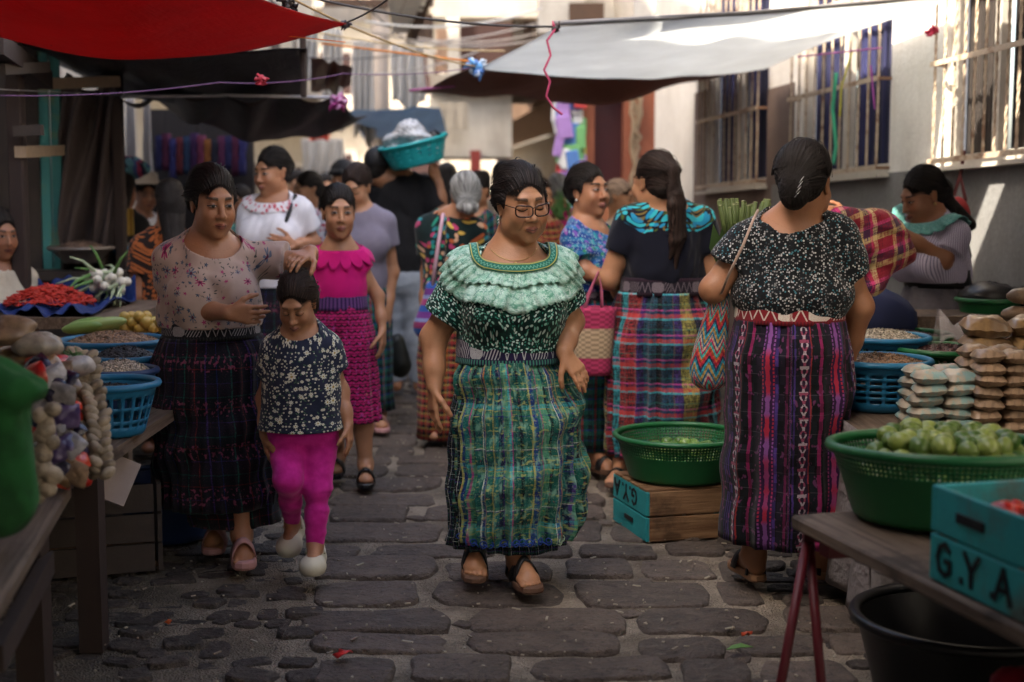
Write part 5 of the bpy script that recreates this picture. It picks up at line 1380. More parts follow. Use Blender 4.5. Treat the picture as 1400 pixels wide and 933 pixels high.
for i, (p0, p1, r_, sg) in enumerate((((395, 52, 11), (742, 30, 15), .009, .12), ((405, 78, 11), (620, 56, 15), .007, .08), ((430, 18, 12), (735, 55, 15), .010, .15), ((480, -10, 12), (612, 92, 16), .008, .05), ((560, -12, 12), (520, 70, 15.8), .007, .04), ((600, -10, 13), (525, 52, 15.8), .008, .06), ((520, 40, 15.8), (735, 46, 15.5), .010, .12))):
    string('overhead_cable', [p0, p1], r_, (.10, .09, .085) if i % 2 else (.42, .38, .34), '%s thin cable in the tangle over the far street, %s from the left' % ('dark' if i % 2 else 'pale', ('first', 'second', 'third', 'fourth', 'fifth', 'sixth', 'seventh')[i]), 'cable', sag=sg)
# ------------------------------------------------------------------ the people
def legs_under(p, yf=0.0):
    for q in (-1, 1): p.leg(q, (q * .09, yf, .09), r=(.07, .05, .045, .032), toes=False)

# --- the woman in green walking in the middle
p = Person('woman in glasses, mint lace ruffle collar and green plaid skirt walking mid street', 700, 4.95, 6, vox=.0045)
p.body(zs=1.175, ws=.192, zw=.86, ww=.172, wd=.145, wh=.215, hd=.17, bust=.085, ch=.125, lean=.01)
p.head(713, 279, -.05, 20, 9, 1.14, roll=-4, fat=.8, nose=1.15, neck=.062)
p.arm(-1, p.L(593, 462, .0), p.L(594, 528, -.07), p.L(591, 592, -.10), palm=(1, .4, 0), thumb=(.1, -1, 0), r=(.057, .046, .043, .029), curl=.35, hsz=1.0, spread=.05)
p.arm(1, p.L(781, 440, .05), p.L(771, 482, -.12), p.L(800, 522, -.15), palm=(-.6, .5, .3), thumb=(-.9, -.3, .1), r=(.055, .044, .041, .028), curl=.28, hsz=.95, spread=.02)
p.leg(-1, p.L(648, 775, -.02), p.L(655, 680, .0), foot=(.05, -1, -.14), r=(.09, .06, .055, .036), fs=.95)
p.leg(1, p.L(708, 778, -.11), p.L(718, 680, -.06), foot=(.30, -1, -.02), r=(.09, .06, .055, .036), fs=.95)
p.build_body(SK['main'])
p.hairdo(HAIRG, extra=[('e', (0, .125, -.01), (.045, .035, .040)), ('e', (-.070, .02, .015), (.022, .05, .045)), ('e', (.070, .02, .015), (.022, .05, .045))], amp=.0006, fore=-.004, vox=.0035)
p.blouse(M_mainblouse, off=.013, hem=.835, neck=((0.004, -.06, -.02), (.118, .115, .075)), sl=.62, slr=(.084, .082), amp=.010, seed=4)
collar(p, 'lace_ruffle', M_lace, .135, .125, -.05, -.03, .165, N=420, steps=12, lift=(.006, .014), ruffn=26, ruffa=.008, lenf=lambda a: 1 - .17 * np.abs(np.sin(a)) + .035 * np.abs(np.sin(a * 30)))
collar(p, 'upper_ruffle', M_lace, .132, .122, -.05, -.025, .088, N=420, steps=8, lift=(.010, .020), ruffn=32, ruffa=.006, lenf=lambda a: 1 + .07 * np.abs(np.sin(a * 24)))
collar(p, 'neckline_trim', M_trim, .112, .112, -.055, -.02, .033, N=200, steps=4, lift=(.014, .019))
zb = .892
p.tube_cloth('belt', M_mainbelt, [(.898, .190, .164, -.005, 0), (.845, .193, .168, -.005, 0), (.792, .196, .170, -.005, 0)], N=160, folds=6, amp=.002, rows=8, th=.006)
sk = p.tube_cloth('underskirt', M_underskirt, [(.80, .16, .15, -.01, 0), (.50, .20, .19, -.01, -.01), (.150, .205, .18, -.012, -.0)], N=200, folds=9, amp=.020, seed=8, rows=12, hemw=-.01)
sk = p.tube_cloth('skirt', M_mainskirt, [(.806, .172, .150, -.006, 0), (.76, .205, .185, .0, -.005), (.62, .226, .20, .014, -.01), (.40, .230, .212, .018, -.02), (.28, .224, .212, .014, -.02), (.195, .208, .198, .008, -.02)], N=420, folds=15, amp=.034, seed=11, rows=14, sharp=1.0, a0=-PI * .42, a1=PI * 1.15, hemw=-.018, wave=.008)
flap = p.tube_cloth('skirt_side_panel', M_underskirt, [(.80, .175, .155, -.004, 0), (.62, .216, .198, -.004, 0), (.35, .222, .208, -.010, .0), (.160, .210, .200, -.016, 0)], N=200, folds=12, amp=.012, seed=15, rows=14, a0=-PI * 1.0, a1=-PI * .30, off=-.004)
# scroll embroidery along the skirt hem
last = p.lastring
row = bpy.data.objects[sk.name].data; Vn = np.empty(len(row.vertices) * 3); row.vertices.foreach_get('co', Vn); Vn = Vn.reshape(-1, 3)
hem = Vn[-420:]
for k, (mm, lo_, hi_) in enumerate(((M_hemtrim, 0, 190), (M_hemtrim2, 150, 300))):
    b = MB(); pts = []
    hs_ = hem[[i for i in range(420)]]
    fr = range(10, 150) if k == 0 else range(150, 250)
    step = 9
    for c0 in list(fr)[::step]:
        P0 = Vector(hs_[c0]); P1 = Vector(hs_[min(c0 + step, 419)]); tan = (P1 - P0); L = tan.length; tan.normalize(); nrm = Vector((P0.x, P0.y, 0)).normalized()
        upv = Vector((0, 0, 1))
        for q in range(16):
            a = q / 16 * 2 * PI * 1.35; r = .016 * (1 - q / 20)
            pts.append(P0 + tan * (L * .5 + r * math.sin(a)) + upv * (.012 - r * math.cos(a) * .9) + nrm * .005)
    w = MW[p.root.name]
    b.tube([w @ q for q in pts], .0022, 5); b.build('hem_scrollwork', mm, sk)
# spectacles, earring, necklace
def hp(p, v): return p.hc + p.Rm @ (np.array(v) * HX * p.hs)
def wpt(p, v): return MW[p.root.name] @ Vector(hp(p, v))
b = MB()
def lens_ring(cx):
    out = []
    for i in range(28):
        a = 2 * PI * i / 28; x = .0275 * math.copysign(abs(math.cos(a)) ** .6, math.cos(a)); z = .0165 * math.copysign(abs(math.sin(a)) ** .62, math.sin(a)) + (.004 * max(0, x * (1 if cx > 0 else -1) / .0275) if math.sin(a) > 0 else 0)
        out.append((cx + x, -.108 + abs(cx + x) ** 2 * 4.5, -.004 + z))
    return out
for cx in (-.0315, .0315): b.tube([wpt(p, q) for q in lens_ring(cx)], .0027, 6, closed=True)
b.tube([wpt(p, (-.007, -.108, .004)), wpt(p, (0, -.110, .007)), wpt(p, (.007, -.108, .004))], .002, 6)
for q in (-1, 1): b.tube([wpt(p, (q * .057, -.094, .006)), wpt(p, (q * .073, -.060, .008)), wpt(p, (q * .079, .0, .008)), wpt(p, (q * .079, .02, -.008))], .0019, 6)
gl = b.build('spectacles', M_frame, p.root)
t = T('lens_glass'); t.set(color=(.8, .76, .74), rough=.03, trans=1.0, ior=1.05, alpha=.22); M_lens = t.m
for cx in (-.0315, .0315):
    b = MB(); b.add([wpt(p, q) for q in lens_ring(cx)], [tuple(range(28))]); b.build('lens', M_lens, gl)
b = MB(); b.tube([wpt(p, (-.079, .004, -.030)), wpt(p, (-.081, .002, -.040))], .0012, 5); b.ball(wpt(p, (-.081, .002, -.044)), .005); b.ball(wpt(p, (-.082, .002, -.054)), .0038, sc=(1, 1, 1.6))
b.build('earring', M_silver, p.root)
b = MB(); pts = []
for i in range(25):
    a = -1.25 + 2.5 * i / 24; q = np.array([[math.sin(a) * .085, -.03 - math.cos(a) * .095, p.zs + .03 - math.cos(a) * .05]])
    for _ in range(6):
        e = .003; f0 = field_at(p.torso + p.neckp, q, .002); g_ = np.stack([field_at(p.torso + p.neckp, q + np.eye(3)[j] * e) - field_at(p.torso + p.neckp, q - np.eye(3)[j] * e) for j in range(3)], -1)
        g_ /= np.linalg.norm(g_) + 1e-9; q = q - g_ * f0[:, None]
    pts.append(MW[p.root.name] @ Vector(q[0]))
b.tube(pts, .0011, 5); b.ball(pts[12] + Vector((0, -.003, -.008)), .005); b.build('necklace', M_gold, p.root)
p.sandal(0, M_soleb, M_strapb, 'cross'); p.sandal(1, M_soleb, M_strapb, 'cross')
MAIN = p
# --- the woman on the left resting a hand on the child's head
p = Person('woman in rose floral blouse and black plaid skirt with hand on child', 290, 5.25, 18, vox=.005)
ZL = p.z
p.body(zs=ZL(328), ws=.190, zw=ZL(432), ww=.168, wd=.14, wh=.20, hd=.165, bust=.075, ch=.115)
p.head(291, 277, -.05, 30, 10, 1.10, fat=.25, nose=1.1, neck=.052)
p.arm(-1, p.L(237, 418, .0), p.L(312, 428, -.22), p.L(362, 432, -.24), palm=(.1, 1, .1), thumb=(.3, -.2, 1), r=(.052, .042, .040, .028), curl=.55, hsz=.95, spread=.02)
p.arm(1, p.L(413, 360, .02), p.L(425, 345, -.25), p.L(394, 358, -.37), palm=(.0, .6, -1), thumb=(-.4, -1, -.2), r=(.052, .042, .041, .027), curl=.55, hsz=.92)
p.leg(-1, p.L(297, 742, .10), foot=(.1, -1, -.03), r=(.08, .06, .05, .034))
p.leg(1, p.L(331, 752, -.12), foot=(.25, -1, -.02), r=(.08, .06, .05, .034))
p.build_body(SK['left'])
p.hairdo(HAIR, extra=[('e', (0, .115, -.01), (.045, .035, .045)), ('e', (-.070, .02, .010), (.022, .05, .05)), ('e', (.070, .02, .010), (.022, .05, .05))], fore=-.006)
p.blouse(M_leftblouse, off=.014, hem=ZL(446), neck=((.01, -.06, .0), (.105, .12, .07)), sl=.42, slr=(.074, .070), amp=.013, seed=14, sls=(.46, .62))
p.tube_cloth('belt', M_leftbelt, [(ZL(437), .178, .152, 0, 0), (ZL(460), .184, .160, 0, 0)], N=120, folds=6, amp=.002, rows=8, th=.006)
p.tube_cloth('underskirt', M_leftskirt, [(ZL(470), .17, .15, 0, 0), (.45, .19, .17, .03, 0), (ZL(712), .170, .15, .07, -.02)], N=140, folds=8, amp=.014, seed=21, rows=8)
p.tube_cloth('skirt', M_leftskirt, [(ZL(458), .180, .155, 0, 0), (ZL(490), .212, .19, -.005, 0), (ZL(580), .222, .20, .0, 0), (ZL(684), .222, .195, .02, 0)], N=220, folds=12, amp=.022, seed=22, rows=10, hemw=-.01)
p.sandal(0, M_slide, M_slide, 'slide', 'slide_sandal'); p.sandal(1, M_slide, M_slide, 'slide', 'slide_sandal', thick=.032)

# --- the small girl
p = Person('small girl in navy daisy top, fuchsia pants and cream clogs looking down', 412, 4.98, 2, vox=.0045)
Z = p.z
p.body(zs=Z(452), ws=.140, zw=Z(548), ww=.112, wd=.10, wh=.115, hd=.10, bust=0, ch=.085, kh=.45)
p.head(406, 413, -.04, -6, 30, .90, fat=.3, nose=.85, neck=.038)
p.arm(-1, p.L(362, 545, .02), p.L(362, 595, -.03), p.L(366, 628, -.05), palm=(1, .2, 0), thumb=(.2, -1, 0), r=(.034, .028, .026, .019), curl=.5, hsz=.72)
p.arm(1, p.L(466, 535, .02), p.L(476, 580, -.03), p.L(480, 616, -.05), palm=(-1, .2, 0), thumb=(-.2, -1, 0), r=(.034, .028, .026, .019), curl=.4, hsz=.72)
for q, ax_, ay, kx, ky, dy, fy in ((-1, 400, 712, 394, 655, .10, (-.05, -1, -.32)), (1, 431, 745, 434, 668, -.06, (.02, -1, -.03))):
    p.leg(q, p.L(ax_, ay, dy), p.L(kx, ky, -.06 if q > 0 else -.12), foot=fy, r=(.048, .034, .031, .022), fs=.70, toes=False, hipw=.45)
p.build_body(SK['girl'])
p.hairdo(HAIRB, extra=[('e', (0, .10, -.01), (.05, .05, .06)), ('e', (-.066, .03, -.01), (.022, .045, .06)), ('e', (.066, .03, -.01), (.022, .045, .06))], fore=-.002, amp=.001)
hem_t = Z(584)
p.blouse(M_daisy, off=.010, hem=hem_t, neck=((0, -.035, .005), (.068, .075, .04)), sl=.45, slr=(.062, .060), amp=.006, seed=31, flare=.016, extra=[cone((0, -.0, Z(500)), (0, -.01, hem_t - .02), .100, .142, .05)])
legp = [x for x in p.limbs]
lp = [cone((q * .05, 0, Z(570)), (q * .055, -.01, Z(615)), .062, .056, .03) for q in (-1, 1)] + [ell((0, 0, Z(575)), (.112, .088, .08), .03), ell((0, 0, p.zw - .075), (.124, .104, .10), .03)]
for (an, f, sv, up, fs, side), kx, ky, dy in zip(p.feet, (394, 434), (655, 668), (-.12, -.06)):
    kn = p.L(kx, ky, dy); hipp = np.array((side * .052, 0, Z(600)))
    lp += [cone(np.array((side * .052, 0, p.zw - .06)), hipp, .066, .060, .03), cone(np.array((side * .052, 0, p.zw - .09)), kn, .062, .043, .03), cone(hipp, kn, .057, .042, .03), cone(kn, kn * .5 + an * .5, .041, .038, .02), sleeve(kn * .5 + an * .5, an + (an - kn) / np.linalg.norm(an - kn) * .0, .038, .030, .02)]
V, F = sdf_mesh(lp, .0045, (), .002, wrinkle(.0045, 33, 1.6, (.4, .4, 2.2)))
npobj('trousers', V, F, M_fuchsia, p.root, {'pc': V})
for i, (an, f, sv, up, fs, side) in enumerate(p.feet):
    base = an - up * .072 * fs
    pr = [cone(base + f * -.03 * fs - up * .005, base + f * .13 * fs - up * .012, .042 * fs, .050 * fs, .02), ell(base + f * .12 * fs, np.array((.060, .075, .045)) * fs, .02, np.array(Matrix((Vector(np.cross(f, up)), Vector(f), Vector(up))).transposed())),
          cone(base - f * .035 * fs, base - f * .045 * fs + up * .03, .043 * fs, .038 * fs, .02)]
    ct = [cone(an + up * .05, an - up * .012, .036 * fs, .034 * fs, .006)]
    lowz = (base - up * .038 * fs)
    V, F = sdf_mesh(pr, .0035, ct, .004, None, clip=lambda g: -((g - lowz) @ up))
    clog = npobj('clog', V, F, M_croc, p.root)
    b = MB(); M_w = MW[p.root.name]
    for q in np.linspace(-1, 1, 9):
        pp = an + f * (-.035 - .0 * q) * fs; a_ = q * PI * .5
        pass
    pts = [M_w @ Vector(base + np.cross(f, up) * math.sin(a_) * .048 * fs + f * (.005 - .052 * math.cos(a_)) * fs + up * (.02 + .025 * math.cos(a_))) for a_ in np.linspace(-PI * .5, PI * .5, 12)]
    b.tube(pts, .005, 6); b.build('heel_strap', M_croc, clog)
    hb = MB()
    for sx in (-1, 0, 1):
        for fy in (.075, .105, .135):
            c_ = base + f * fy * fs + np.cross(f, up) * sx * .024 * fs + up * (.044 * (1 - ((fy - .07) / .11) ** 2) - abs(sx) * .006) * fs * .96
            hb.ball(M_w @ Vector(c_), .0048, 8, 5, sc=(1.3, 1, .7))
    hb.build('vent_hole', M_strapb, clog)

# --- the girl in hot pink
p = Person('girl in hot pink top with purple belt and magenta skirt behind the small girl', 466, 6.55, 8, vox=.006)
Z = p.z
p.body(zs=Z(337), ws=.140, zw=Z(405), ww=.102, wd=.085, wh=.135, hd=.13, bust=0, ch=.078, kh=.8)
p.head(463, 291, -.03, 14, 2, 1.06, fat=.1, nose=.95, neck=.044)
p.arm(-1, p.L(420, 405, .02), p.L(425, 460, -.08), p.L(430, 490, -.1), palm=(1, .2, 0), thumb=(0, -1, 0), r=(.033, .027, .026, .019), hsz=.85)
p.arm(1, p.L(517, 405, .03), p.L(523, 450, -.02), p.L(523, 486, -.04), palm=(-1, .2, 0), thumb=(-.1, -1, 0), r=(.033, .027, .026, .019), curl=.4, hsz=.9)
p.leg(-1, p.L(462, 622, .15), foot=(0, -1, -.05), r=(.055, .045, .045, .031), toes=False, fs=.85)
p.leg(1, p.L(500, 645, -.06), foot=(.1, -1, -.02), r=(.055, .045, .046, .031), toes=False, fs=.85)
p.build_body(SK['pink'])
p.hairdo(HAIR, extra=[('e', (0, .115, .0), (.035, .035, .035))], fore=-.006)
p.blouse(M_pinktop, off=.008, hem=Z(412), neck=((0, -.03, .0), (.092, .09, .05)), sl=.22, slr=(.06, .055), amp=.003, seed=41)
collar(p, 'petal_collar', M_pinktop, .095, .085, -.03, -.01, .085, N=260, steps=6, lift=(.006, .012), lenf=lambda a: .55 + .55 * np.abs(np.sin(a * 7)) ** .7)
p.tube_cloth('belt', M_purplebelt, [(Z(391), .119, .102, 0, 0), (Z(423), .131, .115, 0, 0)], N=100, folds=6, amp=.001, rows=6, th=.005)
p.tube_cloth('skirt', M_pinkskirt, [(Z(416), .124, .108, 0, 0), (Z(432), .140, .124, 0, 0), (Z(460), .148, .13, 0.01, 0), (Z(530), .158, .14, .02, 0), (Z(574), .150, .14, .03, -.02)], N=160, folds=10, amp=.012, seed=42, rows=8)
for i in (0, 1): p.sandal(i, M_shoe, M_shoe, 'slide', 'black_shoe')

# --- young woman in the gray shirt
p = Person('young woman in lavender gray shirt looking down behind the girl in pink', 496, 7.95, 0, vox=.008)
Z = p.z
p.body(zs=Z(287), ws=.185, zw=Z(375), ww=.13, wd=.11, wh=.165, hd=.14, bust=.05, ch=.1)
p.head(487, 257, -.02, -14, 20, 1.05, fat=.2, neck=.046)
p.arm(-1, p.L(452, 350, .02), p.L(455, 400, -.1), r=(.042, .034, .033, .023))
p.arm(1, p.L(537, 372, .03), p.L(529, 432, -.02), p.L(524, 468, -.04), palm=(-1, .2, 0), thumb=(-.1, -1, 0), r=(.042, .034, .033, .023))
p.leg(-1, p.L(480, 570, 0), toes=False); p.leg(1, p.L(519, 574, 0), foot=(.2, -1, 0), toes=False)
p.build_body(SK['down'])
p.hairdo(HAIRB, extra=[('e', (0, .11, .01), (.04, .035, .04))])
p.blouse(M_gray, off=.010, hem=Z(400), neck=((0, -.02, .01), (.075, .07, .05)), sl=.42, slr=(.064, .060), amp=.006, seed=51)
p.tube_cloth('skirt', M_greencorte, [(Z(392), .135, .12, 0, 0), (Z(440), .165, .15, 0, 0), (Z(560), .15, .14, .02, 0)], N=100, folds=8, amp=.012, seed=52)
p.sandal(1, M_slide, M_slide, 'slide')

# --- woman in the white embroidered blouse
p = Person('woman in white blouse with red embroidered neckline looking to the left', 380, 7.6, -12, vox=.007)
Z = p.z
p.body(zs=Z(272), ws=.185, zw=Z(370), ww=.15, wd=.13, wh=.19, hd=.15, bust=.07, ch=.11)
p.head(372, 236, -.02, -34, 8, 1.06, fat=.6, neck=.052)
p.arm(-1, p.L(338, 345, .0), p.L(368, 350, -.2), p.L(388, 345, -.25), palm=(0, 1, 0), thumb=(0, 0, 1))
p.arm(1, p.L(428, 332, .02), p.L(402, 336, -.22), p.L(382, 332, -.27), palm=(0, 1, 0), thumb=(0, 0, 1))
legs_under(p)
p.build_body(SK['side'])
p.hairdo(HAIR, extra=[('e', (0, .11, .02), (.045, .04, .045))])
p.blouse(M_white, off=.016, hem=Z(392), neck=((0, -.05, -.0), (.10, .11, .06)), sl=.52, slr=(.082, .078), amp=.012, seed=61)
collar(p, 'embroidered_collar', M_embro, .105, .105, -.05, -.005, .06, N=140, steps=4, lift=(.004, .008))
p.tube_cloth('skirt', M_leftskirt, [(Z(385), .165, .14, 0, 0), (Z(430), .20, .18, 0, 0), (Z(580), .20, .18, 0, 0)], N=100, folds=8, amp=.012, seed=62)
b = MB(); b.tube([p.root.location + Vector(v) for v in ((.12, -.06, p.zs + .02), (.08, -.16, p.zs - .12), (.0, -.19, p.zs - .26), (-.1, -.18, p.zs - .40))], .011, 6); b.build('bag_strap', M_strapb, p.root)

# --- woman with blue patterned blouse
p = Person('woman in blue patterned blouse with pearl earring turning her head to the right', 803, 6.85, 60, vox=.006)
Z = p.z
p.body(zs=Z(306), ws=.175, zw=Z(388), ww=.145, wd=.125, wh=.18, hd=.15, bust=.07, ch=.115)
p.head(805, 262, .0, 38, -3, 1.10, fat=.4, nose=1.2, neck=.056)
p.arm(-1, p.L(800, 370, -.18), p.L(832, 385, -.22), r=(.052, .04, .038, .026))
p.arm(1, p.L(830, 372, .18), p.L(845, 388, -.0), r=(.05, .04, .038, .026))
p.leg(-1, p.L(812, 630, -.08), foot=(.5, -.8, 0), toes=True); p.leg(1, p.L(830, 622, .12), foot=(.8, -.4, 0), toes=False)
p.build_body(SK['side'])
p.hairdo(HAIR, extra=[('e', (0, .11, .01), (.045, .04, .05)), ('e', (-.072, .02, .015), (.022, .05, .05))], fore=-.004)
p.blouse(M_bluehuipil, off=.014, hem=Z(396), neck=((0, -.04, .0), (.11, .11, .05)), sl=.62, slr=(.076, .078), amp=.010, seed=71)
p.tube_cloth('belt', M_navybelt, [(Z(384), .158, .138, 0, 0), (Z(410), .162, .142, 0, 0)], N=100, folds=6, amp=.001, rows=6, th=.005)
p.tube_cloth('skirt', M_greencorte, [(Z(408), .16, .14, 0, 0), (Z(450), .185, .17, 0, 0), (Z(612), .165, .155, 0, 0)], N=130, folds=10, amp=.012, seed=72)
b = MB(); b.ball(wpt(p, (-.080, .002, -.038)), .007); b.build('earring', M_silver, p.root)
p.sandal(0, M_soleb, M_strapb, 'wide'); p.sandal(1, M_soleb, M_strapb, 'wide')

# --- woman with ponytail, back view
p = Person('woman seen from behind with long dark ponytail and navy blouse with turquoise yoke', 906, 6.5, 188, vox=.006)
Z = p.z
p.body(zs=Z(283), ws=.212, zw=Z(372), ww=.17, wd=.14, wh=.225, hd=.18, bust=.07, ch=.125)
p.head(893, 250, -.02, 214, 4, 1.12, fat=.2, neck=.056)
p.arm(1, p.L(832, 382, -.02), p.L(852, 392, .16), p.L(866, 385, .2), r=(.058, .046, .044, .03))
p.arm(-1, p.L(975, 385, .02), p.L(972, 400, .2), r=(.058, .046, .044, .03))
p.leg(1, p.L(850, 636, .0), foot=(-.3, -.9, 0)); p.leg(-1, p.L(940, 632, .05), toes=False)
p.build_body(SK['pink'])
p.hairdo(HAIRB, extra=[('e', (0, .115, .035), (.038, .035, .040)), ('c', (0, .12, .02), (-.02, .14, -.09), .026, .022), ('c', (0, .12, .02), (.018, .14, -.10), .024, .024), ('c', (-.02, .14, -.09), (-.034, .125, -.22), .022, .020), ('c', (.018, .14, -.10), (.012, .135, -.24), .024, .022), ('c', (0, .15, -.06), (-.008, .14, -.23), .022, .020),
  ('c', (-.034, .125, -.22), (-.022, .12, -.29), .018, .008), ('c', (.012, .135, -.24), (.026, .12, -.31), .020, .007), ('c', (-.008, .14, -.23), (.004, .12, -.36), .020, .006)], amp=.0025)
b = MB(); b.tube([wpt(p, (.03 * math.cos(a), .105 + .012 * math.sin(a), .035 + .03 * math.sin(a))) for a in np.linspace(0, 2 * PI, 14)[:-1]], .007, 6, closed=True); b.build('hair_tie', plain('hair_tie', (.10, .03, .04)), p.root)
p.blouse(M_navy, off=.014, hem=Z(386), neck=((0, .02, .0), (.10, .10, .045)), sl=.48, slr=(.078, .078), amp=.012, seed=81)
p.tube_cloth('belt', M_navybelt, [(Z(378), .198, .165, 0, 0), (Z(402), .203, .17, 0, 0)], N=120, folds=6, amp=.001, rows=6, th=.005)
p.tube_cloth('skirt', M_navyskirt, [(Z(398), .20, .17, 0, 0), (Z(440), .245, .21, 0, 0), (Z(540), .258, .22, 0.0, 0), (Z(620), .255, .22, 0, 0)], N=240, folds=13, amp=.028, seed=82, rows=10)
p.sandal(0, M_soleb, M_strapb, 'wide')
NAVYW = p

# --- woman on the right, back view
p = Person('woman seen from behind in black speckled blouse and purple brocade skirt by the lime table', 1078, 4.85, 172, vox=.005)
Z = p.z
p.body(zs=Z(300), ws=.195, zw=Z(425), ww=.155, wd=.13, wh=.20, hd=.17, bust=.07, ch=.125, butt=.02)
p.head(1103, 251, -.03, 150, 8, 1.12, fat=.3, neck=.058)
p.arm(1, p.L(975, 396, .0), p.L(986, 410, .20), p.L(990, 395, .27), r=(.054, .044, .042, .028))
p.arm(-1, p.L(1175, 420, .0), p.L(1158, 492, .08), p.L(1140, 515, .14), palm=(-.8, .5, 0), thumb=(-.3, 0, 1), r=(.058, .046, .044, .029), curl=.6)
p.leg(1, p.L(1030, 792, .0), foot=(-.18, .9, 0), r=(.085, .06, .055, .037), toes=True)
p.leg(-1, p.L(1128, 790, -.0), foot=(.75, -.35, 0), r=(.085, .06, .055, .037), toes=True)
p.build_body(SK['left'])
p.hairdo(HAIR, extra=[('e', (0, .06, .03), (.090, .075, .095)), ('e', (0.0, .105, -.03), (.055, .045, .065))], amp=.002)
b = MB()
for q in range(4): b.tube([wpt(p, (-.03 + q * .004, .149, -.02 - q * .014)), wpt(p, (-.042 + q * .003, .142, .0 - q * .014))], 0.0014, 5)
b.build('hair_clip', M_silver, p.root)
p.blouse(M_rightblouse, off=.018, hem=Z(437), neck=((0, .02, -.0), (.11, .10, .035)), sl=.45, slr=(.080, .082), amp=.015, seed=91, extra=[ell((0, .0, Z(400)), (.19, .155, .07), .04)])
p.tube_cloth('belt', M_redbelt, [(Z(412), .185, .160, 0, .0), (Z(440), .190, .165, 0, .0)], N=140, folds=6, amp=.001, rows=6, th=.006)
p.tube_cloth('skirt', M_rightskirt, [(Z(436), .188, .165, 0, .0), (Z(480), .215, .195, 0, .01), (Z(600), .215, .20, .0, .0), (Z(732), .222, .20, .0, .0)], N=260, folds=8, amp=.018, seed=92, rows=12, hemw=.01)
p.sandal(0, plain('sole_tan', (.28, .15, .08)), M_strapb, 'wide'); p.sandal(1, plain('sole_tan', (.28, .15, .08)), M_strapb, 'wide')
RIGHTW = p

# --- the seller at the wall
p = Person('market seller in white pinstripe blouse with turquoise collar leaning by the wall', 1278, 6.7, -62, vox=.0065)
Z = p.z
p.body(zs=Z(300), ws=.185, zw=Z(375), ww=.15, wd=.13, wh=.18, hd=.15, bust=.07, ch=.12, lean=.05)
p.head(1261, 268, -.04, -72, 22, 1.08, fat=.3, neck=.054)
p.arm(1, p.L(1288, 356, -.16), p.L(1232, 318, -.22), p.L(1205, 305, -.22), palm=(0, 1, -.3), thumb=(-.3, -.2, 1), r=(.05, .042, .04, .027))
p.arm(-1, p.L(1205, 300, .12), p.L(1160, 296, .05), p.L(1140, 292, .0), palm=(0, 1, -.3), thumb=(-.3, -.2, 1), r=(.05, .042, .04, .027))
legs_under(p)
p.build_body(SK['dark'])
p.hairdo(HAIR, extra=[('e', (0, .09, -.01), (.05, .06, .06)), ('c', (0, .10, -.06), (.03, .16, -.20), .035, .028)])
p.blouse(M_pin, off=.016, hem=Z(385), neck=((0, -.04, .0), (.10, .10, .05)), sl=.55, slr=(.080, .078), amp=.012, seed=101, sls=(.5, .72))
collar(p, 'turquoise_collar', M_turq, .10, .10, -.04, -.005, .075, N=160, steps=5, lift=(.008, .02), ruffn=14, ruffa=.010)
p.tube_cloth('belt', M_strapb, [(Z(368), .160, .140, 0, 0), (Z(392), .164, .144, 0, 0)], N=90, folds=6, amp=.001, rows=4, th=.005)
p.tube_cloth('apron_skirt', M_apron, [(Z(390), .16, .14, 0, 0), (Z(420), .19, .17, 0, 0), (.15, .20, .18, 0, 0)], N=120, folds=9, amp=.016, seed=102)
b = MB(); pts = [W(1318, 330, 6.75), W(1322, 350, 6.72), W(1316, 372, 6.70), W(1327, 392, 6.68), W(1322, 412, 6.68), W(1330, 428, 6.68)]
b.tube(pts, [.022, .024, .018, .014, .010, .004], 8); b.build('braid', HAIR, p.root)
b = MB(); b.ball(wpt(p, (.080, .002, -.038)), .007); b.build('earring', M_gold, p.root)

# --- man in black shirt carrying a basin on his shoulder
p = Person('man in black shirt, cap and pale jeans carrying a teal basin', 551, 9.3, 176, vox=.0085)
Z = p.z
p.body(zs=Z(243), ws=.22, zw=Z(345), ww=.16, wd=.13, wh=.165, hd=.14, bust=0, ch=.12)
p.head(521, 232, -.03, 150, 10, 1.1, neck=.06)
p.arm(-1, p.L(606, 300, -.05), p.L(600, 250, -.05), p.L(592, 228, -.03), palm=(-.2, 0, 1), thumb=(-1, 0, 0), r=(.056, .048, .044, .03))
p.arm(1, p.L(505, 310, .1), p.L(520, 350, .2), r=(.056, .048, .044, .03))
for q in (-1, 1): p.leg(q, p.L(558 - q * 16, 538, 0), foot=(.1 * -q, .9, 0), r=(.085, .06, .055, .04), toes=False, fs=1.05)
p.build_body(SK['left'])
p.hairdo(HAIR, vox=.008)
p.blouse(M_black, off=.014, hem=Z(372), neck=((0, .01, .02), (.08, .08, .04)), sl=.62, slr=(.085, .08), amp=.010, seed=111)
lp = [ell((0, 0, Z(380)), (.165, .135, .14), .03)] + [y for (an, f, sv, up, fs, side) in p.feet for y in (cone((side * .08, 0, Z(400)), (side * .085, 0, Z(460)), .09, .075, .03), sleeve((side * .085, 0, Z(460)), an + (0, 0, -.01), .075, .06, .02))]
V, F = sdf_mesh(lp, .009, (), .006, wrinkle(.008, 112, 1.2, (.5, .5, 1.8))); npobj('jeans', V, F, M_jeans, p.root, {'pc': V})
capm = plain('cap_black', (.012, .012, .014), .7)
P_ = [ell(p.hc + p.Rm @ (np.array((0, .02, .045)) * p.hs), np.array((.088, .102, .088)) * p.hs, .01, p.Rm)]
V, F = sdf_mesh(P_, .007, [ell(p.hc + p.Rm @ (np.array((0, 0, -.10)) * p.hs), np.array((.2, .2, .125)) * p.hs, .005, p.Rm)], .003)
cp = npobj('cap', V, F, capm, p.root)
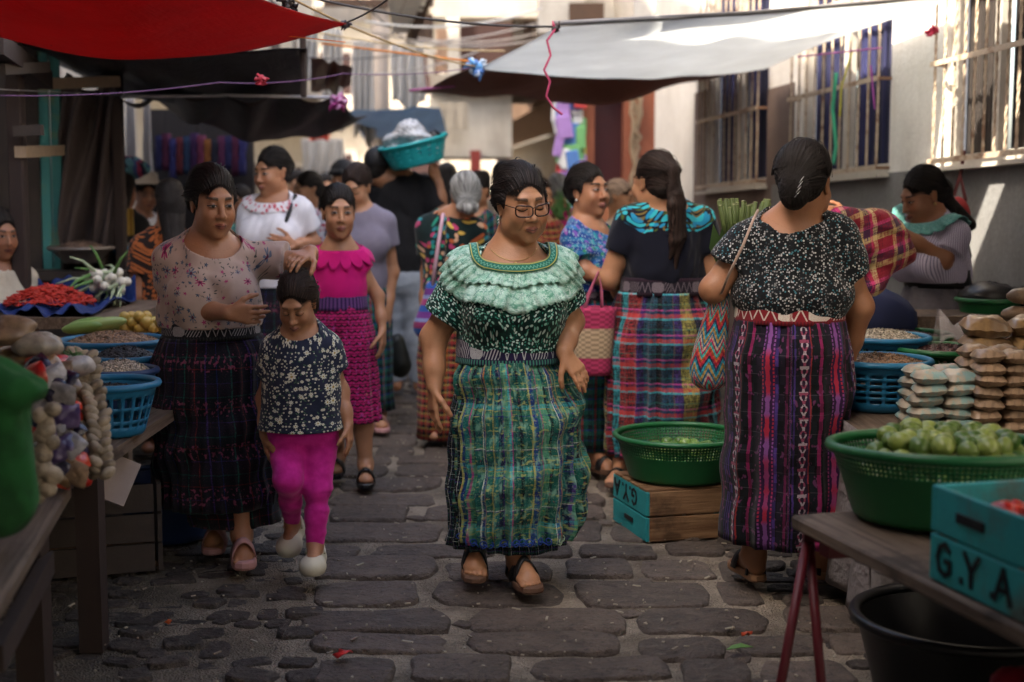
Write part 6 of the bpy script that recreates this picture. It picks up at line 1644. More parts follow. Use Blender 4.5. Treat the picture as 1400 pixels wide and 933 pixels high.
b = MB(); b.add([wpt(p, (x, y, z)) for x, y, z in [(-.06, -.08, .045), (-.05, -.13, .035), (-.02, -.155, .03), (.02, -.155, .03), (.05, -.13, .035), (.06, -.08, .045)]], [(0, 1, 2, 3, 4, 5)], 0, True); solid(b.build('cap_visor', capm, cp), .005)
b = MB()
for i, x in enumerate((-.03, -.015, 0, .015, .03)): b.tube([wpt(p, (x - .006, .116 - abs(x) * .3, .040)), wpt(p, (x, .119 - abs(x) * .3, .052)), wpt(p, (x + .006, .116 - abs(x) * .3, .042))], .003, 5)
b.build('cap_emblem', plain('emblem_white', (.7, .7, .7)), cp)
MANB = p

# --- gray-haired woman from behind
p = Person('woman with gray hair in a bun and multicolour flowered blouse seen from behind', 618, 7.6, 168, vox=.007)
Z = p.z
p.body(zs=Z(296), ws=.175, zw=Z(395), ww=.145, wd=.13, wh=.17, hd=.15, bust=.05, ch=.115)
p.head(636, 269, -.03, 190, 12, 1.06, neck=.05)
p.arm(1, p.L(586, 372, .05), p.L(580, 425, -.05), p.L(580, 450, -.05), palm=(1, 0, 0), thumb=(0, -1, 0), r=(.05, .04, .04, .027))
p.arm(-1, p.L(662, 370, .05), p.L(660, 420, .1), r=(.05, .04, .04, .027))
legs_under(p)
p.build_body(SK['left'])
p.hairdo(HAIRW, extra=[('e', (0.01, .095, -.050), (.050, .04, .040)), ('e', (-.03, .10, -.075), (.03, .03, .03)), ('e', (.04, .10, -.07), (.03, .03, .03)), ('e', (0.005, .12, -.085), (.03, .03, .03))], amp=.002)
p.blouse(M_multi, off=.014, hem=Z(420), neck=((0, .01, .01), (.08, .08, .04)), sl=.55, slr=(.078, .072), amp=.008, seed=121)
p.tube_cloth('skirt', M_redcheck, [(Z(412), .15, .135, 0, 0), (Z(440), .18, .16, 0, 0), (Z(598), .16, .15, .03, 0)], N=110, folds=9, amp=.012, seed=122)
GRAYW = p
# ------------------------------------------------------------------ stalls and goods
def basin(name, c, r, h, m, label, cat, tilt=(0, 0), slits=None, taper=.78, rim=.014, group=None, n=72, lip=.012, rows=14):
    """open plastic basin or basket with real slots in its side"""
    o_ = root(name, c, label, cat, group)
    Mr = Matrix.Rotation(tilt[0], 4, 'X') @ Matrix.Rotation(tilt[1], 4, 'Y')
    prof = [(r * taper * .15, .004)] + [(r * taper * k, .003) for k in (.5, .94)] + [(r * (taper + (1 - taper) * (j / rows)) , .012 + (h - .012) * j / rows) for j in range(rows + 1)]
    b = MB(); b.lathe(prof, n, c, Mr, holes=(lambda i, k: (3 <= i - 2 <= rows - 2) and slits(i - 2, k)) if slits else None); b.disc(r * taper * .15, .004, n, c, M_=Mr)
    bo = b.build('bowl', m, o_); solid(bo, .003, 0)
    b = MB(); b.tube([Mr @ Vector((math.cos(a) * (r + lip * .3), math.sin(a) * (r + lip * .3), h)) + Vector(c) for a in np.linspace(0, 2 * PI, 61)[:-1]], lip, 8, closed=True); b.build('rim', m, o_)
    return o_, Mr
def heap(name, c, r, h, m, label, cat, grain=.006, n=40, parent=None, bumpy=.6, tilt=0):
    rr = random.Random(name + str(c[0])); b = MB(); V = [Vector(c) + Vector((0, 0, h))]; F = []
    m_ = 14
    for j in range(1, m_ + 1):
        for k in range(n):
            a = 2 * PI * k / n; q = j / m_; V.append(Vector(c) + Vector((math.cos(a) * r * q, math.sin(a) * r * q, h * (1 - q * q) + rr.uniform(-1, 1) * grain * bumpy)))
    F = [(0, 1 + k, 1 + (k + 1) % n) for k in range(n)]
    for j in range(m_ - 1):
        for k in range(n): F.append((1 + j * n + k, 1 + (j + 1) * n + k, 1 + (j + 1) * n + (k + 1) % n, 1 + j * n + (k + 1) % n))
    b.add(V, F, 0, True)
    # loose grains on top, real geometry
    for _ in range(int(min(900, (r / grain) ** 2 * .9))):
        a = rr.uniform(0, 6.28); q = math.sqrt(rr.random()); p = Vector(c) + Vector((math.cos(a) * r * q * .96, math.sin(a) * r * q * .96, h * (1 - q * q) + grain * .3))
        s_ = grain * rr.uniform(.7, 1.2); d = [p + Vector((rr.uniform(-1, 1), rr.uniform(-1, 1), rr.uniform(-1, 1))).normalized() * s_ for _ in range(4)]
        b.add(d, [(0, 1, 2), (0, 2, 3), (0, 3, 1), (1, 3, 2)], 0, True)
    o = b.build(name, m, parent); stuff(o, label if parent is None else None, cat); return o
def grainmat(name, col, sc=160):
    t = T(name); g = t.geo(); d, cc, p = t.vor(g, sc, out='all'); r, _, _ = t.sep(cc); c = t.mul(tuple(col), t.gray(r * 1.0 + .45)); c = t.mix(d.ss(.40, .75) * .7, c, dk(col, .2)); t.set(color=c, rough=.5, spec=.4); t.bump(d * -1.0, 1.0, .006); return t.m
M_gbask = plain('green_plastic', (.008, .11, .034), .38, .2, 6, .08); M_bbask = plain('blue_plastic', (.012, .15, .30), .38, .2, 6, .08); M_tealp = plain('teal_plastic', (.01, .34, .36), .35, .2, 6, .08); M_navyp = plain('navy_plastic', (.012, .035, .11), .4, .2, 6, .08); M_blackp = plain('black_plastic', (.007, .007, .008), .35, .2, 6, .08)
def woodmat(name, ca, cb, ax, dirt):
    t = T(name); pc = t.attr('pc'); x, y, z = t.sep(pc); L_, W1 = (x, y) if ax == 'x' else (y, x); r = t.rnd()
    gr = t.noise(t.comb(L_ * 3.0 + r * 7.0, W1 * 70.0, z * 70.0), 1, 4, .65); fi = t.noise(t.comb(L_ * 14.0, W1 * 320.0, z * 320.0), 1, 2); kn = t.noise(t.comb(L_ * 5.0 + r * 9.0, W1 * 11.0, z * 9.0), 1, 3)
    c = t.mix(gr.ss(.3, .7), ca, cb); c = t.mul(c, t.gray(r * .4 + .78)); c = t.mix(kn.ss(.62, .72) * .75, c, dk(ca, .35)); c = t.mix((t.noise(pc, 7, 5, .65)).ss(.52, .70) * .7, c, dirt)
    t.set(color=c, rough=(fi * .2 + .66), spec=.3); t.bump(gr * 1.2 + fi * .6, .8, .004); return t.m
M_wood = woodmat('table_wood', (.085, .058, .042), (.17, .125, .095), 'y', (.035, .026, .02)); M_crate = woodmat('crate_wood', (.17, .085, .04), (.34, .20, .105), 'x', (.07, .04, .022))
M_crateteal = plain('crate_teal_paint', (.015, .30, .32), .65, .45, 10, .5, dirt=((.10, .10, .08), .85)); M_stencil = plain('stencil_black', (.006, .008, .010), .7, .2, 30)
M_redsteel = plain('red_steel', (.12, .010, .016), .45, .3, 20); 
def limemat(name, a, b_):
    t = T(name); r = t.rnd(); g = t.geo(); c = t.mix(r.ss(.15, .85), a, b_); c = t.mix((t.noise(g, 14, 3)).ss(.5, .7) * .4, c, dk(b_, .8)); t.set(color=c, rough=.34, spec=.5); t.bump(t.noise(g, 500, 2), .2, .001); return t.m
M_lime = limemat('lime_skin', (.06, .13, .022), (.24, .30, .07)); M_tom = limemat('tomato_skin', (.45, .015, .010), (.60, .05, .02)); M_yf = limemat('yellow_fruit_skin', (.30, .26, .05), (.45, .30, .07)); M_sq = limemat('squash_skin', (.16, .28, .07), (.26, .36, .12))
def ball_mesh(name, r, sc=(1, 1, 1), n=14, m=10, tip=0):
    b = MB(); b.ball((0, 0, 0), r, n, m, sc=sc)
    if tip: b.v = [(x, y, z * (1 + tip * abs(z / r) ** 6)) for x, y, z in b.v]
    me = bpy.data.meshes.new(name); me.from_pydata(b.v, [], b.f); me.polygons.foreach_set('use_smooth', [True] * len(b.f)); return me
def scatter(name, me, m, pts, label, cat, group, sc=(.85, 1.12), seed=1):
    if not me.materials: me.materials.append(m)
    r = random.Random(seed)
    for i, p in enumerate(pts):
        o = bpy.data.objects.new(name, me); COL.objects.link(o); o.location = p; s_ = r.uniform(*sc); o.scale = (s_, s_, s_); o.rotation_euler = (r.uniform(0, 6), r.uniform(0, 6), r.uniform(0, 6)); tag(o, label, cat, group)
def pile(c, r, rad, layers, seed=1, flat=1.0):
    """centres of round fruit resting in a bowl of inner radius r"""
    rr = random.Random(seed); out = []
    for L in range(layers):
        Rl = r - rad - L * rad * 1.05; z = rad + L * rad * 1.45
        if Rl < rad * .5: out.append(Vector(c) + Vector((0, 0, z))); break
        q = Rl; 
        while q > rad * .4:
            n = max(1, int(2 * PI * q / (2.05 * rad))); a0 = rr.uniform(0, 6)
            for k in range(n): out.append(Vector(c) + Vector((math.cos(a0 + 2 * PI * k / n) * q + rr.uniform(-.003, .003), math.sin(a0 + 2 * PI * k / n) * q + rr.uniform(-.003, .003), z + rr.uniform(-.006, .008) * flat)))
            q -= rad * 2.0
    return out
# right near table
TZ = .555
tdir = (G(1400, 862, TZ) - G(1083, 705, TZ)); tdir.z = 0; tdir.normalize(); tn = Vector((-tdir.y, tdir.x, 0)); tn = tn if tn.x > 0 else -tn
T0 = G(1083, 705, TZ)
TB = root('trestle_table', (T0.x + .4, T0.y - .4, 0), 'weathered wooden plank table on red steel trestle at the lower right', 'table')
Rt = Matrix((tn, tdir * -1, Vector((0, 0, 1)))).transposed()
for i in range(4):
    c = T0 + tn * (.115 + i * .232) + tdir * (.85 - .02 * (i % 2)); b = MB(); b.box((c.x, c.y, TZ - .018 - .002 * (i % 2)), (.228, 1.72, .036), Rt, bev=.006); b.build('plank', M_wood, TB)
b = MB(); c = T0 + tn * .46 + tdir * .12; b.box((c.x, c.y, TZ - .06), (.86, .05, .04), Rt); b.build('steel_rail', M_redsteel, TB)
for i, (p0, p1) in enumerate(((W(1103, 742, 3.58), G(1050, 1030)), (W(1106, 742, 3.60), G(1131, 1030)))):
    b = MB(); b.tube([p0, p1], .0125, 10); b.build('leg', M_redsteel, TB)
b = MB(); b.box(W(1112, 725, 3.60), (.05, .02, .06)); b.build('hinge_plate', M_redsteel, TB)
for i in range(2):
    c = T0 + tn * .85 + tdir * (.15 + .12 * i); b = MB(); b.tube([(c.x, c.y, TZ - .05), (c.x + .02, c.y + (.18 if i == 0 else -.18), 0)], .0125, 8); b.build('leg', M_redsteel, TB)
fine = lambda rows, k: (rows % 2 == 0) and (k % 2 == 0)
bc = (1.105, 3.56, TZ + .003)
basin('lime_basin', bc, .285, .185, M_gbask, 'large green plastic basket full of limes on the wooden table, lower right', 'basket', tilt=(R(-3), 0), slits=lambda i, k: i > 21 and i % 2 == 0 and k % 2 == 0, n=260, rows=30, taper=.80, lip=.014)
lm = ball_mesh('lime', .0272, (1, 1, 1.08), tip=.10)
limes = [p + Vector((0, 0, .055)) for p in pile(bc, .262, .0278, 4, 3)] ; limes = [p for p in limes if p.z > TZ + .115]
scatter('lime', lm, M_lime, limes, 'green lime heaped in the large green basket on the table', 'lime', 'limes in the basket on the table')
scatter('lime', lm, M_lime, [Vector(bc) + Vector((x, y, .205)) for x, y in ((-.06, .0), (.0, .03), (-.11, -.03), (.06, -.02), (.12, .05), (-.03, -.07), (.02, .10))], 'pale green lime lying on top of the heap in the large green basket', 'lime', 'limes on top of the heap', seed=5)
# letters as painted strokes
LET = {'G': [((.85, .82), (.55, 1), (.15, .85), (0, .5), (.15, .12), (.55, 0), (.9, .12), (.9, .45), (.55, .45))], 'Y': [((0, 1), (.5, .5), (.5, 0)), ((1, 1), (.5, .5))], 'A': [((0, 0), (.5, 1), (1, 0)), ((.2, .36), (.8, .36))], '.': [((.4, .02), (.4, .12))]}
def letter(b, ch, o, ux, uz, w, h, t, nrm):
    for st in LET[ch]:
        for i in range(len(st) - 1):
            a = o + ux * (st[i][0] * w) + uz * (st[i][1] * h); c = o + ux * (st[i + 1][0] * w) + uz * (st[i + 1][1] * h)
            d = (c - a).normalized(); b.bar(a - d * t * .35, c + d * t * .35, t, .003, up=nrm)
def crate(name, c, ux, L, D, H, label, flip=False, m_end=M_crateteal, m_side=M_crateteal, text_on='side', sidem=None, group=None):
    """slatted crate: ux along its length, open top; c = corner on the ground/table; uy into the crate"""
    ux = Vector(ux).normalized(); uy = Vector((-ux.y, ux.x, 0)); c = Vector(c); uz = Vector((0, 0, 1))
    o_ = root(name, c + ux * L / 2 + uy * D / 2, label, 'crate', group); Rm_ = Matrix((ux, uy, uz)).transposed()
    def bx(n, u, v, w, su, sv, sw, m):
        b = MB(); p = c + ux * u + uy * v + uz * w; b.box(p, (su, sv, sw), Rm_, bev=.003); return b.build(n, m, o_)
    hh = (H - .006) / 2
    for v in (0.007, D - .007):
        for k in range(2): bx('slat', L / 2, v, hh * (k + .5) + .006 * k, L - .03, .012, hh, m_side)
    for u in (.008, L - .008):
        for k in range(2): bx('end_board', u, D / 2, hh * (k + .5) + .006 * k, .016, D - .002 + .0, hh, m_end)
    for k in range(3 if not flip else 4): bx('base_slat' if not flip else 'top_slat', L / 2, D * (k + .5) / (3 if not flip else 4), .006 if not flip else H + .005, L, D / (3 if not flip else 4) - .018, .010, M_crate)
    for u in (.03, L - .03):
        for v in (.028, D - .028): bx('corner_block', u, v, H / 2, .03, .028, H - .02, M_crate)
    return o_, (c, ux, uy, uz)
cb = G(1269, 792, TZ); cr, (c, ux, uy, uz) = crate('teal_crate', cb + Vector((0, 0, .004)), tdir, .52, .34, .205, 'teal painted wooden crate lettered G.Y.A. holding tomatoes on the right table edge')
b = MB(); nrm = -uy
for ch, u in (('G', .035), ('.', .105), ('Y', .135), ('.', .215), ('A', .245), ('.', .33), ('M', .36)):
    if ch == 'M': continue
    b = MB(); letter(b, ch, c + ux * u + nrm * .0015 + uz * .022, ux, uz, .052, .066, .011, nrm); b.build('letter' if ch != '.' else 'full_stop', M_stencil, cr)
b = MB(); b.box(c + ux * .15 + nrm * .0005 + uz * .155, (.10, .006, .022), Matrix((ux, uy, uz)).transposed() @ Matrix.Rotation(.0, 3, 'Y'), bev=.0025); b.build('hand_slot', M_stencil, cr)
tm = ball_mesh('tomato', .029, (1, 1, .86))
tp = [c + ux * (.06 + .062 * i + .02 * (j % 2)) + uy * (.055 + .058 * j) + uz * (.15 + .012 * ((i * 7 + j * 3) % 3)) for i in range(7) for j in range(5)]
scatter('tomato', tm, M_tom, tp, 'red tomato in the teal lettered crate at the right edge', 'tomato', 'tomatoes in the teal crate')
basin('black_tub', (1.24, 3.75, 0), .30, .24, M_blackp, 'black plastic tub on the ground under the wooden table', 'tub', taper=.8, lip=.016)
b = MB(); b.ball(W(1385, 918, 3.0) + Vector((0.02, 0, -.05)), .07, 14, 9, jit=.12, sc=(1, 1, .8)); tag(b.build('red_bag', plain('red_plastic_bag', (.30, .01, .03), .4)), 'dark red plastic bag on the ground in the lower right corner', 'bag')
# flipped crate with the second basket
c0 = G(883, 742); ux = (G(1000, 734) - c0).normalized()
cr, (c, ux, uy, uz) = crate('upturned_crate', c0, ux, .46, .40, .20, 'upturned wooden crate with teal end lettered G.Y.A. in mid street', flip=True, m_side=M_crate, m_end=M_crateteal)
b = MB(); nrm = -ux
for ch, v in (('G', .13), ('.', .165), ('Y', .225), ('.', .25), ('A', .335)):
    w_ = .058
    b = MB(); letter(b, ch, c + uy * (v + (-.02 if ch != '.' else .0)) + nrm * .0015 + uz * .185, uy * 1.0, -uz, w_, .062, .010, nrm); b.build('letter' if ch != '.' else 'full_stop', M_stencil, cr)
b = MB(); b.box(c + uy * .20 + nrm * .0005 + uz * .055, (.006, .10, .02), Matrix((ux, uy, uz)).transposed(), bev=.0025); b.build('hand_slot', M_stencil, cr)
b2 = c0 + ux * .22 + uy * .20; b2.z = .213
basin('green_basket', tuple(b2), .262, .175, M_gbask, 'green plastic basket with fruit standing on the upturned crate', 'basket', slits=lambda i, k: i > 17 and i % 2 == 0 and k % 2 == 0, n=240, rows=28, taper=.80)
pts = [p for p in pile(b2 + Vector((0, 0, .012)), .196, .0275, 3, 8)]
scatter('avocado', ball_mesh('green_fruit', .0265, (1, 1, 1.1)), limemat('green_fruit_skin', (.05, .13, .02), (.14, .25, .05)), pts, 'green fruit inside the basket on the upturned crate', 'fruit', 'fruit in the basket on the upturned crate', seed=3)
# right counter
CZ = .615
CT = root('goods_counter', (2.0, 5.4, 0), 'long counter with gray cloth, stacked packets and basins along the right wall', 'counter')
b = MB(); b.box((2.0, 5.25, CZ - .02), (1.75, 1.9, .04)); b.build('top_board', M_wood, CT)
for x_, y_ in ((1.2, 4.4), (2.8, 4.4), (1.2, 6.1), (2.8, 6.1)):
    b = MB(); b.box((x_, y_, CZ / 2 - .02), (.06, .06, CZ - .04)); b.build('leg', M_post, CT)
M_gcloth = tarp_mat('gray_cloth', (.20, .18, .185), (.1, .1, .1), .05)
b = MB(); b.grid(lambda u, v: (1.10 + 1.8 * u, 4.285 - .02 * v - (.022 * math.sin(u * 44 + v * 2) + .012 * math.sin(u * 93)) * v, CZ + .006 - .56 * v), 150, 16); o = b.build('cloth_front', M_gcloth, CT); solid(o, .004)
b = MB(); b.grid(lambda u, v: (1.115 - .02 * v - (.022 * math.sin(u * 40 + v * 2)) * v, 6.2 - 1.9 * u, CZ + .006 - .56 * v), 120, 16); o = b.build('cloth_side', M_gcloth, CT); solid(o, .004)
def pillow_mesh(name, L, Wd, H, seed):
    r = random.Random(seed); V = []; F = []; nu, nv = 12, 12
    for s_ in (1, -1):
        for j in range(nv + 1):
            for i in range(nu + 1):
                u, v = i / nu * 2 - 1, j / nv * 2 - 1
                e = max(0, (1 - abs(u) ** 2.6)) ** .5 * max(0, (1 - abs(v) ** 2.6)) ** .5
                V.append((u * L / 2 * (1 - .05 * abs(v) ** 2), v * Wd / 2 * (1 - .08 * abs(u) ** 2), s_ * H / 2 * e * (1 + .18 * math.sin(u * 5 + seed) * math.sin(v * 4 + seed * 2)) + .0012 * math.sin(u * 11 + v * 7 + seed)))
    n1 = (nu + 1) * (nv + 1)
    for j in range(nv):
        for i in range(nu):
            a = j * (nu + 1) + i; F.append((a, a + 1, a + nu + 2, a + nu + 1)); F.append((n1 + a, n1 + a + nu + 1, n1 + a + nu + 2, n1 + a + 1))
    return npmesh(name, V, F)
def packmat(name, c, c2, sc=30, coat=.6, rough=.35):
    t = T(name); o = t.obj(); n = t.noise(o, sc, 4, .6); n2 = t.noise(o, sc * 5, 2); r = t.rnd(); cc = t.mix(n.ss(.45, .60), c, c2); cc = t.mul(cc, t.gray(r * .35 + .8))
    t.set(color=cc, rough=rough + .12, coat=coat * .4, spec=.4); t.bump(n * .5 + n2 * .5, .45, .004); return t.m
PK = {'white': packmat('white_grain_packet', (.34, .30, .24), (.26, .23, .19)), 'teal': packmat('teal_print_packet', (.34, .29, .23), (.18, .30, .30), 14), 'brown': packmat('brown_sugar_packet', (.27, .18, .115), (.19, .125, .08)), 'clear': packmat('gray_clear_packet', (.30, .28, .28), (.20, .19, .20)), 'cello': packmat('cellophane_packet', (.24, .15, .07), (.15, .09, .045), 12, 1.0, .2)}
meshes = [pillow_mesh('packet', .165, .115, .052, k) for k in range(4)]
def packets_at(px, py, Y, kind, label, group, sc=1.0, ang=0.0, i=0):
    me = meshes[i % 4].copy(); me.materials.clear(); me.materials.append(PK[kind]); o = bpy.data.objects.new('packet', me); COL.objects.link(o); p = W(px, py, Y); o.location = p; o.rotation_euler = (R(random.uniform(-4, 4)), R(random.uniform(-4, 4)), R(ang + random.uniform(-5, 5))); o.scale = (sc, sc, sc); tag(o, label, 'packet', group)
pmesh = {}
ORD = ('lowest', 'second from the bottom', 'third from the bottom', 'fourth from the bottom', 'fifth from the bottom', 'sixth from the bottom', 'topmost')
def packs(kind, X0, Y0, nx, ny, nz, dx, dy, dz, label, group, z0=CZ + .03, rz=0, lean=0):
    for k in range(nz):
        for i in range(nx):
            for j in range(ny):
                key = (kind, (i + j + k) % 4)
                if key not in pmesh: m_ = meshes[key[1]].copy(); m_.materials.clear(); m_.materials.append(PK[kind]); pmesh[key] = m_
                o = bpy.data.objects.new('packet', pmesh[key]); COL.objects.link(o); o.location = (X0 + i * dx + random.uniform(-.006, .006) + lean * k, Y0 + j * dy + random.uniform(-.008, .008), z0 + k * dz + random.uniform(-.002, .002))
                o.rotation_euler = (R(random.uniform(-5, 5)), R(random.uniform(-5, 5)), R(rz + random.uniform(-6, 6))); o.scale = (dx / .155, dy / .12, dz / .042)
                tag(o, '%s, %s of the %s %s column' % (label, ('topmost' if k == nz - 1 else ORD[k]), ('front', 'back')[j] if ny > 1 else 'rear', ('left', 'middle', 'right')[i] if nx > 2 else ('left', 'right')[i]), 'packet', group)
packs('teal', 1.32, 4.50, 2, 2, 5, .098, .13, .038, 'white and teal packet', 'teal printed packets', lean=.003)
packs('brown', 1.50, 4.46, 2, 2, 7, .088, .13, .037, 'brown sugar packet', 'brown packets')
packs('clear', 1.68, 4.42, 3, 2, 5, .10, .13, .040, 'gray clear packet', 'clear packets')
packs('cello', 1.60, 4.78, 3, 1, 3, .15, .16, .062, 'shiny amber cellophane packet', 'cellophane packets', z0=CZ + .19)
for i, (px, py) in enumerate(((1392, 430), (1400, 405))):
    b = MB(); b.ball(W(px, py, 5.2), .05, 14, 9, sc=(1.3, 1, .62), jit=.04); tag(b.build('dark_bag', PK['brown']), 'brown filled bag at the right edge above the packets' if i == 0 else 'upper brown bag at the right edge resting on another bag', 'bag')
slot = lambda i, k: i % 3 != 0 and k % 3 != 0 and i < 12
def fill(o_, c, r, h, m, n='beans', grain=.006, dome=.03): heap(n, (c[0], c[1], c[2] + h), r, dome, m, None, None, grain, parent=o_)
M_peanut = grainmat('peanut', (.36, .20, .10), 110); M_blackbean = grainmat('black_beans', (.018, .012, .014), 120); M_whitebean = grainmat('white_beans', (.50, .43, .33), 120); M_redbean = grainmat('red_beans', (.09, .03, .03), 120)
c = (1.30, 5.0, CZ + .003); o_, _ = basin('blue_basket', c, .175, .17, M_bbask, 'blue slotted basket of pale grain on the gray counter cloth', 'basket', slits=lambda i, k: i % 2 and k % 4 != 0, taper=.80); fill(o_, c, .17, .158, M_peanut, 'grain', .006, .035)
c = (1.42, 5.42, CZ + .06); o_, _ = basin('blue_basket', c, .17, .15, M_bbask, 'second blue basket filled with white corn behind the first', 'basket', slits=slot, taper=.85); fill(o_, c, .165, .14, M_whitebean, 'corn', .006, .04)
c = (1.56, 5.72, CZ + .07); o_, _ = basin('green_basin', c, .205, .12, M_gbask, 'green basin of dark beans farthest back on the counter', 'basin', slits=slot, taper=.85); fill(o_, c, .20, .105, M_redbean)
c = (1.62, 5.28, CZ + .07); o_, _ = basin('green_basin', c, .175, .11, M_gbask, 'smaller green basin of dark beans beside the packets', 'basin', slits=slot, taper=.85); fill(o_, c, .17, .095, M_redbean)
c = tuple(W(1352, 438, 6.2)); o_, _ = basin('green_basin', c, .135, .09, M_gbask, 'green basin holding black plastic bags near the wall', 'basin', taper=.85)
b = MB(); b.ball(Vector(c) + Vector((0, 0, .10)), .12, 18, 10, sc=(1.1, .9, .55), jit=.12); b.ball(Vector(c) + Vector((.14, 0, .09)), .09, 16, 9, sc=(1.1, .9, .6), jit=.14); tag(b.build('black_bag', plain('black_bag_plastic', (.010, .009, .010), .35, .2)), 'crumpled black plastic bag in the green basin near the wall', 'bag')
b = MB(); b.box((2.1, 6.15, CZ + .12), (1.3, .35, .24)); tag(b.build('wooden_box', M_wood), 'low wooden box behind the basins on the counter', 'box')
# clear wrap over the packets
b = MB(); q0 = W(1305, 470, 4.95); b.grid(lambda u, v: q0 + Vector((.25 * u - .05, .10 * v, .10 * math.sin(PI * v) + .03 * math.sin(u * 9 + v * 5) - .05 * u)), 24, 12)
tt_ = T('clear_film'); tt_.set(color=(.65, .62, .66), rough=.15, alpha=.35, spec=.7); tt_.bump(tt_.noise(tt_.obj(), 40, 3), .8, .01); o = b.build('plastic_film', tt_.m); tag(o, 'crumpled clear plastic film draped between basins and packets', 'film')
# plaid bundle held by the seller, leaf bundle, strap
def bundle_mesh(P_, vox, name, m, label, cat, amp=.01, seed=1, sc=1.0):
    V, F = sdf_mesh(P_, vox, (), 0, wrinkle(amp, seed, sc)); o = npobj(name, V, F, m, None, {'pc': np.stack([V[:, 0] + V[:, 1] * .3, V[:, 2] - V[:, 0] * .35, V[:, 1]], 1)}); tag(o, label, cat); return o
M_pbund = plaid('red_cream_plaid_cloth', stops([(3, (.20, .012, .03)), (1, (.50, .36, .16)), (2, (.05, .02, .06)), (.8, (.42, .03, .12)), (1.2, (.48, .38, .2)), (1.5, (.12, .01, .02))]), stops([(2, (.25, .015, .03)), (1, (.46, .34, .15)), (1.5, (.06, .02, .05)), (.7, (.5, .05, .18))]), .14, .11, (.5, .3, .2), .03, .5, .004)
c1, c2, c3, c4 = W(1150, 300, 5.5), W(1195, 320, 5.6), W(1225, 345, 5.6), W(1195, 395, 5.5)
bundle_mesh([cone(c1, c2, .045, .085, .04), cone(c2, c3, .09, .075, .04), cone((c2 + c3) / 2, c4, .09, .030, .05), cone(c2, W(1165, 345, 5.5), .07, .05, .05)], .008, 'cloth_bundle', M_pbund, 'red and cream plaid cloth bundle held up between two women', 'bundle', .010, 5, 1.4)
b = MB(); lm_ = [plain('stalk_green', (.08, .115, .03), .6, .3, 40), plain('stalk_tip', (.22, .24, .11), .7, .3, 40), plain('leaf_dark', (.05, .10, .025), .6)]
for i in range(46):
    px = random.uniform(982, 1052); d = random.uniform(-.05, .06); a = W(px * .55 + 1010 * .45, 345, 5.25 + d); e = W(px, 272 + random.uniform(0, 14), 5.25 + d * 1.6)
    b.tube([a, a.lerp(e, .5), e], [.006, .007, .0075], 6, mi=0); b.tube([e, e + (e - a).normalized() * .003], .0078, 6, mi=1)
for i in range(5):
    a = W(985 + i * 4, 372, 5.22); e = W(975 + i * 14, 306, 5.2 - .01 * i); w = Vector((.03, .01, 0)); b.add([a, a.lerp(e, .5) - w, e, a.lerp(e, .5) + w], [(0, 1, 2, 3)], 2)
tag(b.build('leaf_bundle', lm_), 'bundle of cut green stalks carried in front of the woman in the speckled blouse', 'bundle')
b = MB(); pts = [W(1318, 206, 7.5), W(1314, 235, 7.5), W(1304, 268, 7.45), W(1313, 240, 7.5), W(1320, 275, 7.4)]; b.tube(pts, .010, 6); tag(b.build('hanging_strap', plain('strap_maroon', (.10, .02, .02), .8)), 'dark red strap hanging from the nearest window grille', 'strap')
b = MB(); b.ball(W(1308, 300, 7.1), .10, 16, 10, sc=(.7, .6, 1.1), jit=.03); tag(b.build('red_pouch', plain('red_pouch', (.28, .02, .02), .8, .4, 30)), 'red woven pouch hanging behind the seller', 'bag')
b = MB(); b.ball(W(1190, 440, 5.95), .16, 18, 10, sc=(1.2, 1, .9), jit=.05); tag(b.build('dark_blue_sack', plain('dark_blue_sack', (.012, .02, .07), .8, .3)), 'dark blue sack behind the beans under the plaid bundle', 'sack')
# pink and cream woven basket bag
def f_wbag(t, uv):
    u, v, w = t.sep(uv); n = ((u * 170.0).sin() * (v * 210.0).sin()).gt(0.0)
    c = t.mix(v.ss(.12, .125) * v.ss(.30, .295), (.50, .045, .13), (.52, .38, .24)) 
    return t.mul(c, t.gray(n * .45 + .6))
M_wbag = fabric('woven_plastic_bag', f_wbag, rough=.5, b=.8)
bc_ = W(811, 512, 6.45); WB = root('woven_bag', bc_, 'pink and cream woven basket bag with thin handles held by the ponytailed woman', 'bag')
b = MB(); V = []; F = []; n = 48; uv = []
for j in range(15):
    q = j / 14; rx = .078 + .024 * q; ry = .05 + .012 * q
    for k in range(n):
        a = 2 * PI * k / n; V.append(bc_ + Vector((math.copysign(abs(math.cos(a)) ** .7, math.cos(a)) * rx, math.copysign(abs(math.sin(a)) ** .8, math.sin(a)) * ry, .31 * q))); uv.append((a * .08, .02 + .40 * q, 0))
for j in range(14):
    for k in range(n): F.append((j * n + k, j * n + (k + 1) % n, (j + 1) * n + (k + 1) % n, (j + 1) * n + k))
F.append(tuple(range(n))[::-1]); b.add(V, F, 0, True, uv); solid(b.build('basket_body', M_wbag, WB), .005, 0)
for dy in (-.045, .045):
    b = MB(); b.tube([bc_ + Vector((-.05, dy, .27)), bc_ + Vector((-.025, dy, .36)), bc_ + Vector((.022, dy * .5, .47)), bc_ + Vector((.035, dy, .38)), bc_ + Vector((.040, dy, .27))], .0055, 6); b.build('handle', plain('handle_pink', (.42, .10, .17), .5), WB)
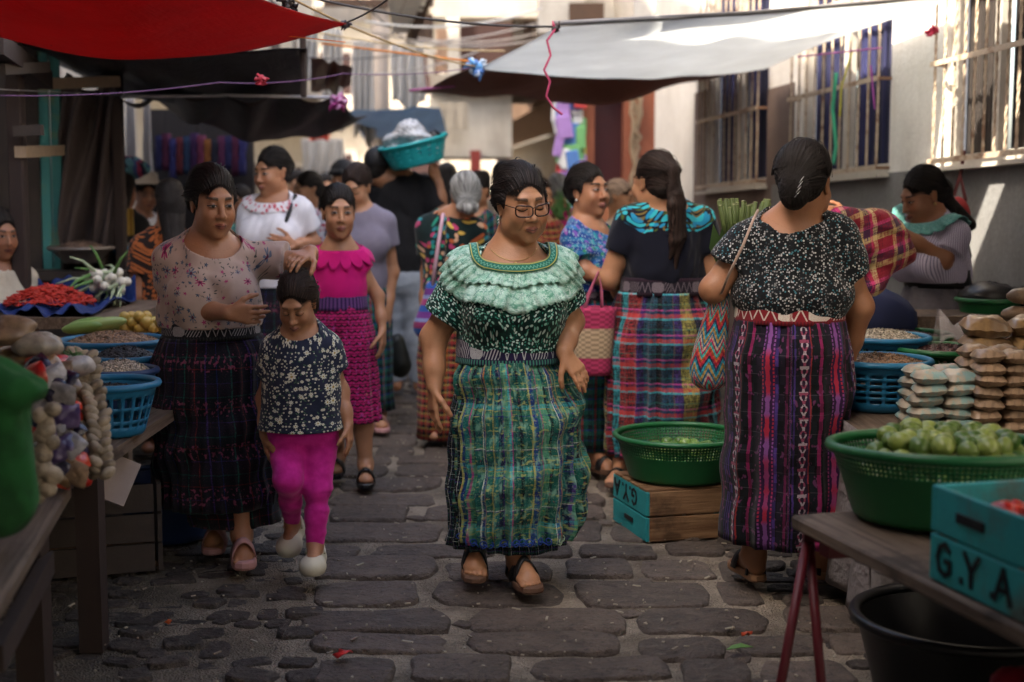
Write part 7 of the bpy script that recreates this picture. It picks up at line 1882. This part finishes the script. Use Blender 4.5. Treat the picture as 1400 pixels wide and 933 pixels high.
# striped shoulder bag of the right woman
def f_sbag(t, uv):
    u, v, w = t.sep(uv); k = (v * 40.0 + (u * 60.0).tri(1.0) * 1.3); n = ((u * 300.0).sin() * (v * 260.0).sin()).gt(0.0)
    c = t.ramp((v / .13 + (u / .05).tri(1.0) * .35).fr(), stops([(1, (.42, .30, .10)), (1, (.02, .30, .42)), (.8, (.04, .04, .10)), (1.2, (.50, .03, .05)), (.8, (.55, .14, .05)), (1, (.06, .40, .36)), (.7, (.50, .03, .12)), (.8, (.50, .40, .30)), (.8, (.02, .16, .30))]))
    return t.mul(c, t.gray(n * .5 + .55))
M_sbag = fabric('striped_crochet', f_sbag, b=.8)
SB = root('crochet_bag', W(970, 520, 4.85), 'long striped multicolour crochet bag hanging from the left arm of the woman in speckled blouse', 'bag')
b = MB(); V = []; F = []; uv = []; n = 36; prof = [(400, 984, .030), (415, 984, .036), (440, 978, .044), (470, 972, .055), (500, 969, .066), (515, 969, .066), (526, 970, .054), (531, 971, .03), (532, 971, .004)]
for j, (py, px, r_) in enumerate(prof):
    q = W(px, py, 4.86)
    for k in range(n): a = 2 * PI * k / n; V.append(q + Vector((math.cos(a) * r_, math.sin(a) * r_ * .6, .004 * math.sin(a * 7)))); uv.append((a * .06, q.z, 0))
for j in range(len(prof) - 1):
    for k in range(n): F.append((j * n + k, (j + 1) * n + k, (j + 1) * n + (k + 1) % n, j * n + (k + 1) % n))
b.add(V, F, 0, True, uv); o = b.build('bag_body', M_sbag, SB); solid(o, .004, 0); subsurf(o, 1)
b = MB(); b.tube([W(986, 402, 4.80), W(998, 372, 4.74), W(1016, 335, 4.70), W(1030, 300, 4.74), W(1036, 288, 4.82)], .0045, 6); b.build('strap', plain('strap_pale', (.42, .30, .24), .8, .5, 60), SB)
# bag of the gray-haired woman
GB = root('shoulder_bag', W(588, 450, 7.4), 'purple and blue woven shoulder bag of the gray-haired woman', 'bag')
bm = [cone(W(590, 395, 7.4), W(585, 440, 7.4), .035, .07, .03), ell(W(584, 450, 7.4), (.07, .05, .06), .03)]
V, F = sdf_mesh(bm, .010, (), 0, wrinkle(.006, 3)); npobj('bag_body', [MW[GB.name].inverted() @ Vector(v) for v in V], F, fabric('purple_blue_weave', lambda t, uv: t.ramp((t.sep(uv)[2] / .12).fr(), stops([(1, (.16, .04, .22)), (1, (.03, .10, .36)), (1, (.34, .05, .16)), (.6, (.2, .25, .45))]))), GB, {'pc': V})
b = MB(); b.tube([W(590, 400, 7.38), W(597, 350, 7.36), W(603, 310, 7.38), W(606, 293, 7.45)], .010, 6); b.build('strap', plain('strap_pink', (.55, .34, .40), .8), GB)
tag(bundle_mesh([cone(W(540, 470, 8.4), W(545, 500, 8.4), .06, .075, .03)], .012, 'black_bag', plain('black_carrier', (.01, .012, .01), .5), 'black carrier bag with green leaves held behind the girl in pink', 'bag', .01, 3), 'black carrier bag with green leaves held behind the girl in pink', 'bag')
# teal basin on the man's shoulder with white plastic
cb_ = W(572, 226, 9.15); o_, Mr = basin('teal_basin', tuple(cb_), .215, .15, M_tealp, 'teal plastic basin carried on the shoulder of the man in black', 'basin', tilt=(R(6), R(-13)), taper=.78, slits=lambda i, k: i % 3 == 2 and k % 4 == 0)
q = cb_ + Vector((-.03, 0, .17)); P_ = [ell(q + Vector((-.12 + .06 * i, random.uniform(-.05, .05), -.03 + .05 * math.sin(i * 1.1))), (.075, .08, .065), .03) for i in range(5)] + [ell(q + Vector((-.02, 0, .05)), (.10, .09, .075), .03)]
bundle_mesh(P_, .008, 'plastic_bundle', packmat('white_plastic_film', (.62, .63, .65), (.34, .35, .37), 22, .8, .25), 'crumpled white plastic bundle heaped in the teal basin', 'bundle', .02, 9, 2.2)
b = MB(); b.ball(q + Vector((.13, 0, 0)), .05, 12, 8, jit=.15); tag(b.build('black_bundle', M_blackp), 'small black bundle at the right of the white plastic', 'bundle')

# ------------------------------------------------------------------ left stalls
def lz(py, Y): return W(0, py, Y).z
LZ = .60
t0 = G(98, 662, LZ); t1 = G(-60, 925, LZ); td = (t1 - t0).normalized(); tn = Vector((td.y, -td.x, 0)); tn = tn if tn.x < 0 else -tn
LT = root('plank_table', (t0.x - .4, t0.y - .6, 0), 'rough dark wooden plank table at the lower left edge', 'table')
Rt = Matrix((tn, -td, Vector((0, 0, 1)))).transposed()
for i in range(3):
    c = t0 + tn * (.11 + i * .222) + td * .85; b = MB(); b.box((c.x, c.y, LZ - .02), (.218, 1.7, .042), Rt, bev=.008); b.build('plank', M_wood, LT)
for u, v in ((.10, .08), (.5, .08), (.10, .9), (.5, .9)):
    c = t0 + tn * u + td * v; b = MB(); b.box((c.x, c.y, LZ / 2 - .02), (.075, .075, LZ - .05)); b.build('leg', M_post, LT)
b = MB(); c = t0 + tn * .06 + td * .45; b.box((c.x, c.y, .40), (.03, .8, .06), Rt); b.build('rail', M_post, LT)
LT2 = root('long_table', (-1.75, 5.2, 0), 'dark wooden table under the blue basins on the left', 'table')
b = MB(); b.box((-1.74, 5.2, LZ - .02), (1.04, 2.3, .04)); b.build('top_board', M_wood, LT2)
for x_, y_ in ((-1.27, 4.2), (-1.27, 6.2), (-2.2, 4.2), (-2.2, 6.2)):
    b = MB(); b.box((x_, y_, LZ / 2 - .02), (.07, .07, LZ - .04)); b.build('leg', M_post, LT2)
b4 = (-1.30, 4.55, LZ + .003)
o_, _ = basin('blue_slotted_basket', b4, .150, .165, M_bbask, 'nearest blue slotted basket on the left, half behind the garlic', 'basket', slits=lambda i, k: i % 4 != 0 and k % 3 != 0, taper=.72); fill(o_, b4, .14, .13, M_blackbean)
for (px, py, Y, r_, m, gm, lb) in ((163, 507, 4.95, .125, M_navyp, M_whitebean, 'navy basin of pale corn, third of the blue basins'), (170, 488, 5.30, .135, M_bbask, M_blackbean, 'blue basin of black beans, second from the back on the left'), (155, 466, 5.75, .205, M_bbask, M_peanut, 'largest blue basin of orange peanuts, farthest back on the left')):
    p_ = W(px, py, Y); hgt = .15; c = (p_.x, Y, p_.z - hgt); o_, _ = basin('blue_basin', c, r_, hgt, m, lb, 'basin', taper=.8, slits=slot if m is M_bbask else None); fill(o_, c, r_ * .98, hgt - .012, gm, 'grain', .006, .05)
    b = MB(); b.box((c[0], c[1], (c[2] + LZ) / 2), (.2, .2, max(.01, c[2] - LZ - .004))); 
    if c[2] - LZ > .02: tag(b.build('support_block', M_crate), 'small wooden block under the ' + lb.split(',')[0], 'block')
sqm = ball_mesh('squash', .05, (.55, .55, 2.0))
for i in range(5):
    o = bpy.data.objects.new('squash', sqm); COL.objects.link(o); 
    if not sqm.materials: sqm.materials.append(M_sq)
    o.location = W(112 + i * 10, 448 - (i % 2) * 5, 6.1 + .05 * (i % 3)); o.rotation_euler = (0, R(82), R(8 * i - 16)); tag(o, 'long pale green squash behind the blue basins, %s from the left' % ('first', 'second', 'third', 'fourth', 'fifth')[i], 'squash', 'squashes')
yf = [W(170 + (i % 7) * 10, 449 - 8 * (i // 7), 6.15 + .03 * (i % 2)) for i in range(18)]
scatter('yellow_fruit', ball_mesh('yellow_fruit', .026, (1, 1, 1)), M_yf, yf, 'small yellow fruit piled beside the green squashes', 'fruit', 'yellow fruit')
b = MB(); p_ = W(175, 462, 6.15); b.box((-1.75, 6.1, p_.z - .03), (.95, .3, .05)); b.box((-1.75, 6.1, (LZ + p_.z - .055) / 2), (.9, .26, p_.z - .055 - LZ - .002)); tag(b.build('display_box', M_crate), 'wooden display box under the squashes and yellow fruit', 'box')
# garlic braid, tomatoes, packs
M_garlic = packmat('garlic_skin', (.34, .28, .21), (.22, .175, .125), 40, 0, .6); gm = ball_mesh('garlic', .021, (1, 1, .9), tip=.25); M_gbag = packmat('dark_film', (.014, .012, .03), (.04, .035, .07), 16, 1.0, .15); M_redp = packmat('red_wrap', (.42, .012, .012), (.55, .06, .03), 16, 1.0, .2)
for s_, lb in ((0, 'left'), (1, 'right')):
    GBd = root('garlic_braid', W(118 + 14 * s_, 500, 3.95), 'pale garlic braid hanging over the table edge, %s one of the pair' % lb, 'garlic')
    for i in range(34):
        py = 482 + i * 5.0; px = 103 + 13 * s_ + 24 * math.sin(min(i / 33, 1) * 1.5) + (7 if i % 2 else -7) + random.uniform(-3, 3); Y = 3.98 - .008 * i * (1 if s_ else .8) + random.uniform(-.015, .015)
        b = MB(); b.ball(W(px, py, Y), .0175, 10, 8, sc=(.85, .85, 1.35), rot=Matrix.Rotation(.9 if i % 2 else -.9, 3, 'Y') @ Matrix.Rotation(random.uniform(-.4, .4), 3, 'X'), jit=.05); b.build('garlic_bulb', M_garlic, GBd)
tmp_ = []
for i in range(20): tmp_.append(W(84 + 30 * (i / 19) + random.uniform(-9, 12), 520 + i * 7.2, 3.85 + random.uniform(-.05, .03)))
scatter('red_tomato', tm, M_redp, tmp_, 'red tomato in clear wrap hanging beside the garlic', 'tomato', 'wrapped tomatoes at the left', sc=(.6, .9))
def lump(px, py, Y, r, m, label, name, cat, sc=(1, 1, 1), jit=.10, group=None):
    P_ = [ell(W(px, py, Y) + Vector((random.uniform(-.4, .4) * r, random.uniform(-.4, .4) * r, random.uniform(-.3, .3) * r)), np.array(sc) * r * random.uniform(.6, .85), r * .3) for _ in range(4)]
    V, F = sdf_mesh(P_, max(.007, r / 12), (), 0, wrinkle(r * .12, int(px + py), 2.4)); o = npobj(name, V, F, m, None, {'pc': V}); tag(o, label, cat, group)
small = [pillow_mesh('small_packet', .085, .07, .036, 10 + k) for k in range(3)]
smm = [M_gbag, PK['cello'], PK['brown'], M_redp, PK['clear'], M_gbag, packmat('violet_film', (.05, .03, .10), (.10, .07, .16), 18, 1.0, .2)]
smn = ('dark film', 'amber', 'brown', 'red', 'clear', 'black', 'violet')
kk = {}
for i in range(46):
    t_ = i / 45; q = i % 7; key = (i % 3, q)
    if key not in kk: m_ = small[i % 3].copy(); m_.materials.clear(); m_.materials.append(smm[q]); kk[key] = m_
    o = bpy.data.objects.new('small_packet', kk[key]); COL.objects.link(o); o.location = W(66 + 22 * t_ + (i % 3 - 1) * 15 + random.uniform(-5, 5), 505 + 145 * t_, 3.78 - .07 * t_ + random.uniform(-.05, .03)); o.rotation_euler = (R(random.uniform(40, 100)), R(random.uniform(-40, 40)), R(random.uniform(-50, 50))); tag(o, 'small shiny %s packet hanging in the strip between green sack and garlic' % smn[q], 'packet', 'small packets beside the garlic')
for i, (px, py, m, lb) in enumerate(((20, 452, PK['brown'], 'brown wrapped pack at the left edge, topmost'), (52, 470, PK['white'], 'pale wrapped pack next to the topmost brown pack'), (22, 488, PK['cello'], 'amber wrapped pack lowest at the left edge'), (68, 492, M_redp, 'red wrapped pack beside the herbs'), (90, 500, PK['clear'], 'clear wrapped herbs pack at the garlic top'))):
    lump(px, py, 3.9, .058, m, lb, 'wrapped_pack', 'packet', (1.3, 1, .5))
b = MB()
for i in range(60):
    a = W(80 + random.uniform(0, 28), 492 + random.uniform(-8, 10), 3.92); b.tube([a, a + Vector((random.uniform(-.04, .04), random.uniform(-.03, .03), random.uniform(.0, .03)))], [.003, .001], 4)
tag(b.build('green_herbs', plain('herb_green', (.05, .16, .04))), 'small bunch of green herbs above the wrapped tomatoes', 'herbs')
M_gsack = packmat('green_mesh_sack', (.010, .10, .022), (.007, .06, .014), 6, 0, .85)
q = W(5, 620, 3.05); V, F = sdf_mesh([cone(q + Vector((-.02, 0, .14)), q + Vector((-.02, 0, -.10)), .075, .085, .03), ell(q + Vector((0, 0, .14)), (.10, .09, .045), .02)], .006, (), 0, wrinkle(.012, 8, 1.6, (1, 1, .25))); tag(npobj('green_sack', V, F, M_gsack, None, {'pc': V}), 'bright green cloth sack standing on the near left table', 'sack')
gl_ = [W(60 + random.uniform(-12, 14), 560 + i * 9, 3.45) for i in range(14)]
scatter('white_onion', ball_mesh('white_onion', .022, (1, 1, 1.1)), M_garlic, gl_, 'small white onion in the blurred net behind the green sack', 'onion', 'onions behind the green sack')
# chillies, onions, bowls
HT = root('back_table', (-2.3, 7.0, 0), 'dark table with blue cloth behind the left basins', 'table')
b = MB(); zc = lz(425, 6.5); b.box((-2.35, 6.9, zc - .03), (1.3, 1.4, .05)); b.build('top_board', M_wood, HT)
for x_ in (-1.75, -2.9):
    b = MB(); b.box((x_, 6.3, zc / 2 - .03), (.07, .07, zc - .06)); b.build('leg', M_beam, HT)
M_bluec = tarp_mat('blue_plastic_cloth', (.012, .035, .16), (.01, .04, .2), .15)
b = MB(); a = W(-20, 425, 6.3); c = W(132, 425, 6.3); b.grid(lambda u, v: (a.x + (c.x - a.x) * u, 6.22 + .75 * min(1, v * 1.3) , (zc + .02 + .06 * math.sin(v * PI) * 0 + (.09 if v > .8 else 0) * (v - .8) * 5 + .02 * math.sin(u * 17 + v * 9) + .012 * math.sin(u * 40))), 60, 24); o = b.build('blue_plastic_cloth', M_bluec); solid(o, .003); tag(o, 'blue plastic cloth spread under the red chillies', 'cloth')
b = MB(); ct_ = W(62, 405, 6.5)
for i in range(520):
    a_ = random.uniform(0, 6.28); q_ = math.sqrt(random.random()); p_ = Vector((ct_.x + math.cos(a_) * .19 * q_, 6.55 + math.sin(a_) * .20 * q_, zc + .03 + .075 * (1 - q_ * q_))); d = Vector((random.uniform(-1, 1), random.uniform(-1, 1), random.uniform(-.3, .3))).normalized() * .028
    b.tube([p_ - d, p_ + Vector((0, 0, .005)), p_ + d], [.003, .006, .002], 5)
stuff(b.build('red_chillies', plain('chilli_red', (.42, .022, .012), .35, .4, 30)), 'heap of small red chillies on the blue plastic cloth', 'chillies')
b = MB()
for i in range(34):
    p_ = W(128 + random.uniform(0, 46), 372 + random.uniform(0, 26), 6.9 + random.uniform(-.12, .12)); d = Vector((random.uniform(-1, .2), random.uniform(-.6, .3), random.uniform(-.5, .35))).normalized()
    b.ball(p_, .024, 9, 6, mi=0, sc=(1, 1, .95)); b.tube([p_, p_ + d * .10, p_ + d * .18 + Vector((0, 0, -.03))], [.010, .007, .003], 5, mi=1 if i % 3 else 2)
stuff(b.build('spring_onions', [plain('onion_white', (.58, .56, .48), .5), plain('onion_stalk', (.36, .44, .28), .6), plain('onion_leaf', (.10, .22, .06), .6)]), 'pile of white spring onions beside the chillies', 'onions')
M_steel = plain('dull_steel', (.32, .27, .25), .35, .2, 8, metal=.7)
c = tuple(W(112, 360, 8.0)); o_, _ = basin('metal_bowl', c, .17, .085, M_steel, 'wide dull metal bowl on the table far left', 'bowl', taper=.6); fill(o_, c, .16, .07, grainmat('fish_meal', (.34, .22, .17)), 'dry_food', .012, .05)
c = tuple(W(118, 342, 8.5)); o_, _ = basin('metal_bowl', c, .15, .06, M_steel, 'second metal bowl behind the wide one', 'bowl', taper=.6); fill(o_, c, .14, .05, M_whitebean, 'dry_food', .012, .03)
c = tuple(W(172, 350, 8.3)); o_, _ = basin('blue_tray', c, .15, .05, M_bbask, 'blue tray of pale food beside the metal bowls', 'tray', taper=.7); fill(o_, c, .14, .04, M_whitebean, 'dry_food', .012, .03)
b = MB(); b.box((-2.45, 8.4, W(0, 366, 8.2).z - .03), (1.3, 1.0, .05)); b.box((-2.45, 8.0, .45), (1.2, .05, .9)); tag(b.build('back_counter', M_plank), 'plank counter holding the metal bowls far left', 'counter')
lump(128, 297, 8.6, .06, plain('purple_flower', (.24, .10, .20)), 'small purple bunch on the counter far left', 'flower_bunch', 'flowers')
# boxes under the left tables
b = MB(); b.box((-1.42, 5.0, .17), (.34, .42, .01), Matrix.Rotation(.3, 3, 'Z')); 
BX = root('wooden_crate', (-1.52, 5.25, 0), 'dark wooden crate on the ground under the left table', 'crate')
for k in range(3):
    b = MB(); b.box((-1.50, 5.00, .06 + .11 * k), (.42, .016, .10), Matrix.Rotation(.30, 3, 'Z')); b.build('slat', M_plank, BX)
    b = MB(); b.box((-1.34, 5.26, .06 + .11 * k), (.016, .42, .10), Matrix.Rotation(.30, 3, 'Z')); b.build('slat', M_plank, BX)
b = MB(); b.box((-1.53, 5.22, .03), (.40, .40, .02), Matrix.Rotation(.30, 3, 'Z')); b.build('base_board', M_crate, BX)
CB = root('cardboard_box', W(155, 657, 4.6), 'pale gray cardboard box tilted beside the crate under the table', 'box')
Rr = Matrix.Rotation(.5, 3, 'Y') @ Matrix.Rotation(.35, 3, 'Z') @ Matrix.Rotation(-.4, 3, 'X'); cc_ = W(156, 655, 4.62); mcard = plain('cardboard_gray', (.34, .28, .27), .8, .2, 10)
b = MB(); b.box(cc_, (.12, .05, .15), Rr, bev=.002); b.build('box_body', mcard, CB)
b = MB(); b.box(cc_ + Rr @ Vector((-.085, -.01, .0)), (.05, .003, .145), Rr @ Matrix.Rotation(.5, 3, 'Z')); b.build('flap', mcard, CB)
basin('dark_blue_tub', (-1.38, 5.6, 0), .20, .25, M_navyp, 'dark navy tub on the ground behind the wooden crate', 'tub', taper=.8)
# ------------------------------------------------------------------ people farther back
def crowd(label, cx, Y, hpx, yaw, top, hair=HAIR, skirt=M_greencorte, blouse=M_white, sk=SK['down'], rz=None, wd_=1.0, group=None, hat=None, fat=.2, long=False, tall=None):
    p = Person(label, cx, Y, yaw if rz is None else rz, vox=.0115)
    zt_ = W(0, top, Y).z; hs = 1.03; zs = zt_ - .285
    p.body(zs=zs, ws=.178 * wd_, zw=zs - .33, ww=.135 * wd_, wd=.115 * wd_, wh=.17 * wd_, hd=.145 * wd_, bust=.05, ch=.105)
    py = hpx + (W(0, hpx, Y).z - W(0, hpx + 100, Y).z) * 0
    p.head(cx, 255 - (zt_ - .135 - 1.4) * FPX / Y, -.02, yaw, 8, hs, fat=fat, neck=.050)
    for q in (-1, 1):
        s_ = p.sh(q); p.arm(q, s_ + (q * .04, .02, -.24), s_ + (q * .0, -.12, -.42), r=(.048, .038, .036, .025))
    legs_under(p)
    p.build_body(sk)
    ex = [('e', (0, .105, -.005), (.04, .035, .042))]
    if long: ex = [('c', (0, .06, -.02), (0, .11, -.20), .07, .05), ('c', (0, .11, -.2), (0, .12, -.34), .05, .02)]
    p.hairdo(hair, extra=ex, vox=.010, strands=0)
    p.blouse(blouse, off=.015, hem=p.zw - .03, neck=((0, -.02, .005), (.085, .085, .045)), sl=.5, slr=(.072, .068), amp=.010, seed=int(cx))
    p.tube_cloth('skirt', skirt, [(p.zw, .155 * wd_, .135 * wd_, 0, 0), (p.zw - .14, .19 * wd_, .165 * wd_, 0, 0), (.13, .18 * wd_, .16 * wd_, 0, 0)], N=70, folds=8, amp=.013, seed=int(cx), rows=5)
    return p
crowd('dark-haired woman behind the one in white, looking down to the left', 420, 9.6, 255, -50, 233, blouse=M_embro)
p = crowd('man in dark cap deep in the crowd left of the teal basin', 468, 11.0, 240, -20, 219, blouse=M_black)
V, F = sdf_mesh([ell(p.hc + p.Rm @ (np.array((0, .02, .045)) * p.hs), np.array((.090, .104, .090)) * p.hs, .01, p.Rm), cone(p.hc + p.Rm @ np.array((-.04, -.10, .05)), p.hc + p.Rm @ np.array((.04, -.10, .05)), .02, .02, .02)], .010, [ell(p.hc + np.array((0, 0, -.10)), (.2, .2, .125), .005)], .003); npobj('cap', V, F, capm, p.root)
crowd('dark-haired person behind the teal basin seen from the back', 612, 10.6, 250, 170, 222, long=True, blouse=M_turq)
crowd('person in pale shirt directly behind the woman in glasses', 690, 10.2, 250, 150, 219, blouse=M_cream)
crowd('woman with gray streaked hair carrying greens, in pink and green, far centre', 762, 10.4, 250, 190, 236, hair=HAIRW, blouse=M_pinktop, sk=SK['pink'])
crowd('woman with orange sunlit arm in dark red blouse behind the glasses', 738, 9.4, 260, 40, 240, hair=HAIRB, blouse=M_redcheck, sk=SK['pink'])
crowd('person in tan top partly hidden behind the woman in blue blouse', 848, 9.6, 270, 60, 244, hair=hair_mat('hair_tan', (.28, .20, .15)), blouse=M_cream)
crowd('small distant woman in red top under the tan balcony', 662, 14.5, 240, 10, 232, blouse=M_redcheck)
crowd('distant woman in white top at the far left of the crowd', 445, 13.2, 240, 20, 236, blouse=M_white)
crowd('distant woman in turquoise top between the man in black and gray hair', 600, 12.6, 240, -10, 236, blouse=M_turq)
crowd('distant woman in dark top just left of the orange doorway', 788, 13.0, 240, 0, 232, blouse=M_navy)
crowd('distant man in white shirt under the blue-gray awning', 545, 14.2, 240, 0, 226, blouse=M_white)
crowd('distant woman in blue top farthest down the street', 580, 17.0, 240, 0, 236, blouse=M_bluehuipil)
crowd('distant woman in pink top farthest down the street near laundry', 500, 16.5, 240, 0, 238, blouse=M_pinktop)
crowd('distant person in brown top below the tan balcony by the shop', 708, 13.2, 240, 0, 234, blouse=M_leftskirt)
crowd('dark-haired woman in lilac top between the cap man and the teal basin', 492, 12.2, 240, 30, 230, blouse=M_gray)
crowd('woman with dark hair in green top behind the gray-haired woman', 652, 9.4, 240, -30, 233, blouse=M_greencorte)
crowd('man with short dark hair near the packet rack in the far crowd', 730, 12.0, 240, -10, 228, blouse=M_cream)
crowd('woman with dark hair in purple top deep in the crowd left of centre', 405, 11.5, 240, 10, 232, blouse=M_purplebelt)
# left background
p = crowd('woman in striped cream blouse at the left edge of the picture', 2, 6.9, 300, 40, 283, blouse=M_cream, sk=SK['dark'], skirt=M_leftskirt)
p = crowd('woman with a colourful bundle on her head seen from behind at the left', 170, 9.0, 260, 175, 232, blouse=M_black, sk=SK['dark'], skirt=M_leftskirt, long=True)
lump(170, 226, 9.0, .13, fabric('bundle_cloth', lambda t, uv: t.ramp((t.sep(uv)[0] / .1 + t.noise(uv, 9, 2) * 1.5).fr(), stops([(1, (.06, .10, .28)), (1, (.30, .04, .10)), (1, (.02, .02, .05)), (1, (.10, .25, .30))]))), 'folded blue and red cloth bundle balanced on a woman\'s head', 'head_bundle', 'bundle', (1.1, .9, .55))
b = MB(); a = W(150, 285, 8.8); c = W(188, 322, 8.8); b.grid(lambda u, v: (a.x + (c.x - a.x) * u, 8.74 - .05 * math.sin(PI * u) + .015 * math.sin(u * 17), a.z + (c.z - a.z) * v), 24, 10); o = b.build('yellow_cloth', M_yellowb); solid(o, .01); tag(o, 'yellow checked carrying cloth on the back of the woman with the bundle', 'cloth')
p = crowd('man in straw hat and white shirt at the back of the left stalls', 199, 10.0, 260, 30, 240, blouse=M_white, sk=SK['dark'], skirt=M_jeans)
b = MB(); q = wpt(p, (0, 0, .075)); b.lathe([(.17, -.005), (.165, .006), (.09, .012), (.082, .07), (.05, .085), (.001, .087)], 28, q); b.build('straw_hat', plain('straw', (.22, .17, .12), .8), p.root)
crowd('woman in dark shawl and orange patterned blouse behind the floral blouse', 232, 7.3, 260, 200, 243, blouse=fabric('orange_speckle', lambda t, uv: t.mix(leaf_cells(t, uv, 50, .011, .007, .1)[0], (.02, .012, .01), (.36, .10, .03))), sk=SK['dark'], skirt=M_black, long=True)
p = crowd('small seller in pale cap by the textiles at the left', 328, 11.0, 255, -20, 252, blouse=M_turq, sk=SK['dark'])
# green bundle in the hands of the far woman
b = MB()
for i in range(40):
    a = W(768 + random.uniform(-9, 9), 290 + random.uniform(-12, 14), 9.95); b.tube([a, a + Vector((random.uniform(-.05, .05), random.uniform(-.03, .03), random.uniform(.02, .10)))], [.012, .003], 5)
tag(b.build('green_bunch', plain('bunch_green', (.12, .28, .08))), 'bunch of greens with white tops carried in the far crowd', 'greens')
